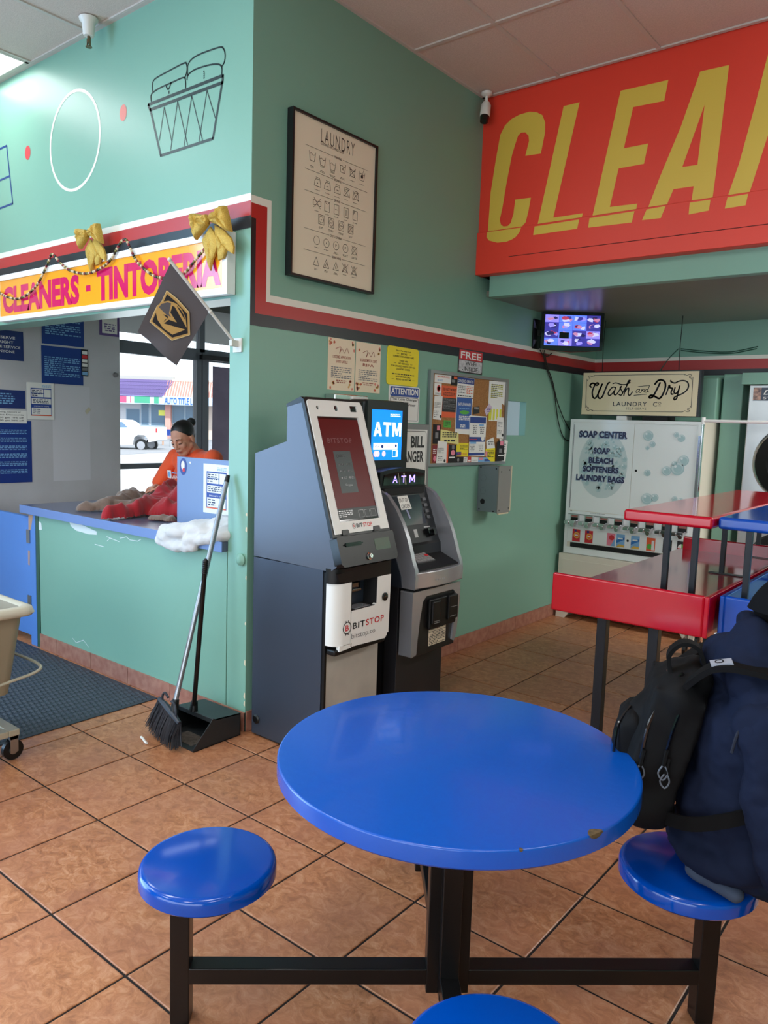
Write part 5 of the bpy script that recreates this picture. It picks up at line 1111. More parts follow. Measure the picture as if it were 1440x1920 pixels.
# ---- divider board standing on the counter
t = thing('counter_screen', 'blue grey upright board on the counter end with a price list taped on', 'screen', (-.5, .25, .955))
obj('panel', MB().box(-.895, -.10, .24, .262, .956, 1.345), mat('screen_board_blue', (112, 136, 176), rough=.4), t, bevel=.002)
obj('black_clip', MB().box(-.42, -.2, .235, .27, 1.345, 1.37), black_pl, t, bevel=.003)
FD_ = FAy(.24)
st_ = MB().disc(FD_, -.835, 1.29, .033, .001, 18, .05); obj('round_sticker', st_, notice_bl, t)
obj('sticker_print', MB().disc(FD_, -.838, 1.297, .017, .0016, 14, .026), paper, t); obj('sticker_print', MB().disc(FD_, -.83, 1.27, .012, .002, 10, .012), red_pr, t)
for u in (-.77, -.55): obj('screw', MB().disc(FD_, u, 1.315, .007, .0012, 8), chrome, t)
pricelist(FD_, *[f(q[k] for q in [(-0.648,1.306),(-0.427,1.319),(-0.646,1.042),(-0.424,1.064)]) for k, f in ((0, min), (0, max), (1, min), (1, max))], .002, 'white price list taped to the board standing on the counter')
# ---- clothes and towel
def cloth(name, build, m, label, cat, voxel=.011, smooth=3, disp=(.045, .030), loc=(0, 0, 0), lift=.012):
    t = thing(name, label, cat, loc)
    o = blob('cloth', build, m, t, voxel, smooth, disp); o.location.z += lift
    return t
khaki = mat('khaki_cloth', (122, 98, 84), rough=.9, sheen=.4, var=(30, .6, (100, 78, 66)), bump=(900, .3, .0006))
redc = mat('red_cloth', (158, 6, 24), rough=.85, sheen=.3, bump=(900, .3, .0006))
from mathutils import noise as NZ
def heap(name, segs, H, m, label, cat, seed=0, step=.007, fold=(21, .45), ang=.6):
    """crumpled cloth lying on the counter: a folded height field over a chain of capsules"""
    zc = .9565
    x0 = min(q[0]-q[2] for s_ in segs for q in s_)-.01; x1 = max(q[0]+q[2] for s_ in segs for q in s_)+.01
    y0 = min(q[1]-q[2] for s_ in segs for q in s_)-.01; y1 = max(q[1]+q[2] for s_ in segs for q in s_)+.01
    nx, ny = int((x1-x0)/step)+1, int((y1-y0)/step)+1; idx = {}; mb = MB(); V_ = []; 
    for j in range(ny+1):
        for i in range(nx+1):
            x, y = x0+i*step, y0+j*step; best = 0
            wx, wy = x+.016*NZ.noise(Vector((x*16, y*16, seed))), y+.016*NZ.noise(Vector((x*16, y*16, seed+5)))
            for a, b in segs:
                dx, dy = b[0]-a[0], b[1]-a[1]; L_ = dx*dx+dy*dy
                t_ = 0 if L_ == 0 else max(0, min(1, ((wx-a[0])*dx+(wy-a[1])*dy)/L_))
                r_ = a[2]+(b[2]-a[2])*t_; d = math.hypot(wx-a[0]-dx*t_, wy-a[1]-dy*t_)/r_
                if d < 1: best = max(best, (1-d*d)**.42*(a[3]+(b[3]-a[3])*t_))
            if best > 0:
                q_ = (x*cos(ang)+y*sin(ang))*fold[0]+3.2*NZ.noise(Vector((x*7, y*7, seed+9))); rg = 1-abs(math.sin(q_))
                r2 = 1-abs(NZ.noise(Vector((x*20, y*20, seed+2))))*2
                h = best*H*(1-fold[1]*.5+fold[1]*(.75*rg+.25*r2))
                idx[i, j] = len(V_); V_.append((x, y, zc+max(h, .003)))
    fs = []
    for j in range(ny):
        for i in range(nx):
            k_ = [(i, j), (i+1, j), (i+1, j+1), (i, j+1)]
            if all(c_ in idx for c_ in k_): fs.append(tuple(idx[c_] for c_ in k_))
    # skirt down to the counter along the outline
    from collections import Counter
    ed_ = Counter(frozenset((f_[a], f_[(a+1) % 4])) for f_ in fs for a in range(4)); n0 = len(V_)
    V_ += [(v[0], v[1], zc) for v in V_]
    for f_ in list(fs):
        for a in range(4):
            e = (f_[a], f_[(a+1) % 4])
            if ed_[frozenset(e)] == 1: fs.append((e[1], e[0], e[0]+n0, e[1]+n0))
    used = sorted({v for f_ in fs for v in f_}); mp_ = {v: k for k, v in enumerate(used)}
    mb.add([V_[v] for v in used], [tuple(mp_[v] for v in f_) for f_ in fs])
    t = thing(name, label, cat, ((x0+x1)/2, (y0+y1)/2, zc)); o = obj('cloth', mb, m, t, smooth=True, angle=80)
    sm = o.modifiers.new('smooth', 'SMOOTH'); sm.iterations = 5; sm.factor = .5
    return t
heap('khaki_trousers', [((-1.69, .10, .045, .5), (-1.62, .22, .060, .7)), ((-1.62, .22, .06, .7), (-1.72, .46, .085, 1.0)), ((-1.72, .46, .085, 1), (-1.86, .60, .075, 1.0)), ((-1.58, .30, .06, .7), (-1.52, .40, .07, .8)), ((-1.66, .56, .07, 1), (-1.60, .62, .06, .9))],
     .11, khaki, 'crumpled khaki brown trousers lying on the counter', 'trousers', 3)
heap('red_garment', [((-1.235, .005, .045, .55), (-1.25, .14, .055, .6)), ((-1.25, .14, .055, .6), (-1.30, .30, .07, .75)), ((-1.30, .30, .07, .75), (-1.36, .50, .10, 1.1)), ((-1.36, .52, .11, 1.2), (-1.44, .60, .09, 1.25)), ((-1.30, .52, .12, 1.1), (-1.05, .56, .13, 1.0)), ((-1.18, .34, .08, .7), (-1.02, .46, .09, .8))],
     .15, redc, 'bright red garment being folded on the counter', 'garment', 8)
heap('brown_cloth', [((-1.06, .195, .036, .6), (-.96, .24, .045, .6))], .06, khaki, 'small brown cloth end poking out beside the red garment', 'cloth', 5)
def tw(mb):
    mb.ell((-.60, -.035, .935), .085, .045, .065); mb.ell((-.52, -.01, .965), .12, .08, .045); mb.ell((-.40, .05, .99), .14, .12, .045); mb.ell((-.27, .10, 1.01), .12, .10, .055); mb.ell((-.20, .02, .985), .08, .08, .04)
    mb.cap((-.66, -.04, .905), (-.50, -.045, .885), .030, .032); mb.cap((-.50, -.045, .885), (-.36, -.05, .905), .03, .028); mb.cap((-.40, -.05, .93), (-.22, -.04, .965), .034, .026)
cloth('white_towel', tw, mat('white_terry', (208, 206, 206), rough=.95, sheen=.6, bump=(500, .8, .002)), 'folded white towel draped over the counter edge by the corner', 'towel', voxel=.008, smooth=4, disp=(.055, .020), loc=(-.45, .02, .9), lift=.004)
# ---- broom
t = thing('broom', 'angle broom with a steel handle and dark bristles leaning on the corner', 'broom', (-.12, -.35, 0))
hm = mat('broom_handle_metal', (150, 152, 156), rough=.3, metal=.75)
hb, ht = Vector((-.115, -.350, .175)), Vector((-.118, -.035, 1.262))
obj('handle', MB().tube([hb, ht], .0125, 14), hm, t, smooth=True)
obj('handle_cap', MB().tube([ht, ht+(ht-hb).normalized()*.035], [.0135, .010], 12), black_pl, t, smooth=True)
hl, hr = Vector((-.235, -.345, .205)), Vector((-.050, -.362, .135)); hd_ = (hr-hl).normalized()
obj('broom_head', MB().tube([hl, hl.lerp(hr, .3)+Vector((0, 0, .006)), hl.lerp(hr, .7)+Vector((0, 0, .004)), hr], [.010, .016, .016, .011], 10), mat('broom_plastic', (40, 46, 58), rough=.4), t, smooth=True)
for k in (-1, 1):
    c = hl.lerp(hr, .5); p0 = c+hd_*k*.065; pt_ = [p0, p0+Vector((0, .0, .035)), c+hd_*k*.045+Vector((0, .003, .062)), c+hd_*k*.015+Vector((0, .004, .055))]
    obj('head_loop', MB().tube(catmull(pt_, 5), .006, 8), MATS['broom_plastic'], t, smooth=True)
obj('socket', MB().tube([hb+Vector((0, 0, -.03)), hb+Vector((0, .016, .055))], [.022, .016], 12), black_pl, t, smooth=True)
R = random.Random(4); br_ = MB(); bl, brr = Vector((-.365, -.312, .018)), Vector((-.042, -.385, .004))
for i in range(420):
    s_ = i/419; q_ = R.uniform(-1, 1)
    a = hl.lerp(hr, s_)+Vector((0, q_*.010, -.006)); s2 = s_+R.uniform(-.03, .03)
    b = bl.lerp(brr, s2)+Vector((R.uniform(-.01, .01), q_*.030+.0, R.uniform(0, .02)-.012*sin(pi*s2)+.006)); m_ = a.lerp(b, .55)+Vector(((s_-.5)*-.02, q_*.008, 0))
    br_.tube([a, m_, b], [.0016, .0019, .0014], 3, cap=False)
o = obj('bristles', br_, mat('bristle_dark', (44, 48, 56), rough=.6), t); o['kind'] = 'stuff'
single('lint_scrap', MB().tube([(-.305, -.40, .006), (-.27, -.41, .008), (-.245, -.42, .006), (-.22, -.425, .007)], .006, 6), paper, 'scrap of white lint on the tiles in front of the broom', 'lint', smooth=True)
# ---- lobby dustpan
t = thing('dustpan', 'black lobby dustpan with an upright handle behind the broom', 'dustpan', (-.13, -.18, 0))
dp = mat('dustpan_black', (36, 40, 42), rough=.45, bump=(200, .3, .001))
FYd = lambda x: Fr((x, 0, 0), (0, 1, 0), (0, 0, 1), (1, 0, 0))
pr = [(-.335, .002), (-.045, .002), (-.045, .115), (-.205, .128), (-.215, .135), (-.335, .012)]
obj('side_wall', MB().poly(FYd(.018), pr, -.004, 0), dp, t); obj('side_wall', MB().poly(FYd(-.265), pr, -.004, 0), dp, t)
obj('pan_floor', MB().box(-.265, .018, -.33, -.045, .001, .005), dp, t); obj('back_wall', MB().box(-.265, .018, -.049, -.045, .003, .115), dp, t)
obj('top_cover', MB().add([(-.265, -.205, .128), (.018, -.205, .128), (.018, -.045, .115), (-.265, -.045, .115), (-.265, -.205, .122), (.018, -.205, .122), (.018, -.045, .109), (-.265, -.045, .109)], [(0, 1, 2, 3), (7, 6, 5, 4), (0, 4, 5, 1), (1, 5, 6, 2), (2, 6, 7, 3), (3, 7, 4, 0)]), dp, t)
obj('mouth_lip', MB().box(-.262, .014, -.213, -.203, .105, .128), dp, t, bevel=.002)
obj('dust', MB().box(-.20, -.04, -.30, -.2, .0052, .008), mat('dust_grey', (92, 84, 76), rough=1, var=(60, .8, (60, 54, 48))), t)
p0, p1 = Vector((-.150, -.204, .126)), Vector((-.032, -.234, .84))
obj('handle', MB().tube([p0, p1], .0115, 12), black_m, t, smooth=True)
obj('handle_socket', MB().tube([p0-Vector((0, 0, .0)), p0+Vector((0, .006, .05))], [.022, .016], 12), black_pl, t, smooth=True)
gp = [p1.lerp(Vector((-.0215, -.2365, .905)), k/14) for k in range(15)]
obj('handle_grip', MB().tube(gp+[Vector((-.0205, -.2368, .914))], [.0125+.0016*(k % 2) for k in range(15)]+[.005], 12), black_pl, t, smooth=True)
# ---- laundry tub cart at the left edge
t = thing('tub_cart', 'beige plastic laundry tub cart on casters at the left edge', 'cart', (-.8, -1.15, 0))
tubm = mat('tub_beige', (150, 138, 116), rough=.5, var=(2.5, .4, (132, 120, 98)), bump=(120, .15, .001)); rimm = mat('tub_rim', (196, 190, 172), rough=.4)
def tub_ring(ix, z):  # inset
    x0, x1, y0, y1 = -1.20+ix, -.470-ix, -1.62+ix, -.835-ix; r_ = .05; out = []
    for cx, cy, a0 in ((x1-r_, y1-r_, 0), (x0+r_, y1-r_, 90), (x0+r_, y0+r_, 180), (x1-r_, y0+r_, 270)):
        out += [Vector((cx+r_*cos(radians(a0+k*18)), cy+r_*sin(radians(a0+k*18)), z)) for k in range(6)]
    return out
rings = [tub_ring(.075, .30), tub_ring(.03, .66), tub_ring(.028, .70), tub_ring(.036, .70), tub_ring(.042, .66), tub_ring(.085, .31)]
k = len(rings[0]); mb = MB(); mb.add([p for r_ in rings for p in r_], [(a*k+i, a*k+(i+1) % k, (a+1)*k+(i+1) % k, (a+1)*k+i) for a in range(5) for i in range(k)]+[tuple(range(k-1, -1, -1)), tuple(5*k+i for i in range(k))])
obj('tub', mb, tubm, t, smooth=True, angle=50)
rings = [tub_ring(.03, .665), tub_ring(-.004, .668), tub_ring(-.012, .68), tub_ring(-.004, .705), tub_ring(.02, .712), tub_ring(.036, .70)]
mb = MB(); mb.add([p for r_ in rings for p in r_], [(a*k+i, a*k+(i+1) % k, (a+1)*k+(i+1) % k, (a+1)*k+i) for a in range(5) for i in range(k)])
obj('rim', mb, rimm, t, smooth=True, angle=60)
FTU = FBx(-.508)
obj('tub_label', MB().rect(FTU, -1.16, -1.03, .56, .60, -.012, -.004).rect(FTU, -1.155, -1.035, .55, .56, -.016, -.006), mat('faded_label', (120, 92, 84), rough=.6), t)
wr = mat('cart_wire', (176, 170, 150), rough=.4, metal=.3)
obj('wire_frame', MB().tube(catmull([(-.50, -1.35, .22), (-.505, -1.15, .225), (-.50, -1.04, .35), (-.47, -.84, .40), (-.52, -.80, .42), (-.75, -.80, .42)], 6), .007, 8), wr, t, smooth=True)
obj('wire_frame', MB().tube([(-.51, -1.10, .13), (-.505, -1.12, .225)], .007, 8), wr, t, smooth=True)
fr_ = MB().box(-1.17, -.50, -.95, -.90, .115, .145).box(-1.17, -.50, -1.60, -1.55, .115, .145).box(-1.17, -1.12, -1.55, -.95, .115, .145).box(-.55, -.50, -1.55, -.95, .115, .145)
obj('base_frame', fr_, wr, t, bevel=.004)
for x, y in ((-1.14, -1.57), (-.525, -1.57), (-1.14, -.925), (-.525, -.925)):
    c_ = obj('caster', MB().cyl((x-.012, y, .048), (x+.012, y, .048), .046, n=22), black_pl, t, smooth=True)
    obj('hub', MB().cyl((x-.015, y, .048), (x+.015, y, .048), .020, n=16), alu, c_, smooth=True)
    obj('fork', MB().box(x-.022, x-.017, y-.018, y+.018, .04, .115).box(x+.017, x+.022, y-.018, y+.018, .04, .115).box(x-.022, x+.022, y-.02, y+.02, .10, .118), alu, c_)
# ================================================================== SOAP VENDING MACHINE
t = thing('soap_vending_machine', 'white soap center vending machine with eight coin slots against the far wall', 'vending machine', (.6, 3.7, 0))
vm = mat('vending_white', (232, 238, 238), rough=.3, var=(2, .2, (224, 232, 232))); vs_ = mat('vending_cream', (220, 215, 200), rough=.4)
FSm = FAy(3.45)
obj('cabinet', MB().box(.052, 1.102, 3.46, 3.95, .545, 1.665), vs_, t, bevel=.004)
obj('front_frame', MB().poly(FSm, [(.052, .547), (1.102, .547), (1.102, 1.665), (.052, 1.665)], -.02, .0, [[(.078, .60), (1.076, .60), (1.076, 1.64), (.078, 1.64)]]), vm, t, bevel=.002)
obj('front_panel', MB().rect(FSm, .079, .590, .912, 1.639, -.018, -.004), vm, t, bevel=.002)
obj('front_panel', MB().rect(FSm, .594, 1.075, .912, 1.639, -.018, -.004), vm, t, bevel=.002)
obj('lower_front', MB().rect(FSm, .079, 1.075, .645, .908, -.018, -.002), vm, t, bevel=.002)
obj('hinge_strip', MB().rect(FSm, .083, .088, .93, 1.62, -.004, -.001).rect(FSm, .084, .087, .93, 1.62, 0, .001), alu, t)
obj('edge_strip', MB().box(1.083, 1.100, 3.444, 3.452, .93, 1.56), chrome, t)
obj('shelf_trim', MB().rect(FSm, .079, 1.075, .876, .884, -.002, .004), alu, t)
obj('shelf_ledge', MB().rect(FSm, .082, 1.072, .764, .775, -.002, .012), vm, t, bevel=.003)
obj('slot_trough', MB().rect(FSm, .110, 1.05, .604, .640, -.017, -.0015), black_mt, t)
obj('trough_lip', MB().rect(FSm, .082, 1.074, .552, .602, -.018, .010), vm, t, bevel=.006)
for i, x in enumerate((.137, .263, .389, .513, .641, .765, .893, 1.014)):
    cm = obj('coin_mechanism', MB().box(x-.028, x+.045, 3.425, 3.452, .825, .880), chrome, t, bevel=.003)
    obj('mechanism_face', MB().rect(FAy(3.425), x-.020, x+.040, .832, .856, .0005, .001), black_pl, cm)
    obj('coin_slots', MB().rect(FAy(3.425), x-.018, x+.038, .858, .874, .0005, .001), mat('coin_label', (150, 90, 84), rough=.5) if 'coin_label' not in MATS else MATS['coin_label'], cm)
    obj('coin_slide', MB().box(x-.055, x+.03, 3.385, 3.445, .805, .832).box(x-.062, x-.02, 3.375, 3.40, .80, .826), chrome, cm, bevel=.004)
    obj('coin_chute', MB().cyl((x+.01, 3.44, .80), (x+.01, 3.38, .795), .016, n=12), chrome, cm, smooth=True)
    obj('dark_gap', MB().box(x-.025, x+.02, 3.43, 3.45, .79, .804), black_mt, cm)
pk = ((.160, red_pr, 'p'), (.271, red_pr, 'p'), (.461, pink_pr, 'q'), (.540, lightblue_pr, 'b'), (.660, lightblue_pr, 'b'), (.785, orange_pr, 'r'), (.913, black_pr, 'c'), (1.02, black_pr, 'c'))
gnt = mat('detergent_blue', (40, 110, 180), rough=.4); gol = mat('detergent_gold', (214, 176, 80), rough=.4)
for x, m_, kd in pk:
    p_ = obj('product_picture', MB().rect(FSm, x-.034, x+.034, .652, .755, -.0015, .0), m_, t)
    if kd == 'p':
        obj('pack_print', MB().disc(FSm, x+.004, .705, .026, .0008, 20), gol, p_); obj('pack_print', MB().disc(FSm, x+.004, .705, .018, .0014, 16), orange_pr, p_); obj('pack_print', MB().rect(FSm, x-.010, x+.016, .700, .710, .002), paper, p_); obj('pack_print', MB().rect(FSm, x-.018, x+.002, .735, .752, .0008), notice_bl, p_)
    elif kd == 'q': obj('pack_print', MB().disc(FSm, x+.005, .72, .022, .0008, 14), red_pr, p_); obj('pack_print', MB().poly(FSm, [(x, .652), (x+.034, .652), (x+.034, .72)], .0012), lightblue_pr, p_)
    elif kd == 'b': obj('pack_print', MB().poly(FSm, [(x-.034, .68), (x+.034, .715), (x+.034, .735), (x-.034, .705)], .0008), gnt, p_); obj('pack_print', MB().poly(FSm, [(x-.034, .652), (x+.034, .652), (x+.034, .67), (x-.01, .675)], .0008), gol, p_); obj('pack_print', MB().rect(FSm, x-.02, x+.02, .715, .725, .0012), paper, p_)
    elif kd == 'r': obj('pack_print', MB().disc(FSm, x-.008, .685, .022, .0008, 14), green_pr, p_); obj('pack_print', MB().rect(FSm, x+.006, x+.028, .66, .735, .0012), paper, p_)
    else:
        for a, mm in enumerate((paper, red_pr, gnt, green_pr)): obj('pack_print', MB().poly(FSm, [(x, .704)]+[(x+.027*cos(a*pi/2+k*pi/12+1.6), .704+.03*sin(a*pi/2+k*pi/12+1.6)) for k in range(7)], .0008), mm, p_)
obj('door_lock', MB().disc(FSm, .600, .71, .010, .001, 12), black_m, t); obj('door_lock', MB().disc(FSm, .627, 1.272, .010, .001, 12), black_m, t)
vb_ = mat('vend_letters', (44, 48, 84), rough=.4); vsh = mat('vend_letter_shadow', (150, 170, 196), rough=.4)
bub1, bub2, bub3 = mat('bubble_pale', (200, 218, 220), rough=.3), mat('bubble_teal', (168, 198, 202), rough=.3), mat('bubble_light', (228, 238, 240), rough=.3)
def bub(mbs, u, v, r_): mbs[0].disc(FSm, u, v, r_, .0, 18); mbs[1].disc(FSm, u-.06*r_, v+.10*r_, r_*.86, .0006, 16); mbs[0].disc(FSm, u+.05*r_, v-.02*r_, r_*.66, .0010, 14); mbs[2].disc(FSm, u-.35*r_, v+.35*r_, r_*.22, .0014, 8)
B3 = [MB(), MB(), MB()]
for (u, v), r_ in zip([(0.705,1.549),(0.742,1.484),(0.704,1.454),(0.958,1.538),(0.919,1.564),(0.947,1.307),(0.987,1.371),(0.865,1.285),(0.923,1.342),(0.718,1.261),(0.729,1.059),(0.789,1.073),(0.942,1.074),(0.988,1.067)], (.040, .024, .016, .028, .020, .050, .040, .036, .022, .026, .044, .030, .022, .02)): bub(B3, u, v, r_)
for mb, m_, nm in zip(B3, (bub2, bub1, bub3), ('bubble_print',)*3): o = obj(nm, mb, m_, t); o['kind'] = 'stuff'
(c0u, c0v), = [(0.348,1.3)]
halo = obj('bubble_field', MB().disc(FSm, c0u, c0v, .205, -.0032, 40, .27), mat('bubble_halo', (198, 214, 216), rough=.3, var=(9, .5, (208, 220, 221))), t)
B3 = [MB(), MB(), MB()]; R = random.Random(8)
for i in range(95):
    a = R.uniform(0, 2*pi); rr = math.sqrt(R.uniform(0, 1)); bub(B3, c0u+.185*rr*cos(a), c0v+.235*rr*sin(a)+.01, R.uniform(.010, .028))
for mb, m_ in zip(B3, (bub2, bub1, bub3)): mb.v = [p+Vector((0, .0022, 0)) for p in mb.v]; o = obj('bubble_print', mb, m_, t); o['kind'] = 'stuff'
for s_, (a, b) in (('SOAP CENTER', [(0.134,1.508),(0.541,1.583)]), ('SOAP', [(0.267,1.386),(0.405,1.443)]), ('BLEACH', [(0.231,1.307),(0.438,1.364)]), ('SOFTENERS', [(0.184,1.23),(0.488,1.297)]), ('LAUNDRY BAGS', [(0.13,1.159),(0.539,1.221)])):
    h = {'SOAP CENTER': .056}.get(s_, .050); vm_ = (a[1]+b[1])/2
    obj('lettering_shadow', text(MB(), FSm, s_, a[0]-.004, b[0]-.004, vm_-h/2-.004, vm_+h/2-.004, .0018, .075), vsh, t)
    obj('lettering', text(MB(), FSm, s_, a[0], b[0], vm_-h/2, vm_+h/2, .0024, .045), vb_, t)
obj('small_print', greek(MB(), FSm, .27, .40, .897, .904, -.001, 1, 3), grey_pr, t); obj('small_print', MB().rect(FSm, .095, .11, .90, .908, -.001), grey_pr, t)
# base cabinet with trapezoid feet
FSB = FAy(3.41)
obj('base_cabinet', MB().poly(FSB, [(.035, .0), (.115, .0), (.175, .085), (1.045, .085), (1.10, .0), (1.172, .0), (1.172, .545), (.035, .545)], -.02, 0), vs_, t, bevel=.003)
obj('base_body', MB().box(.036, 1.171, 3.43, 3.94, .085, .545), vs_, t)
obj('base_foot', MB().box(.036, .10, 3.43, 3.94, 0, .085), vs_, t); obj('base_foot', MB().box(1.11, 1.171, 3.43, 3.94, 0, .085), vs_, t)
obj('base_door', MB().rect(FSB, .075, 1.13, .13, .50, 0, .004), vs_, t, bevel=.001); obj('door_lock', MB().disc(FSB, .575, .475, .011, .005, 12), black_m, t)
# things on top, cabinet behind
for (x0, x1, y0, y1, h, m_, lb) in ((.42, .50, 3.5, 3.62, .032, white, 'small white box lying on the soap machine under the sign'), (.62, .82, 3.52, 3.7, .036, black_mt, 'flat black box lying on the soap machine under the sign')):
    single('small_box', MB().box(x0, x1, y0, y1, 1.6665, 1.6665+h), m_, lb, 'box', bevel=.002)
single('wall_cabinet', MB().box(.70, 1.115, 3.72, 3.979, 1.67, 2.01), teal, 'teal painted metal cabinet behind the wash and dry sign', 'cabinet', bevel=.012)
# ---- Wash and Dry hanging sign
t = thing('hanging_sign', 'cream wash and dry sign with black script hung on wires over the vending machine', 'sign', (.575, 3.52, 1.70))
wx0, wx1, wz0, wz1 = .116, 1.036, 1.706, 2.044
obj('sign_box', MB().box(wx0, wx1+.018, 3.505, 3.56, wz0-.006, wz1+.004), mat('sign_edge_black', (26, 32, 38), rough=.4), t)
FWD = FAy(3.5)
obj('sign_face', MB().rect(FWD, wx0, wx1, wz0, wz1, -.004, .0), mat('sign_cream', (228, 214, 178), rough=.35, var=(3, .3, (218, 202, 162))), t)
ig = mat('sign_ink', (34, 42, 52), rough=.5); q = MB()
bx = [(0.207,2.022),(0.929,2.021),(0.935,2.011),(0.993,1.999),(0.998,1.768),(0.938,1.749),(0.936,1.737),(0.213,1.736),(0.208,1.747),(0.151,1.758),(0.146,1.996)]
q.stroke(FWD, bx[0:2], .004, .0008).stroke(FWD, [bx[3], bx[4]], .004, .0008).stroke(FWD, [bx[6], bx[7]], .004, .0008).stroke(FWD, [bx[9], bx[10]], .004, .0008)
for cu, cv, sx, sy in ((bx[10][0], bx[0][1], 1, -1), (bx[3][0], bx[1][1], -1, -1), (bx[9][0], bx[7][1], 1, 1), (bx[4][0], bx[6][1], -1, 1)):
    for sg in (0, 1):
        pts = [(.006, .045), (.012, .030), (.025, .028), (.026, .016), (.015, .015), (.012, .006), (.030, .003), (.045, .010), (.058, .003), (.066, .006)]
        q.stroke(FWD, [tuple(p) for p in catmull([(cu+sx*a, cv+sy*b) for a, b in pts], 3)], .0035, .0008)
        break
obj('border', q, ig, t)
def scr_(lst, w_, name='script_lettering'):
    q = MB()
    for p in lst:
        pp = [tuple(x) for x in catmull(p, 5)]; q.stroke(FWD, pp, w_, .0008)
        for e in (pp[0], pp[-1]): q.disc(FWD, e[0], e[1], w_*.5, .0008, 8)
    obj(name, q, ig, t)
scr_([[(0.189,1.927),(0.178,1.939),(0.192,1.957),(0.215,1.956),(0.234,1.943),(0.249,1.951),(0.243,1.961),(0.232,1.959)], [(0.222,1.953),(0.202,1.895),(0.208,1.852),(0.223,1.838),(0.24,1.85),(0.264,1.903),(0.282,1.951)],
      [(0.282,1.951),(0.257,1.892),(0.254,1.851),(0.271,1.837),(0.291,1.855),(0.312,1.911),(0.329,1.954),(0.343,1.963)]], .013)
scr_([[(0.396,1.923),(0.374,1.927),(0.352,1.908),(0.337,1.879),(0.345,1.861),(0.365,1.869),(0.388,1.899)], [(0.398,1.923),(0.387,1.888),(0.388,1.869),(0.403,1.866),(0.417,1.882),(0.437,1.916),(0.443,1.934)], [(0.442,1.933),(0.433,1.918),(0.447,1.901),(0.457,1.88),(0.445,1.863),(0.428,1.868)],
      [(0.455,1.876),(0.481,1.926),(0.503,1.965),(0.512,1.978),(0.499,1.976),(0.487,1.942),(0.474,1.888),(0.468,1.861)], [(0.474,1.888),(0.493,1.915),(0.506,1.915),(0.503,1.888),(0.505,1.868),(0.518,1.863),(0.536,1.888)]], .0095)
scr_([[(0.372,1.954),(0.397,1.96),(0.44,1.948),(0.481,1.948),(0.513,1.962)]], .008)
scr_([[(0.749,1.957),(0.733,1.919),(0.713,1.874),(0.698,1.85),(0.679,1.842),(0.674,1.853),(0.689,1.863),(0.718,1.853),(0.745,1.839),(0.764,1.847),(0.784,1.888),(0.793,1.934),(0.783,1.967),(0.755,1.981),(0.729,1.972),(0.711,1.949)]], .014)
scr_([[(0.801,1.868),(0.813,1.909),(0.819,1.937),(0.827,1.933),(0.825,1.921),(0.837,1.918),(0.848,1.914),(0.839,1.888),(0.844,1.871),(0.856,1.873)], [(0.866,1.92),(0.86,1.889),(0.873,1.876),(0.89,1.892),(0.9,1.926)]], .010)
scr_([[(0.901,1.933),(0.891,1.88),(0.884,1.84),(0.869,1.829),(0.864,1.842),(0.882,1.858),(0.916,1.871),(0.95,1.895),(0.966,1.928),(0.956,1.961),(0.925,1.973),(0.889,1.968),(0.863,1.956),(0.834,1.965),(0.83,1.975)]], .0105)
scr_([[(0.593,1.907),(0.576,1.908),(0.565,1.893),(0.57,1.882),(0.585,1.89),(0.593,1.907)], [(0.594,1.908),(0.59,1.888),(0.6,1.883),(0.606,1.888),(0.611,1.908),(0.611,1.896),(0.622,1.91),(0.63,1.904),(0.627,1.888),(0.635,1.888)], [(0.657,1.907),(0.645,1.908),(0.636,1.894),(0.643,1.885),(0.656,1.894),(0.668,1.936)], [(0.659,1.902),(0.66,1.89),(0.668,1.888)],
      [(0.578,1.929),(0.668,1.939)], [(0.551,1.862),(0.65,1.871)]], .005)
a, b, c, d_, e, f_, g_, h_ = [(0.384,1.777),(0.658,1.815),(0.707,1.78),(0.763,1.813),(0.492,1.75),(0.655,1.769),(0.746,1.779),(0.766,1.778)]
obj('lettering', text(MB(), FWD, 'LAUNDRY', a[0], b[0], a[1], b[1]-.004, .0008, .01, space=1.2), ig, t)
obj('lettering', text(MB(), FWD, 'C', c[0], c[0]+.032, a[1], b[1]-.004, .0008, .01), ig, t); obj('lettering', text(text(MB(), FWD, 'O', c[0]+.040, c[0]+.062, a[1]+.014, b[1]-.004, .0008, .01), FWD, '-', c[0]+.040, c[0]+.062, a[1]+.003, a[1]+.007, .0008), ig, t)
obj('lettering', text(MB(), FWD, 'SELF-SERVE', e[0], f_[0], e[1]-.001, f_[1]-.001, .0008, .0, space=1.3), ig, t)
for x in (.262, .875): obj('hanging_wire', MB().tube([(x, 3.53, 2.04), (x-.004, 3.53, 2.25), (x, 3.53, 2.463)], .003, 6), black_mt, t)
for k, pp in enumerate(([(0.734,2.263),(0.919,2.237),(1.123,2.225),(1.316,2.259)], [(0.735,2.249),(0.92,2.224),(1.124,2.213),(1.309,2.243)], [(0.714,2.264),(0.649,2.197),(0.595,2.118),(0.577,2.086)])):
    single('loose_wire', MB().tube([(p.x, 3.972, p.y) for p in catmull(pp, 5)], .004, 5), MATS['dark_green'], ('thin painted cable running right across the far wall, upper strand', 'thin painted cable running right across the far wall, lower strand', 'thin cable slanting down over the stripes behind the hanging sign')[k], 'cable', smooth=True)
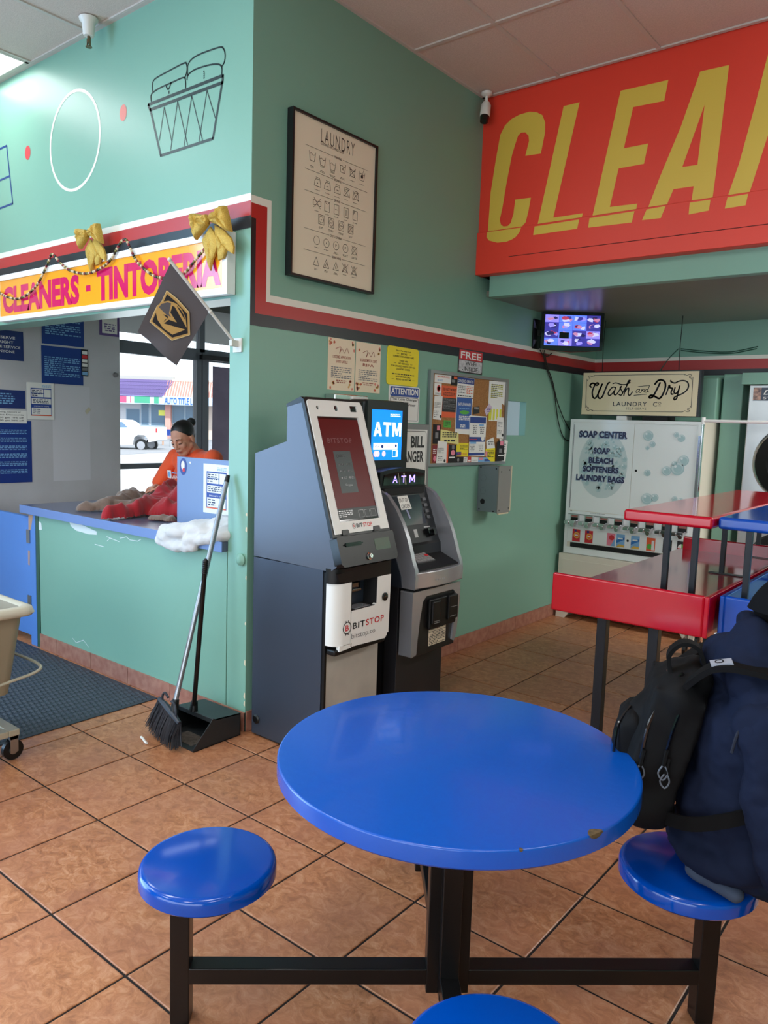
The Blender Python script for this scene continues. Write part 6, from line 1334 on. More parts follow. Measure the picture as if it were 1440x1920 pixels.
# ---- stainless washer at the right edge
t = thing('washing_machine', 'tall stainless steel washing machine with a round black door at the right edge', 'washing machine', (1.75, 3.8, 0))
ss = mat('stainless_front', (182, 182, 180), rough=.32, metal=.75, var=(2.5, .5, (150, 152, 156)))
obj('cabinet', MB().box(1.345, 2.15, 3.71, 3.975, 0, 1.95), ss, t, bevel=.006)
FWM = FAy(3.71); obj('control_plate', MB().rect(FWM, 1.375, 2.12, 1.835, 1.93, 0, .004), mat('washer_plate_navy', (30, 44, 66), rough=.3), t)
obj('plate_photo', MB().rect(FWM, 1.375, 1.43, 1.84, 1.93, .0045), mat('plate_photo_tan', (190, 150, 130), rough=.4, var=(40, .9, (60, 50, 60))), t)
obj('lettering', text(text(MB(), FWM, 'DEXTER', 1.445, 1.70, 1.878, 1.912, .0048, .01, .3), FWM, 'STACK', 1.445, 1.62, 1.846, 1.862, .0048), paper, t)
AX = (Vector((1, 0, 0)), Vector((0, 0, 1)), Vector((0, -1, 0))); DC = (1.70, 3.71, 1.385)
obj('door_ring', MB().lathe([(.285, 0), (.285, .03), (.272, .045), (.25, .05), (.235, .05), (.235, 0)], DC, 48, AX), chrome, t, smooth=True)
obj('door_frame', MB().lathe([(.262, .0), (.262, .055), (.18, .075), (.17, .06), (.001, .06)], DC, 48, AX), black_pl, t, smooth=True)
obj('door_glass', MB().lathe([(.172, .055), (.15, .075), (.10, .095), (.001, .10)], DC, 40, AX), gloss_bk, t, smooth=True)
obj('lower_door_ring', MB().lathe([(.285, 0), (.285, .03), (.272, .045), (.2, .05), (.001, .05)], (1.70, 3.71, .60), 48, AX), black_pl, t, smooth=True)
structure('trim_5', MB().box(1.29, 6.6, 3.70, 3.98, 1.955, 2.04), teal)
# ================================================================== RED AND BLUE FOLDING TABLES
def ftable(name, label, m, x0, x1, y0, y1, side, legs=True):
    t = thing(name, label, 'table', ((x0+x1)/2, (y0+y1)/2, 0))
    obj('worktop', MB().box(x0, x1, y0+.02, y1-.02, .765, .80), m, t, bevel=.004)
    obj('end_board', MB().box(x0, x1, y0, y0+.028, .70, .885), m, t, bevel=.010, segs=4)
    obj('end_board', MB().box(x0+.02, x1, y1-.028, y1, .72, .885), m, t, bevel=.010, segs=4)
    if side == 'r': obj('side_board', MB().box(x1-.002, x1+.02, y0+.004, y1-.004, .70, .882), m, t, bevel=.006)
    else: obj('side_board', MB().box(x0-.02, x0+.002, y0+.004, y1-.004, .70, .882), m, t, bevel=.006)
    for x in (x0+.22, x0+.465):
        for y in (y0+.07, y1-.08): obj('leg', MB().box(x, x+.046, y-.023, y+.023, 0, .766), navy_post, t, bevel=.002)
    return t
ftable('folding_table', 'red folding table with raised end boards, nearest the vending machine', red_g, 1.215, 1.925, .875, 2.80, 'r')
ftable('folding_table', 'blue folding table right of the red one, partly hidden by the person', blue_g, 1.985, 2.70, .95, 2.87, 'l')
def shelf(label, m, x0, x1, y0, y1, posts, plates, base, end_=.62):
    t = thing('upper_shelf', label, 'shelf', ((x0+x1)/2, (y0+y1)/2, .80))
    obj('shelf_board', MB().box(x0, x1, y0, y1, 1.158, 1.212), m, t, bevel=.014, segs=4)
    for x in posts:
        for y in (y0+.03, (y0+y1)/2, y1-.18): obj('post', MB().box(x-.0125, x+.0125, y-.0125, y+.0125, base, 1.16), navy_post, t, bevel=.001)
    for y in (y0+.03, (y0+y1)/2, y1-.18):
        obj('foot_plate', MB().box(plates[0], plates[1], y-.02, y+.02, base, base+.006), black_m, t, bevel=.001)
        for x in (plates[0]+.012, plates[1]-.012): obj('bolt', MB().cyl((x, y, base+.006), (x, y, base+.012), .007, n=8), chrome, t)
    return t
shelf('narrow red raised shelf on dark posts above the red folding table', red_g, 1.497, 1.898, 1.00, 2.97, (1.70, 1.825), (1.635, 1.855), .801)
shelf('narrow blue raised shelf on dark posts above the blue folding table', blue_g, 1.906, 2.31, 1.055, 2.99, (2.035, 2.16), (1.99, 2.23), .801)
# ---- hanging rail laundry cart behind the tables
t = thing('rail_cart', 'chrome laundry cart with a white hanging rail behind the red tables', 'cart', (1.6, 2.95, 0))
wh = mat('rail_white', (236, 236, 232), rough=.3)
obj('rail', MB().tube([(1.235, 3.02, 1.665), (1.9, 3.02, 1.665)], .011, 10), wh, t, smooth=True)
obj('rail_tip', MB().tube([(1.235, 3.02, 1.64), (1.235, 3.02, 1.69)], .013, 10), wh, t, smooth=True)
for x in (1.235, 1.88): obj('upright', MB().tube([(x, 3.02, .16), (x, 3.02, 1.66)], .010, 10), chrome, t, smooth=True)
bs = MB().tube([(1.235, 3.02, .20), (1.88, 3.02, .20)], .010, 8).tube([(1.235, 3.02, .20), (1.235, 3.30, .20)], .010, 8).tube([(1.235, 3.30, .20), (1.88, 3.30, .20)], .010, 8).tube([(1.88, 3.02, .20), (1.88, 3.30, .20)], .010, 8)
obj('base_rails', bs, chrome, t, smooth=True)
bk_ = MB()
for z in (.25, .35, .45, .55): bk_.tube([(1.24, 3.03, z), (1.87, 3.03, z), (1.87, 3.29, z), (1.24, 3.29, z)], .004, 6, closed=True)
for i in range(9): bk_.tube([(1.28+.07*i, 3.03, .22), (1.28+.07*i, 3.03, .56)], .003, 5)
o = obj('wire_basket', bk_, chrome, t, smooth=True); o['kind'] = 'stuff'
for x in (1.235, 1.88):
    for y in (3.02, 3.30):
        c_ = obj('caster', MB().cyl((x-.012, y, .05), (x+.012, y, .05), .048, n=18), black_pl, t, smooth=True)
        obj('fork', MB().box(x-.02, x-.015, y-.015, y+.015, .05, .13).box(x+.015, x+.02, y-.015, y+.015, .05, .13).cyl((x, y, .12), (x, y, .20), .012, n=10), chrome, c_)

# ================================================================== PEOPLE
skinW = mat('skin_woman', (206, 146, 118), rough=.55, var=(40, .3, (184, 120, 96)))
skinM = mat('skin_man', (188, 134, 106), rough=.55)
hairm = mat('hair_black', (24, 19, 18), rough=.42, bump=(220, .5, .0015))
def basis(o, f, up):
    f = Vector(f).normalized(); r_ = f.cross(Vector(up)).normalized(); u = r_.cross(f).normalized()
    return lambda x, y, z: Vector(o)+r_*x+f*y+u*z
def basis_rot(o, f, up):
    f = Vector(f).normalized(); r_ = f.cross(Vector(up)).normalized(); u = r_.cross(f).normalized()
    return Matrix((r_, f, u)).transposed()
def head_prims(mb, L, R3):
    mb.ell(L(0, -.012, .032), .074, .092, .083, 20, 14, R3)
    mb.ell(L(0, .018, -.028), .060, .070, .082, 20, 14, R3)
    mb.cap(L(-.014, .052, -.088), L(.014, .052, -.088), .024, .024)
    for s in (-1, 1):
        mb.cap(L(s*.050, .004, -.050), L(s*.018, .050, -.088), .022, .022)
        mb.ell(L(s*.036, .056, -.024), .024, .022, .026, 12, 8, R3)
        mb.ell(L(s*.078, -.010, -.008), .009, .019, .031, 12, 8, R3)
        mb.cap(L(s*.010, .080, .024), L(s*.040, .066, .022), .010, .009)
    mb.cap(L(0, .084, .012), L(0, .101, -.028), .008, .012)
    for s in (-1, 1): mb.ell(L(s*.011, .092, -.032), .008, .009, .007, 10, 6, R3)
    mb.cap(L(-.016, .083, -.058), L(.016, .083, -.058), .009, .009); mb.cap(L(-.012, .081, -.067), L(.012, .081, -.067), .009, .009)
def face_parts(parent, L, R3, lipm, closed=True):
    for s in (-1, 1):
        e = obj('eye', MB().ell(L(s*.031, .071, .001), .0135, .011, .0115, 14, 10, R3), mat('eye_white', (222, 214, 206), rough=.2) if 'eye_white' not in MATS else MATS['eye_white'], parent, smooth=True)
        obj('iris', MB().ell(L(s*.031, .0805, -.003), .006, .003, .006, 12, 8, R3), mat('iris_brown', (42, 24, 16), rough=.15) if 'iris_brown' not in MATS else MATS['iris_brown'], e, smooth=True)
        obj('eyelid', MB().ell(L(s*.031, .0718, .0045), .0155, .0128, .0112, 14, 10, R3), parent['_skin'] if False else SK[0], parent, smooth=True)
        obj('eyelashes', MB().tube(catmull([L(s*.016, .080, -.002), L(s*.026, .0865, -.005), L(s*.038, .0845, -.0045), L(s*.047, .074, -.001)], 4), .0016, 6), hairm, parent, smooth=True)
        obj('eyebrow', MB().tube(catmull([L(s*.014, .090, .025), L(s*.028, .087, .031), L(s*.042, .079, .029), L(s*.052, .066, .022)], 4), [.0022]*5+[.003]*4+[.0015]*4, 6), hairm, parent, smooth=True)
    obj('lips', MB().tube(catmull([L(-.021, .083, -.0625), L(-.008, .0925, -.060), L(0, .094, -.0615), L(.008, .0925, -.060), L(.021, .083, -.0625)], 4), [.002]+[.005]*15+[.002], 8), lipm, parent, smooth=True)
def hand_prims(mb, wrist, fdir, palm_n, s, curl=.5, sc=1.0):
    """palm plus five separate curled fingers; fdir = pointing direction, palm_n = palm normal, s = thumb side sign"""
    f = Vector(fdir).normalized(); n = Vector(palm_n).normalized(); side = f.cross(n).normalized()*s; w = Vector(wrist)
    mb.obox(w+f*.045*sc, f*.045*sc, side*.036*sc, n*.011*sc); mb.cap(w+f*.015*sc, w+f*.075*sc, .022*sc, .024*sc)
    for i, (o_, L_) in enumerate(((.030, .070), (.0105, .078), (-.0095, .074), (-.029, .058))):
        p = w+f*(.086 if i < 3 else .078)*sc+side*o_*sc; d = (f+side*(.10-.07*i)).normalized(); a = 0
        for k, (l_, r_) in enumerate(((.45, .0092), (.30, .0084), (.25, .0074))):
            a += curl*(.5 if k == 0 else .8); dd = (d*cos(a)+n*sin(a)).normalized(); q = p+dd*L_*l_*sc; mb.cap(p, q, r_*sc, r_*sc*.93, 8, 3); p = q
    p = w+f*.025*sc+side*.032*sc; d = (side*.75+f*.65+n*.25).normalized(); q = p+d*.04*sc; mb.cap(p, q, .0125*sc, .0105*sc, 8, 3); d2 = (f*.9+side*.25+n*.35).normalized(); mb.cap(q, q+d2*.032*sc, .0100*sc, .0085*sc, 8, 3)
# ---------------- woman behind the counter
W0 = Vector((-1.68, .97, 0)); t = thing('person', 'woman in an orange t-shirt with a dark hair bun, folding clothes behind the counter', 'person', W0)
SK = [skinW]
hc = Vector((-1.675, .860, 1.425)); hf = Vector((.22, -.86, -.44)); hup = Vector((.03, -.5, 1)); L = basis(hc, hf, hup); R3 = basis_rot(hc, hf, hup)
shL, shR = Vector((-1.885, .955, 1.285)), Vector((-1.455, .955, 1.290))
elL, elR = Vector((-1.985, .86, 1.045)), Vector((-1.33, .84, 1.05)); wrL, wrR = Vector((-1.74, .665, 1.075)), Vector((-1.50, .63, 1.090))
def body(mb):
    head_prims(mb, L, R3)
    mb.cap(L(0, -.025, -.06), (-1.672, .955, 1.315), .050, .056); mb.cap((-1.672, .955, 1.31), (-1.67, .97, 1.22), .06, .10)
    mb.cap((-1.80, .965, 1.265), (-1.54, .965, 1.265), .065, .065); mb.ell((-1.67, .965, 1.12), .165, .115, .20); mb.ell((-1.67, .975, .93), .17, .125, .16)
    for s, h, e, w_, n_ in ((1, shL, elL, wrL, 1), (-1, shR, elR, wrR, -1)):
        mb.cap(h, e, .050, .038); mb.cap(e, w_, .037, .025)
        fd_ = (w_-e).normalized()+Vector((0, -.1, -.15)); hand_prims(mb, w_, fd_, Vector((0, -.2, -1)), s, .35)
    for s in (-1, 1):
        mb.cap((-1.67+s*.09, .975, .86), (-1.67+s*.10, .96, .47), .085, .055); mb.cap((-1.67+s*.10, .96, .47), (-1.67+s*.10, .99, .08), .052, .036); mb.cap((-1.67+s*.10, 1.0, .045), (-1.67+s*.11, .85, .035), .034, .03)
blob('body', body, skinW, t, .0052, 3)
face_parts(t, L, R3, mat('lips_woman', (150, 78, 70), rough=.4))
orange = mat('orange_tshirt', (236, 84, 34), rough=.8, sheen=.2, bump=(700, .2, .0006))
def shirt(mb):
    mb.cap((-1.82, .965, 1.262), (-1.52, .965, 1.262), .078, .078); mb.cap((-1.70, .965, 1.285), (-1.64, .965, 1.285), .075, .075); mb.ell((-1.67, .962, 1.12), .185, .135, .22); mb.ell((-1.67, .972, .93), .188, .142, .18)
    mb.cap(shL, shL.lerp(elL, .80), .064, .062); mb.cap(shR, shR.lerp(elR, .80), .066, .062)
blob('t_shirt', shirt, orange, t, .007, 4, (.09, .012))
def trous(mb):
    mb.ell((-1.67, .975, .83), .185, .14, .12)
    for s in (-1, 1): mb.cap((-1.67+s*.085, .975, .82), (-1.67+s*.10, .96, .47), .105, .075); mb.cap((-1.67+s*.10, .96, .47), (-1.67+s*.10, .99, .10), .072, .060)
blob('trousers', trous, mat('trousers_dark', (40, 42, 52), rough=.9), t, .012, 4)
for s in (-1, 1): obj('shoe', MB().cap((-1.67+s*.10, 1.01, .045), (-1.67+s*.11, .83, .036), .046, .038), black_mt, t, smooth=True)
def hair(mb):
    mb.ell(L(0, -.023, .045), .0785, .0925, .0815, 24, 16, R3); mb.cap(L(0, -.06, .0), L(0, -.06, .03), .055, .06); mb.cap(L(0, -.08, .0), L(0, -.075, -.04), .045, .03)
    for s in (-1, 1): mb.cap(L(s*.066, .006, .035), L(s*.070, -.01, .018), .013, .012)
hr_ = blob('hair', hair, hairm, t, .005, 3)
obj('hair_bun', MB().ell(L(.0, -.138, .062), .034, .030, .032, 18, 12, R3), hairm, hr_, smooth=True)
FTs = Fr((-1.735, .806, 1.160), (.99, -.05, 0), (0, -.10, 1), (-.05, -.99, -.10))
lg = obj('shirt_badge', MB().poly(FTs, [(-.045, -.02), (.0, -.02), (.0, .035), (-.045, .035)], 0, .003), paper, t); obj('badge_print', MB().disc(FTs, -.022, .008, .016, .0036, 14, .02), lightblue_pr, lg)
obj('shirt_lettering', text(MB(), FTs, 'LAUNDRY', .012, .14, -.018, .004, .004, .02), paper, t); obj('shirt_lettering', greek(MB(), FTs, .012, .12, .012, .03, .004, 1, 3), lightblue_pr, t)
# ---------------- seated man with backpack
PO = Vector((2.392, -.420, .443)); ang = radians(-18); PF = Vector((.781*cos(ang)-.624*sin(ang), .624*cos(ang)+.781*sin(ang), 0)); PR = Vector((PF.y, -PF.x, 0))
def Q(a, s, z): return PO+PF*a+PR*s+Vector((0, 0, z-.443))
RQ = Matrix((PF, PR*-1, Vector((0, 0, 1)))).transposed()
t = thing('person', 'person in a navy hoodie and black cap seated on the right stool, seen from behind', 'person', PO)
SK = [skinM]
hc2 = Q(.125, .0, 1.140); hf2 = PF*.93+Vector((0, 0, -.30))+PR*.08; L2 = basis(hc2, hf2, (0, 0, 1)); R32 = basis_rot(hc2, hf2, (0, 0, 1))
def rarm(s): return Q(.035, s*.195, .895), Q(.095, s*.250, .620), Q(.330, s*.17, .585)
def mbody(mb):
    head_prims(mb, L2, R32)
    mb.cap(L2(0, -.03, -.06), Q(.07, 0, .97), .052, .058); mb.cap(Q(.065, 0, .96), Q(.045, 0, .85), .07, .12)
    mb.cap(Q(.06, -.15, .925), Q(.06, .15, .925), .06, .06); mb.ell(Q(.035, 0, .80), .12, .165, .17, 20, 12, RQ); mb.ell(Q(.02, 0, .60), .12, .155, .16, 20, 12, RQ); mb.ell(Q(.03, 0, .52), .13, .165, .077, 20, 12, RQ)
    for s in (-1, 1):
        h, e, w_ = rarm(s); mb.cap(h, e, .052, .040); mb.cap(e, w_, .040, .027); hand_prims(mb, w_, PF+Vector((0, 0, -.25))-PR*s*.3, Vector((0, 0, -1)), -s if s > 0 else s*-1, .45)
        mb.cap(Q(.05, s*.095, .520), Q(.45, s*.13, .500), .077, .058); mb.cap(Q(.45, s*.13, .50), Q(.47, s*.13, .09), .056, .038); mb.cap(Q(.45, s*.13, .045), Q(.60, s*.14, .035), .034, .03)
blob('body', mbody, skinM, t, .0062, 3)
face_parts(t, L2, R32, mat('lips_man', (156, 96, 84), rough=.5))
navy = mat('navy_hoodie', (20, 27, 47), rough=.9, spec=.12, bump=(900, .35, .0008))
def hood(mb):
    mb.cap(Q(.05, -.135, .912), Q(.05, .135, .912), .088, .088); mb.ell(Q(.030, 0, .80), .152, .205, .19, 24, 14, RQ); mb.ell(Q(.012, 0, .63), .158, .195, .17, 24, 14, RQ)
    mb.ell(Q(.0, 0, .515), .158, .205, .072, 24, 14, RQ); mb.cap(Q(.04, -.12, .555), Q(.04, .12, .555), .098, .098)
    for s in (-1, 1): mb.cap(Q(.03, s*.12, .905), Q(.035, s*.19, .89), .078, .070)
    # thick hood lying on the shoulders, standing up round the neck
    mb.cap(Q(-.01, -.10, .985), Q(-.035, 0, 1.0), .060, .068); mb.cap(Q(-.035, 0, 1.0), Q(.0, .11, .985), .068, .062); mb.cap(Q(.0, .11, .985), Q(.10, .115, .965), .060, .045); mb.cap(Q(-.01, -.10, .985), Q(.10, -.115, .965), .060, .045)
    mb.cap(Q(.02, .085, 1.055), Q(.01, .03, 1.085), .032, .040); mb.cap(Q(.01, .03, 1.085), Q(.01, -.06, 1.085), .040, .036); mb.cap(Q(.02, .085, 1.055), Q(.085, .11, 1.0), .034, .035)
    mb.ell(Q(.0, .02, 1.03), .055, .095, .065, 18, 12, RQ)
hd_o = blob('hoodie', hood, navy, t, .0085, 3, (.085, .034))
for s in (-1, 1):
    def slv(mb, s=s):
        h, e, w_ = rarm(s); mb.cap(h+Vector((0, 0, -.012)), e, .076, .078); mb.cap(e, w_, .076, .046); mb.cap(e+Vector((0, 0, .02)), e+Vector((0, 0, -.035)), .080, .066)
        mb.cap(h.lerp(e, .55)+PR*s*.012-PF*.018, e-PF*.012, .07, .075)
    so_ = blob('sleeve', slv, navy, t, .0085, 2, (.07, .034))
    obj('cuff', MB().tube([rarm(s)[2]-PF*.015, rarm(s)[2]+PF*.035], [.046, .040], 16), navy, so_, smooth=True)
obj('shoulder_seam', MB().tube(catmull([Q(-.045, .232, .84), Q(-.03, .225, .90), Q(.01, .215, .945), Q(.06, .21, .955), Q(.115, .20, .93)], 6), .0035, 6), mat('seam_navy', (18, 24, 40), rough=.9), hd_o, smooth=True)
def shirt2(mb): mb.ell(Q(-.02, .0, .492), .132, .160, .034, 24, 12, RQ); mb.cap(Q(-.09, .12, .480), Q(.0, .180, .468), .026, .020)
blob('grey_shirt_hem', shirt2, mat('grey_tshirt', (62, 70, 86), rough=.9, spec=.1), t, .008, 3, (.06, .01))
def jeans(mb):
    mb.ell(Q(.055, 0, .512), .135, .190, .066, 20, 12, RQ)
    for s in (-1, 1): mb.cap(Q(.06, s*.115, .528), Q(.45, s*.165, .475), .086, .080); mb.cap(Q(.45, s*.150, .475), Q(.47, s*.135, .10), .072, .062)
blob('jeans', jeans, mat('dark_jeans', (17, 23, 35), rough=.9, spec=.1, var=(90, .5, (28, 37, 52)), bump=(900, .4, .0006)), t, .009, 4, (.08, .01))
for s in (-1, 1): obj('shoe', MB().cap(Q(.44, s*.135, .050), Q(.63, s*.145, .040), .048, .040), black_mt, t, smooth=True)
hair_m2 = mat('hair_short_black', (12, 10, 10), rough=.85, spec=.1, bump=(300, .6, .002))
def hair2(mb): mb.ell(L2(0, -.020, .012), .077, .086, .078, 20, 14, R32); mb.cap(L2(0, -.072, -.025), L2(0, -.066, -.05), .044, .036)
blob('hair', hair2, hair_m2, t, .006, 3)
capm = mat('cap_black', (11, 12, 15), rough=.9, spec=.12, bump=(900, .3, .0006))
cp = MB(); n_ = 28; rings = []
for i in range(9):
    a = pi/2*i/8; rings.append([L2(.090*cos(a)*cos(2*pi*k/n_), -.014+.110*cos(a)*sin(2*pi*k/n_), -.012+.130*sin(a)+.030*sin(2*pi*k/n_)*cos(a)) for k in range(n_)])
cp.add([p for r_ in rings for p in r_], [(i*n_+k, i*n_+(k+1) % n_, (i+1)*n_+(k+1) % n_, (i+1)*n_+k) for i in range(8) for k in range(n_)])
co = obj('cap', cp, capm, t, smooth=True)
obj('cap_button', MB().ell(L2(0, -.014, .117), .009, .009, .005, 10, 6, R32), capm, co, smooth=True)
br2 = MB(); bp = []
for i in range(9):
    a = -1+2*i/8; bp += [L2(a*.075, .070+.018*(1-a*a), .022), L2(a*.078, .105+.068*(1-a*a), .014-.012*a*a)]
br2.add(bp+[p-Vector((0, 0, .004)) for p in bp], [(2*i, 2*i+1, 2*i+3, 2*i+2) for i in range(8)]+[(18+2*i, 18+2*i+2, 18+2*i+3, 18+2*i+1) for i in range(8)]+[(2*i+1, 18+2*i+1, 18+2*i+3, 2*i+3) for i in range(8)])
obj('cap_brim', br2, capm, co, smooth=True)
# ---------------- backpack
t = thing('backpack', 'black backpack with two zip pockets worn on the back of the seated person', 'backpack', Q(-.22, 0, .57))
bpk = mat('backpack_black', (8, 8, 10), rough=.75, spec=.2, bump=(1100, .5, .0006)); bpw = mat('backpack_webbing', (10, 10, 11), rough=.8, spec=.15, bump=(1400, .6, .0006))
def pack(mb):
    T = (PF*.085+Vector((0, 0, .39))).normalized(); N_ = (PF-T*PF.dot(T)).normalized()
    mb.obox(Q(-.190, 0, .755), N_*.066, PR*.125, T*.175); mb.cap(Q(-.150, -.08, .905), Q(-.150, .08, .905), .062, .062); mb.cap(Q(-.11, -.06, .945), Q(-.11, .06, .945), .040, .040)
    mb.cap(Q(-.215, -.075, .61), Q(-.215, .075, .61), .072, .072); mb.ell(Q(-.215, 0, .74), .082, .118, .15, 20, 12, RQ)
def pocket(mb):
    mb.obox(Q(-.268, 0, .725), PF*.030, PR*.088, Vector((0, 0, .095))); mb.cap(Q(-.258, -.06, .815), Q(-.258, .06, .815), .034, .034); mb.ell(Q(-.275, 0, .715), .040, .095, .11, 18, 12, RQ)
pk_o = blob('main_bag', pack, bpk, t, .009, 12, (.10, .016)); blob('front_pocket', pocket, bpk, t, .008, 10, (.08, .010))
def zipc(pts, name='zip'): return obj(name, MB().tube(catmull(pts, 6), .0045, 6), gloss_bk, t, smooth=True)
zipc([Q(-.150, .075, .968), Q(-.195, .110, .915), Q(-.225, .124, .84), Q(-.238, .126, .75)]); zipc([Q(-.110, .07, .982), Q(-.140, .118, .925), Q(-.165, .130, .85), Q(-.182, .130, .76)])
zipc([Q(-.270, .03, .848), Q(-.298, .075, .81), Q(-.305, .088, .74)])
pull = mat('zip_pull_grey', (96, 104, 116), rough=.5)
for a, s, z in ((-.238, .134, .725), (-.184, .138, .735), (-.178, .138, .715)):
    obj('zip_pull', MB().tube([Q(a+.006, s, z+.05), Q(a, s+.004, z+.01)], .0055, 6), bpw, t, smooth=True)
    obj('zip_loop', MB().tube(catmull([Q(a, s+.006, z+.012), Q(a+.010, s+.006, z-.008), Q(a, s+.006, z-.026), Q(a-.012, s+.006, z-.010)], 4, True), .0022, 6, closed=True), pull, t, smooth=True)
def band3(pts, wdir, w, th, name, m, parent):
    P_ = catmull(pts, 8); mb = MB(); vs = []
    for i, p in enumerate(P_):
        d = (P_[min(i+1, len(P_)-1)]-P_[max(i-1, 0)]).normalized(); wd = Vector(wdir(i/(len(P_)-1))); wd = (wd-d*wd.dot(d)).normalized(); n_ = d.cross(wd)
        vs += [p+wd*w/2+n_*th/2, p-wd*w/2+n_*th/2, p-wd*w/2-n_*th/2, p+wd*w/2-n_*th/2]
    k = len(P_); fs = [(i*4+j, i*4+(j+1) % 4, (i+1)*4+(j+1) % 4, (i+1)*4+j) for i in range(k-1) for j in range(4)]+[(3, 2, 1, 0), tuple((k-1)*4+j for j in range(4))]
    return obj(name, mb.add(vs, fs), m, parent, smooth=True, angle=50)
band3([Q(-.175, .03, .945), Q(-.185, .03, 1.0), Q(-.155, .03, 1.035), Q(-.115, .03, 1.025), Q(-.095, .03, .97)], lambda s: PR, .045, .010, 'grab_loop', bpw, t)
obj('loop_buckle', MB().tube([Q(-.184, .008, .95), Q(-.184, .054, .95), Q(-.192, .05, .922), Q(-.192, .012, .922)], .004, 6, closed=True), chrome, t, smooth=True)
st1 = band3([Q(-.140, .11, .955), Q(-.085, .135, 1.012), Q(-.01, .155, 1.022), Q(.07, .165, 1.005), Q(.14, .160, .945), Q(.185, .15, .84), Q(.17, .14, .74)], lambda s: PR-PF*.2, .070, .014, 'shoulder_strap', bpw, t)
band3([Q(-.18, .105, .595), Q(-.115, .180, .625), Q(-.04, .212, .665), Q(.03, .212, .70)], lambda s: Vector((0, 0, 1)), .034, .008, 'lower_strap', bpw, t)
band3([Q(-.135, -.13, .945), Q(-.07, -.165, .985), Q(.02, -.175, 1.010), Q(.10, -.165, .995), Q(.165, -.155, .93), Q(.19, -.15, .80), Q(.14, -.19, .66), Q(.0, -.222, .63), Q(-.14, -.20, .60)], lambda s: PR if s < .55 else Vector((0, 0, 1)), .070, .014, 'shoulder_strap', bpw, t)
lb = obj('strap_label', MB().obox(Q(-.072, .142, 1.026), (PF*.024+Vector((0, 0, .006))), PR*.019, (Vector((0, 0, .003))-PF*.0012)), mat('label_grey', (152, 156, 168), rough=.5), t)
obj('label_mark', MB().tube([Q(-.078+a*.009, .142+b*.011, 1.0275+a*.003) for a, b in ((-.8, -.5), (-.4, -1), (.6, -1), (1, -.5), (1, .5), (.6, 1), (-.4, 1), (-.8, .5))], .002, 5, closed=True), black_mt, lb)

# ================================================================== OUTSIDE THE BOOTH WINDOW
gm = mat('pavement_pale', (176, 178, 180), rough=.9, var=(.5, .4, (160, 162, 164)))
structure('ground', MB().box(-120, -3.3, -60, 120, -.25, -.06), gm)
structure('street', MB().poly(FTz(-.055), [(-34, -40), (-20, -40), (-60, 80), (-80, 80)], 0) if False else MB().add([(-26.0, -10.0, -.055), (-14.5, -12, -.055), (-40.6, 51.0, -.055), (-60, 40.0, -.055)], [(0, 1, 2, 3)]), mat('asphalt_grey', (120, 122, 126), rough=.9, var=(.3, .5, (134, 136, 140))))
structure('canopy', MB().box(-5.92, -3.3, -8, 9, 2.62, 2.9), mat('canopy_olive', (70, 74, 66), rough=.8))
BO = Vector((2.85-60*.624-.293*60*.781, -2.496+60*.781-.293*60*.624, 0)); BU = Vector((.781, .624, 0)); BN = Vector((.624, -.781, 0))
FO = Fr(BO, BU, (0, 0, 1), BN); KX = .0418
def bu(px): return (px-300)*KX
def bz(py): return 1.57+(779-py)*KX
t = thing('strip_mall', 'low shop building with a purple tile roof and coloured lettering across the street', 'building', BO)
cw = mat('shop_wall_pale', (196, 196, 200), rough=.8)
obj('wall', MB().rect(FO, bu(120), bu(318), -.1, bz(740), -8, 0), cw, t); obj('wall', MB().rect(FO, bu(318), bu(430), -.1, bz(742), -8, -.3), mat('shop_wall_tan', (200, 184, 172), rough=.8), t)
FRf = lambda u0, u1, zt, zb, n0, n1: MB().add([FO.pt(u0, zb, n0), FO.pt(u1, zb, n0), FO.pt(u1, zt, n1), FO.pt(u0, zt, n1)], [(0, 1, 2, 3)])
pr_m, rr_m = mat('roof_purple', (112, 98, 150), rough=.7), mat('roof_terracotta', (214, 176, 164), rough=.7)
obj('roof', FRf(bu(110), bu(312), bz(707), bz(742), 1.2, -1.6), pr_m, t); obj('roof', FRf(bu(312), bu(440), bz(709), bz(743), 1.0, -1.4), rr_m, t)
rt = MB(); rl = MB()
for i in range(70):
    u = bu(110)+i*.122
    if u < bu(311): rt.tube([FO.pt(u, bz(742)+.02, 1.24), FO.pt(u+.35, bz(708), -1.5)], .035, 4, cap=False)
for i in range(26):
    u = bu(313)+i*.2; rl.tube([FO.pt(u, bz(743)+.02, 1.04), FO.pt(u-.35, bz(710), -1.3)], .05, 4, cap=False)
for j in range(5): rt.tube([FO.pt(bu(110), bz(742-j*7), 1.27-j*.56), FO.pt(bu(311), bz(742-j*7), 1.27-j*.56)], .03, 4, cap=False)
o = obj('roof_tiles', rt, mat('roof_purple_dark', (84, 72, 122), rough=.7), t); o['kind'] = 'stuff'; o = obj('roof_tiles', rl, mat('roof_terracotta_dark', (178, 118, 108), rough=.7), t); o['kind'] = 'stuff'
obj('parapet', MB().rect(FO, bu(110), bu(312), bz(709), bz(702), -2.2, -1.4), mat('parapet_grey', (160, 160, 158), rough=.8), t); obj('parapet', MB().rect(FO, bu(312), bu(440), bz(711), bz(707), -2.2, -1.2), MATS['shop_wall_tan'], t)
fas = obj('fascia', MB().rect(FO, bu(110), bu(440), bz(756), bz(741), .9, 1.25), mat('fascia_pale_blue', (176, 196, 218), rough=.6), t)
FOf = Fr(BO+BN*1.26, BU, (0, 0, 1), BN)
obj('shop_lettering', greek(MB(), FOf, bu(226), bu(254), bz(755), bz(742), .01, 1, 3, False, .9), mat('letters_rose', (206, 70, 110), rough=.5), fas)
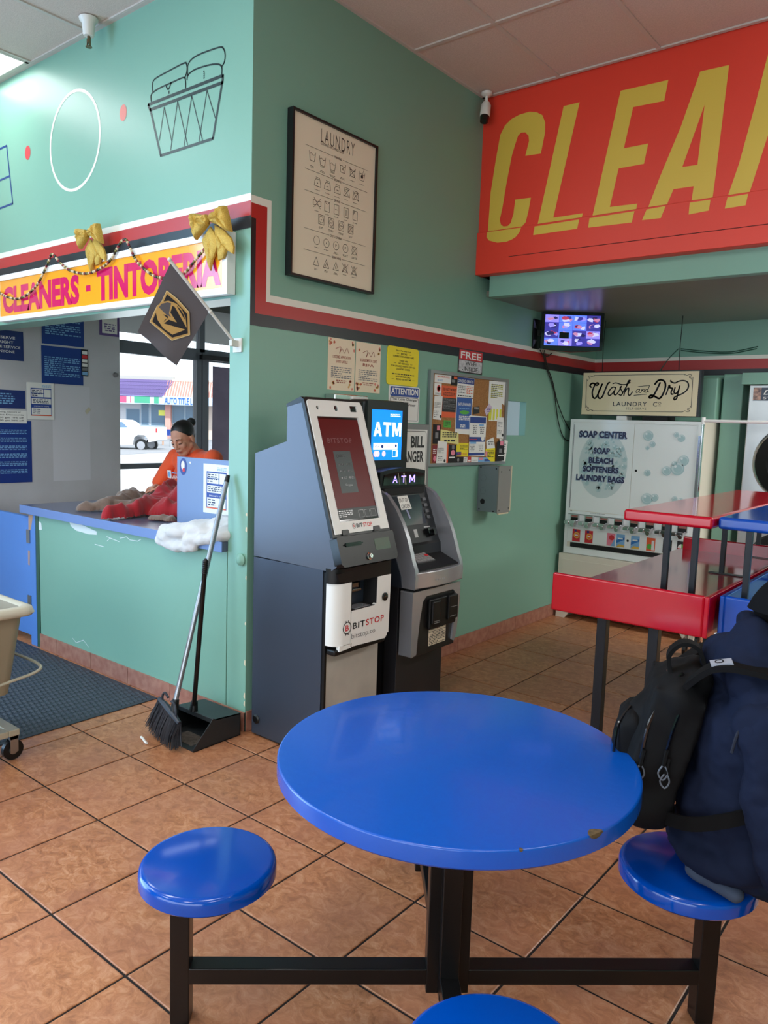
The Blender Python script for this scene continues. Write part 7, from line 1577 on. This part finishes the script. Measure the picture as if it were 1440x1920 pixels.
obj('shop_lettering', greek(MB(), FOf, bu(260), bu(306), bz(755), bz(742), .01, 1, 8, False, .9), mat('letters_green', (60, 150, 120), rough=.5), fas)
obj('shop_lettering', text(MB(), FOf, 'AUTO TITLE L', bu(315), bu(366), bz(755), bz(743), .02, .02), mat('letters_blue', (30, 90, 200), rough=.5), fas)
wn = mat('shop_glass_blue', (74, 104, 128), rough=.1); wfm = mat('shop_frame', (150, 170, 186), rough=.5)
for a, b, c, d_ in ((236, 260, 798, 766), (264, 277, 794, 756), (282, 308, 794, 755), (322, 343, 789, 757), (346, 366, 789, 757), (150, 190, 798, 760), (195, 222, 798, 760)):
    wf2 = obj('shop_window', MB().rect(FO, bu(a)-.05, bu(b)+.05, bz(c)-.05, bz(d_)+.05, -.02, .05), wfm, t); obj('pane', MB().rect(FO, bu(a), bu(b), bz(c), bz(d_), .05, .06), wn, wf2)
obj('yellow_poster', MB().rect(FO, bu(296), bu(308), bz(776), bz(766), .06, .08), mat('poster_lemon', (226, 226, 90), rough=.5), t)
obj('pillar', MB().rect(FO, bu(310), bu(320), -.1, bz(755), 0, .4), mat('brick_pink', (206, 150, 140), rough=.8), t)
obj('planter_wall', MB().rect(FO, bu(255), bu(312), -.1, bz(795), .5, .9), mat('planter_blue', (140, 160, 184), rough=.8), t)
# bush and sign by the street
TO = lambda px, py, d: Vector((2.85, -2.496, 1.57))+Vector((-.624, .781, 0))*d+Vector((.781, .624, 0))*((px-720)/1434.7*d)+Vector((0, 0, (779-py)/1434.7*d))
c = TO(303, 812, 45); t = thing('bush', 'spiky green bush beside the road in front of the shops', 'bush', c)
R = random.Random(2); lf_ = MB()
for i in range(160):
    a = R.uniform(0, 2*pi); e = R.uniform(.15, 1.3); ln_ = R.uniform(.35, .75); d = Vector((cos(a)*cos(e), sin(a)*cos(e), sin(e)))*ln_; s_ = d.cross(Vector((0, 0, 1))).normalized()*.02
    lf_.add([c-s_, c+s_, c+d*.9], [(0, 1, 2)])
o = obj('leaves', lf_, mat('bush_green', (110, 136, 100), rough=.8), t); o['kind'] = 'stuff'
obj('stem', MB().cyl(Vector((c.x, c.y, -.058)), c, .05, n=8), MATS['bare_wood'], t)
c = TO(316, 807, 43); t = thing('yard_sign', 'small blue lawn sign beside the bush across the street', 'sign', c-Vector((0, 0, .55)))
obj('board', MB().obox(c, BU*.20, Vector((0, 0, .17)), BN*.01), notice_bl, t); obj('stake', MB().box(c.x-.015, c.x+.015, c.y-.015, c.y+.015, -.058, c.z-.1), alu, t)
# white pickup truck
D_ = 38; KT = D_/1434.7
TB = Vector((2.85, -2.496, 0))+Vector((-.624, .781, 0))*D_+BU*((300-720)/1434.7*D_)
FTk = Fr(TB, BU, (0, 0, 1), BN); tu = lambda px: (px-300)*KT
tz = lambda py: 1.57+(779-py)*KT
t = thing('pickup_truck', 'white pickup truck driving past on the street outside the booth window', 'truck', TB+BU*tu(200)+Vector((0, 0, -.055)))
tw_ = mat('truck_white', (232, 234, 238), rough=.25, coat=.5)
bodyp = [(tu(96), tz(828)), (tu(98), tz(812)), (tu(112), tz(806)), (tu(140), tz(803)), (tu(244), tz(802)), (tu(246), tz(797)), (tu(291), tz(798)), (tu(292), tz(822)), (tu(288), tz(824)), (tu(276), tz(826)), (tu(274), tz(818)), (tu(268), tz(813)), (tu(256), tz(813)), (tu(249), tz(818)), (tu(246), tz(832)), (tu(152), tz(833)), (tu(150), tz(820)), (tu(142), tz(814)), (tu(128), tz(814)), (tu(120), tz(820)), (tu(118), tz(832))]
obj('body', MB().poly(FTk, bodyp, -1.75, 0), tw_, t)
obj('cab', MB().poly(FTk, [(tu(140), tz(803)), (tu(162), tz(788)), (tu(180), tz(785)), (tu(226), tz(786)), (tu(238), tz(792)), (tu(244), tz(802))], -1.65, -.1), tw_, t)
cg = mat('cab_glass', (96, 124, 152), rough=.1)
obj('cab_window', MB().poly(FTk, [(tu(204), tz(801)), (tu(204), tz(790)), (tu(226), tz(790)), (tu(236), tz(800))], -.1, -.08), cg, t); obj('cab_window', MB().poly(FTk, [(tu(152), tz(801)), (tu(168), tz(790)), (tu(200), tz(790)), (tu(200), tz(801))], -.1, -.08), cg, t)
obj('bed_well', MB().rect(FTk, tu(250), tu(288), tz(799), tz(797.4), -1.6, -.12), MATS['asphalt_grey'], t)
for px in (136, 262):
    for n_ in (-1.7, -.02):
        c = FTk.pt(tu(px), tz(832.5), n_)
        wl_ = obj('wheel', MB().cyl(c-BN*.11, c+BN*.02, .315, n=28), black_pl, t, smooth=True); obj('hubcap', MB().cyl(c+BN*.02, c+BN*.035, .20, n=20), silver_pl, wl_, smooth=True)
obj('tail_light', MB().rect(FTk, tu(289.5), tu(292), tz(808), tz(800), -.1, .01), red_pr, t)
c = TO(363, 700, 70); t = thing('pole_sign', 'faint tall street sign on a pole above the shops', 'sign', Vector((c.x, c.y, 0)))
obj('pole', MB().cyl((c.x, c.y, 0), c+Vector((0, 0, .9)), .06, n=8), MATS['fascia_pale_blue'], t); obj('board', MB().obox(c+BU*-.25, BU*.22, Vector((0, 0, .5)), BN*.05), MATS['fascia_pale_blue'], t)
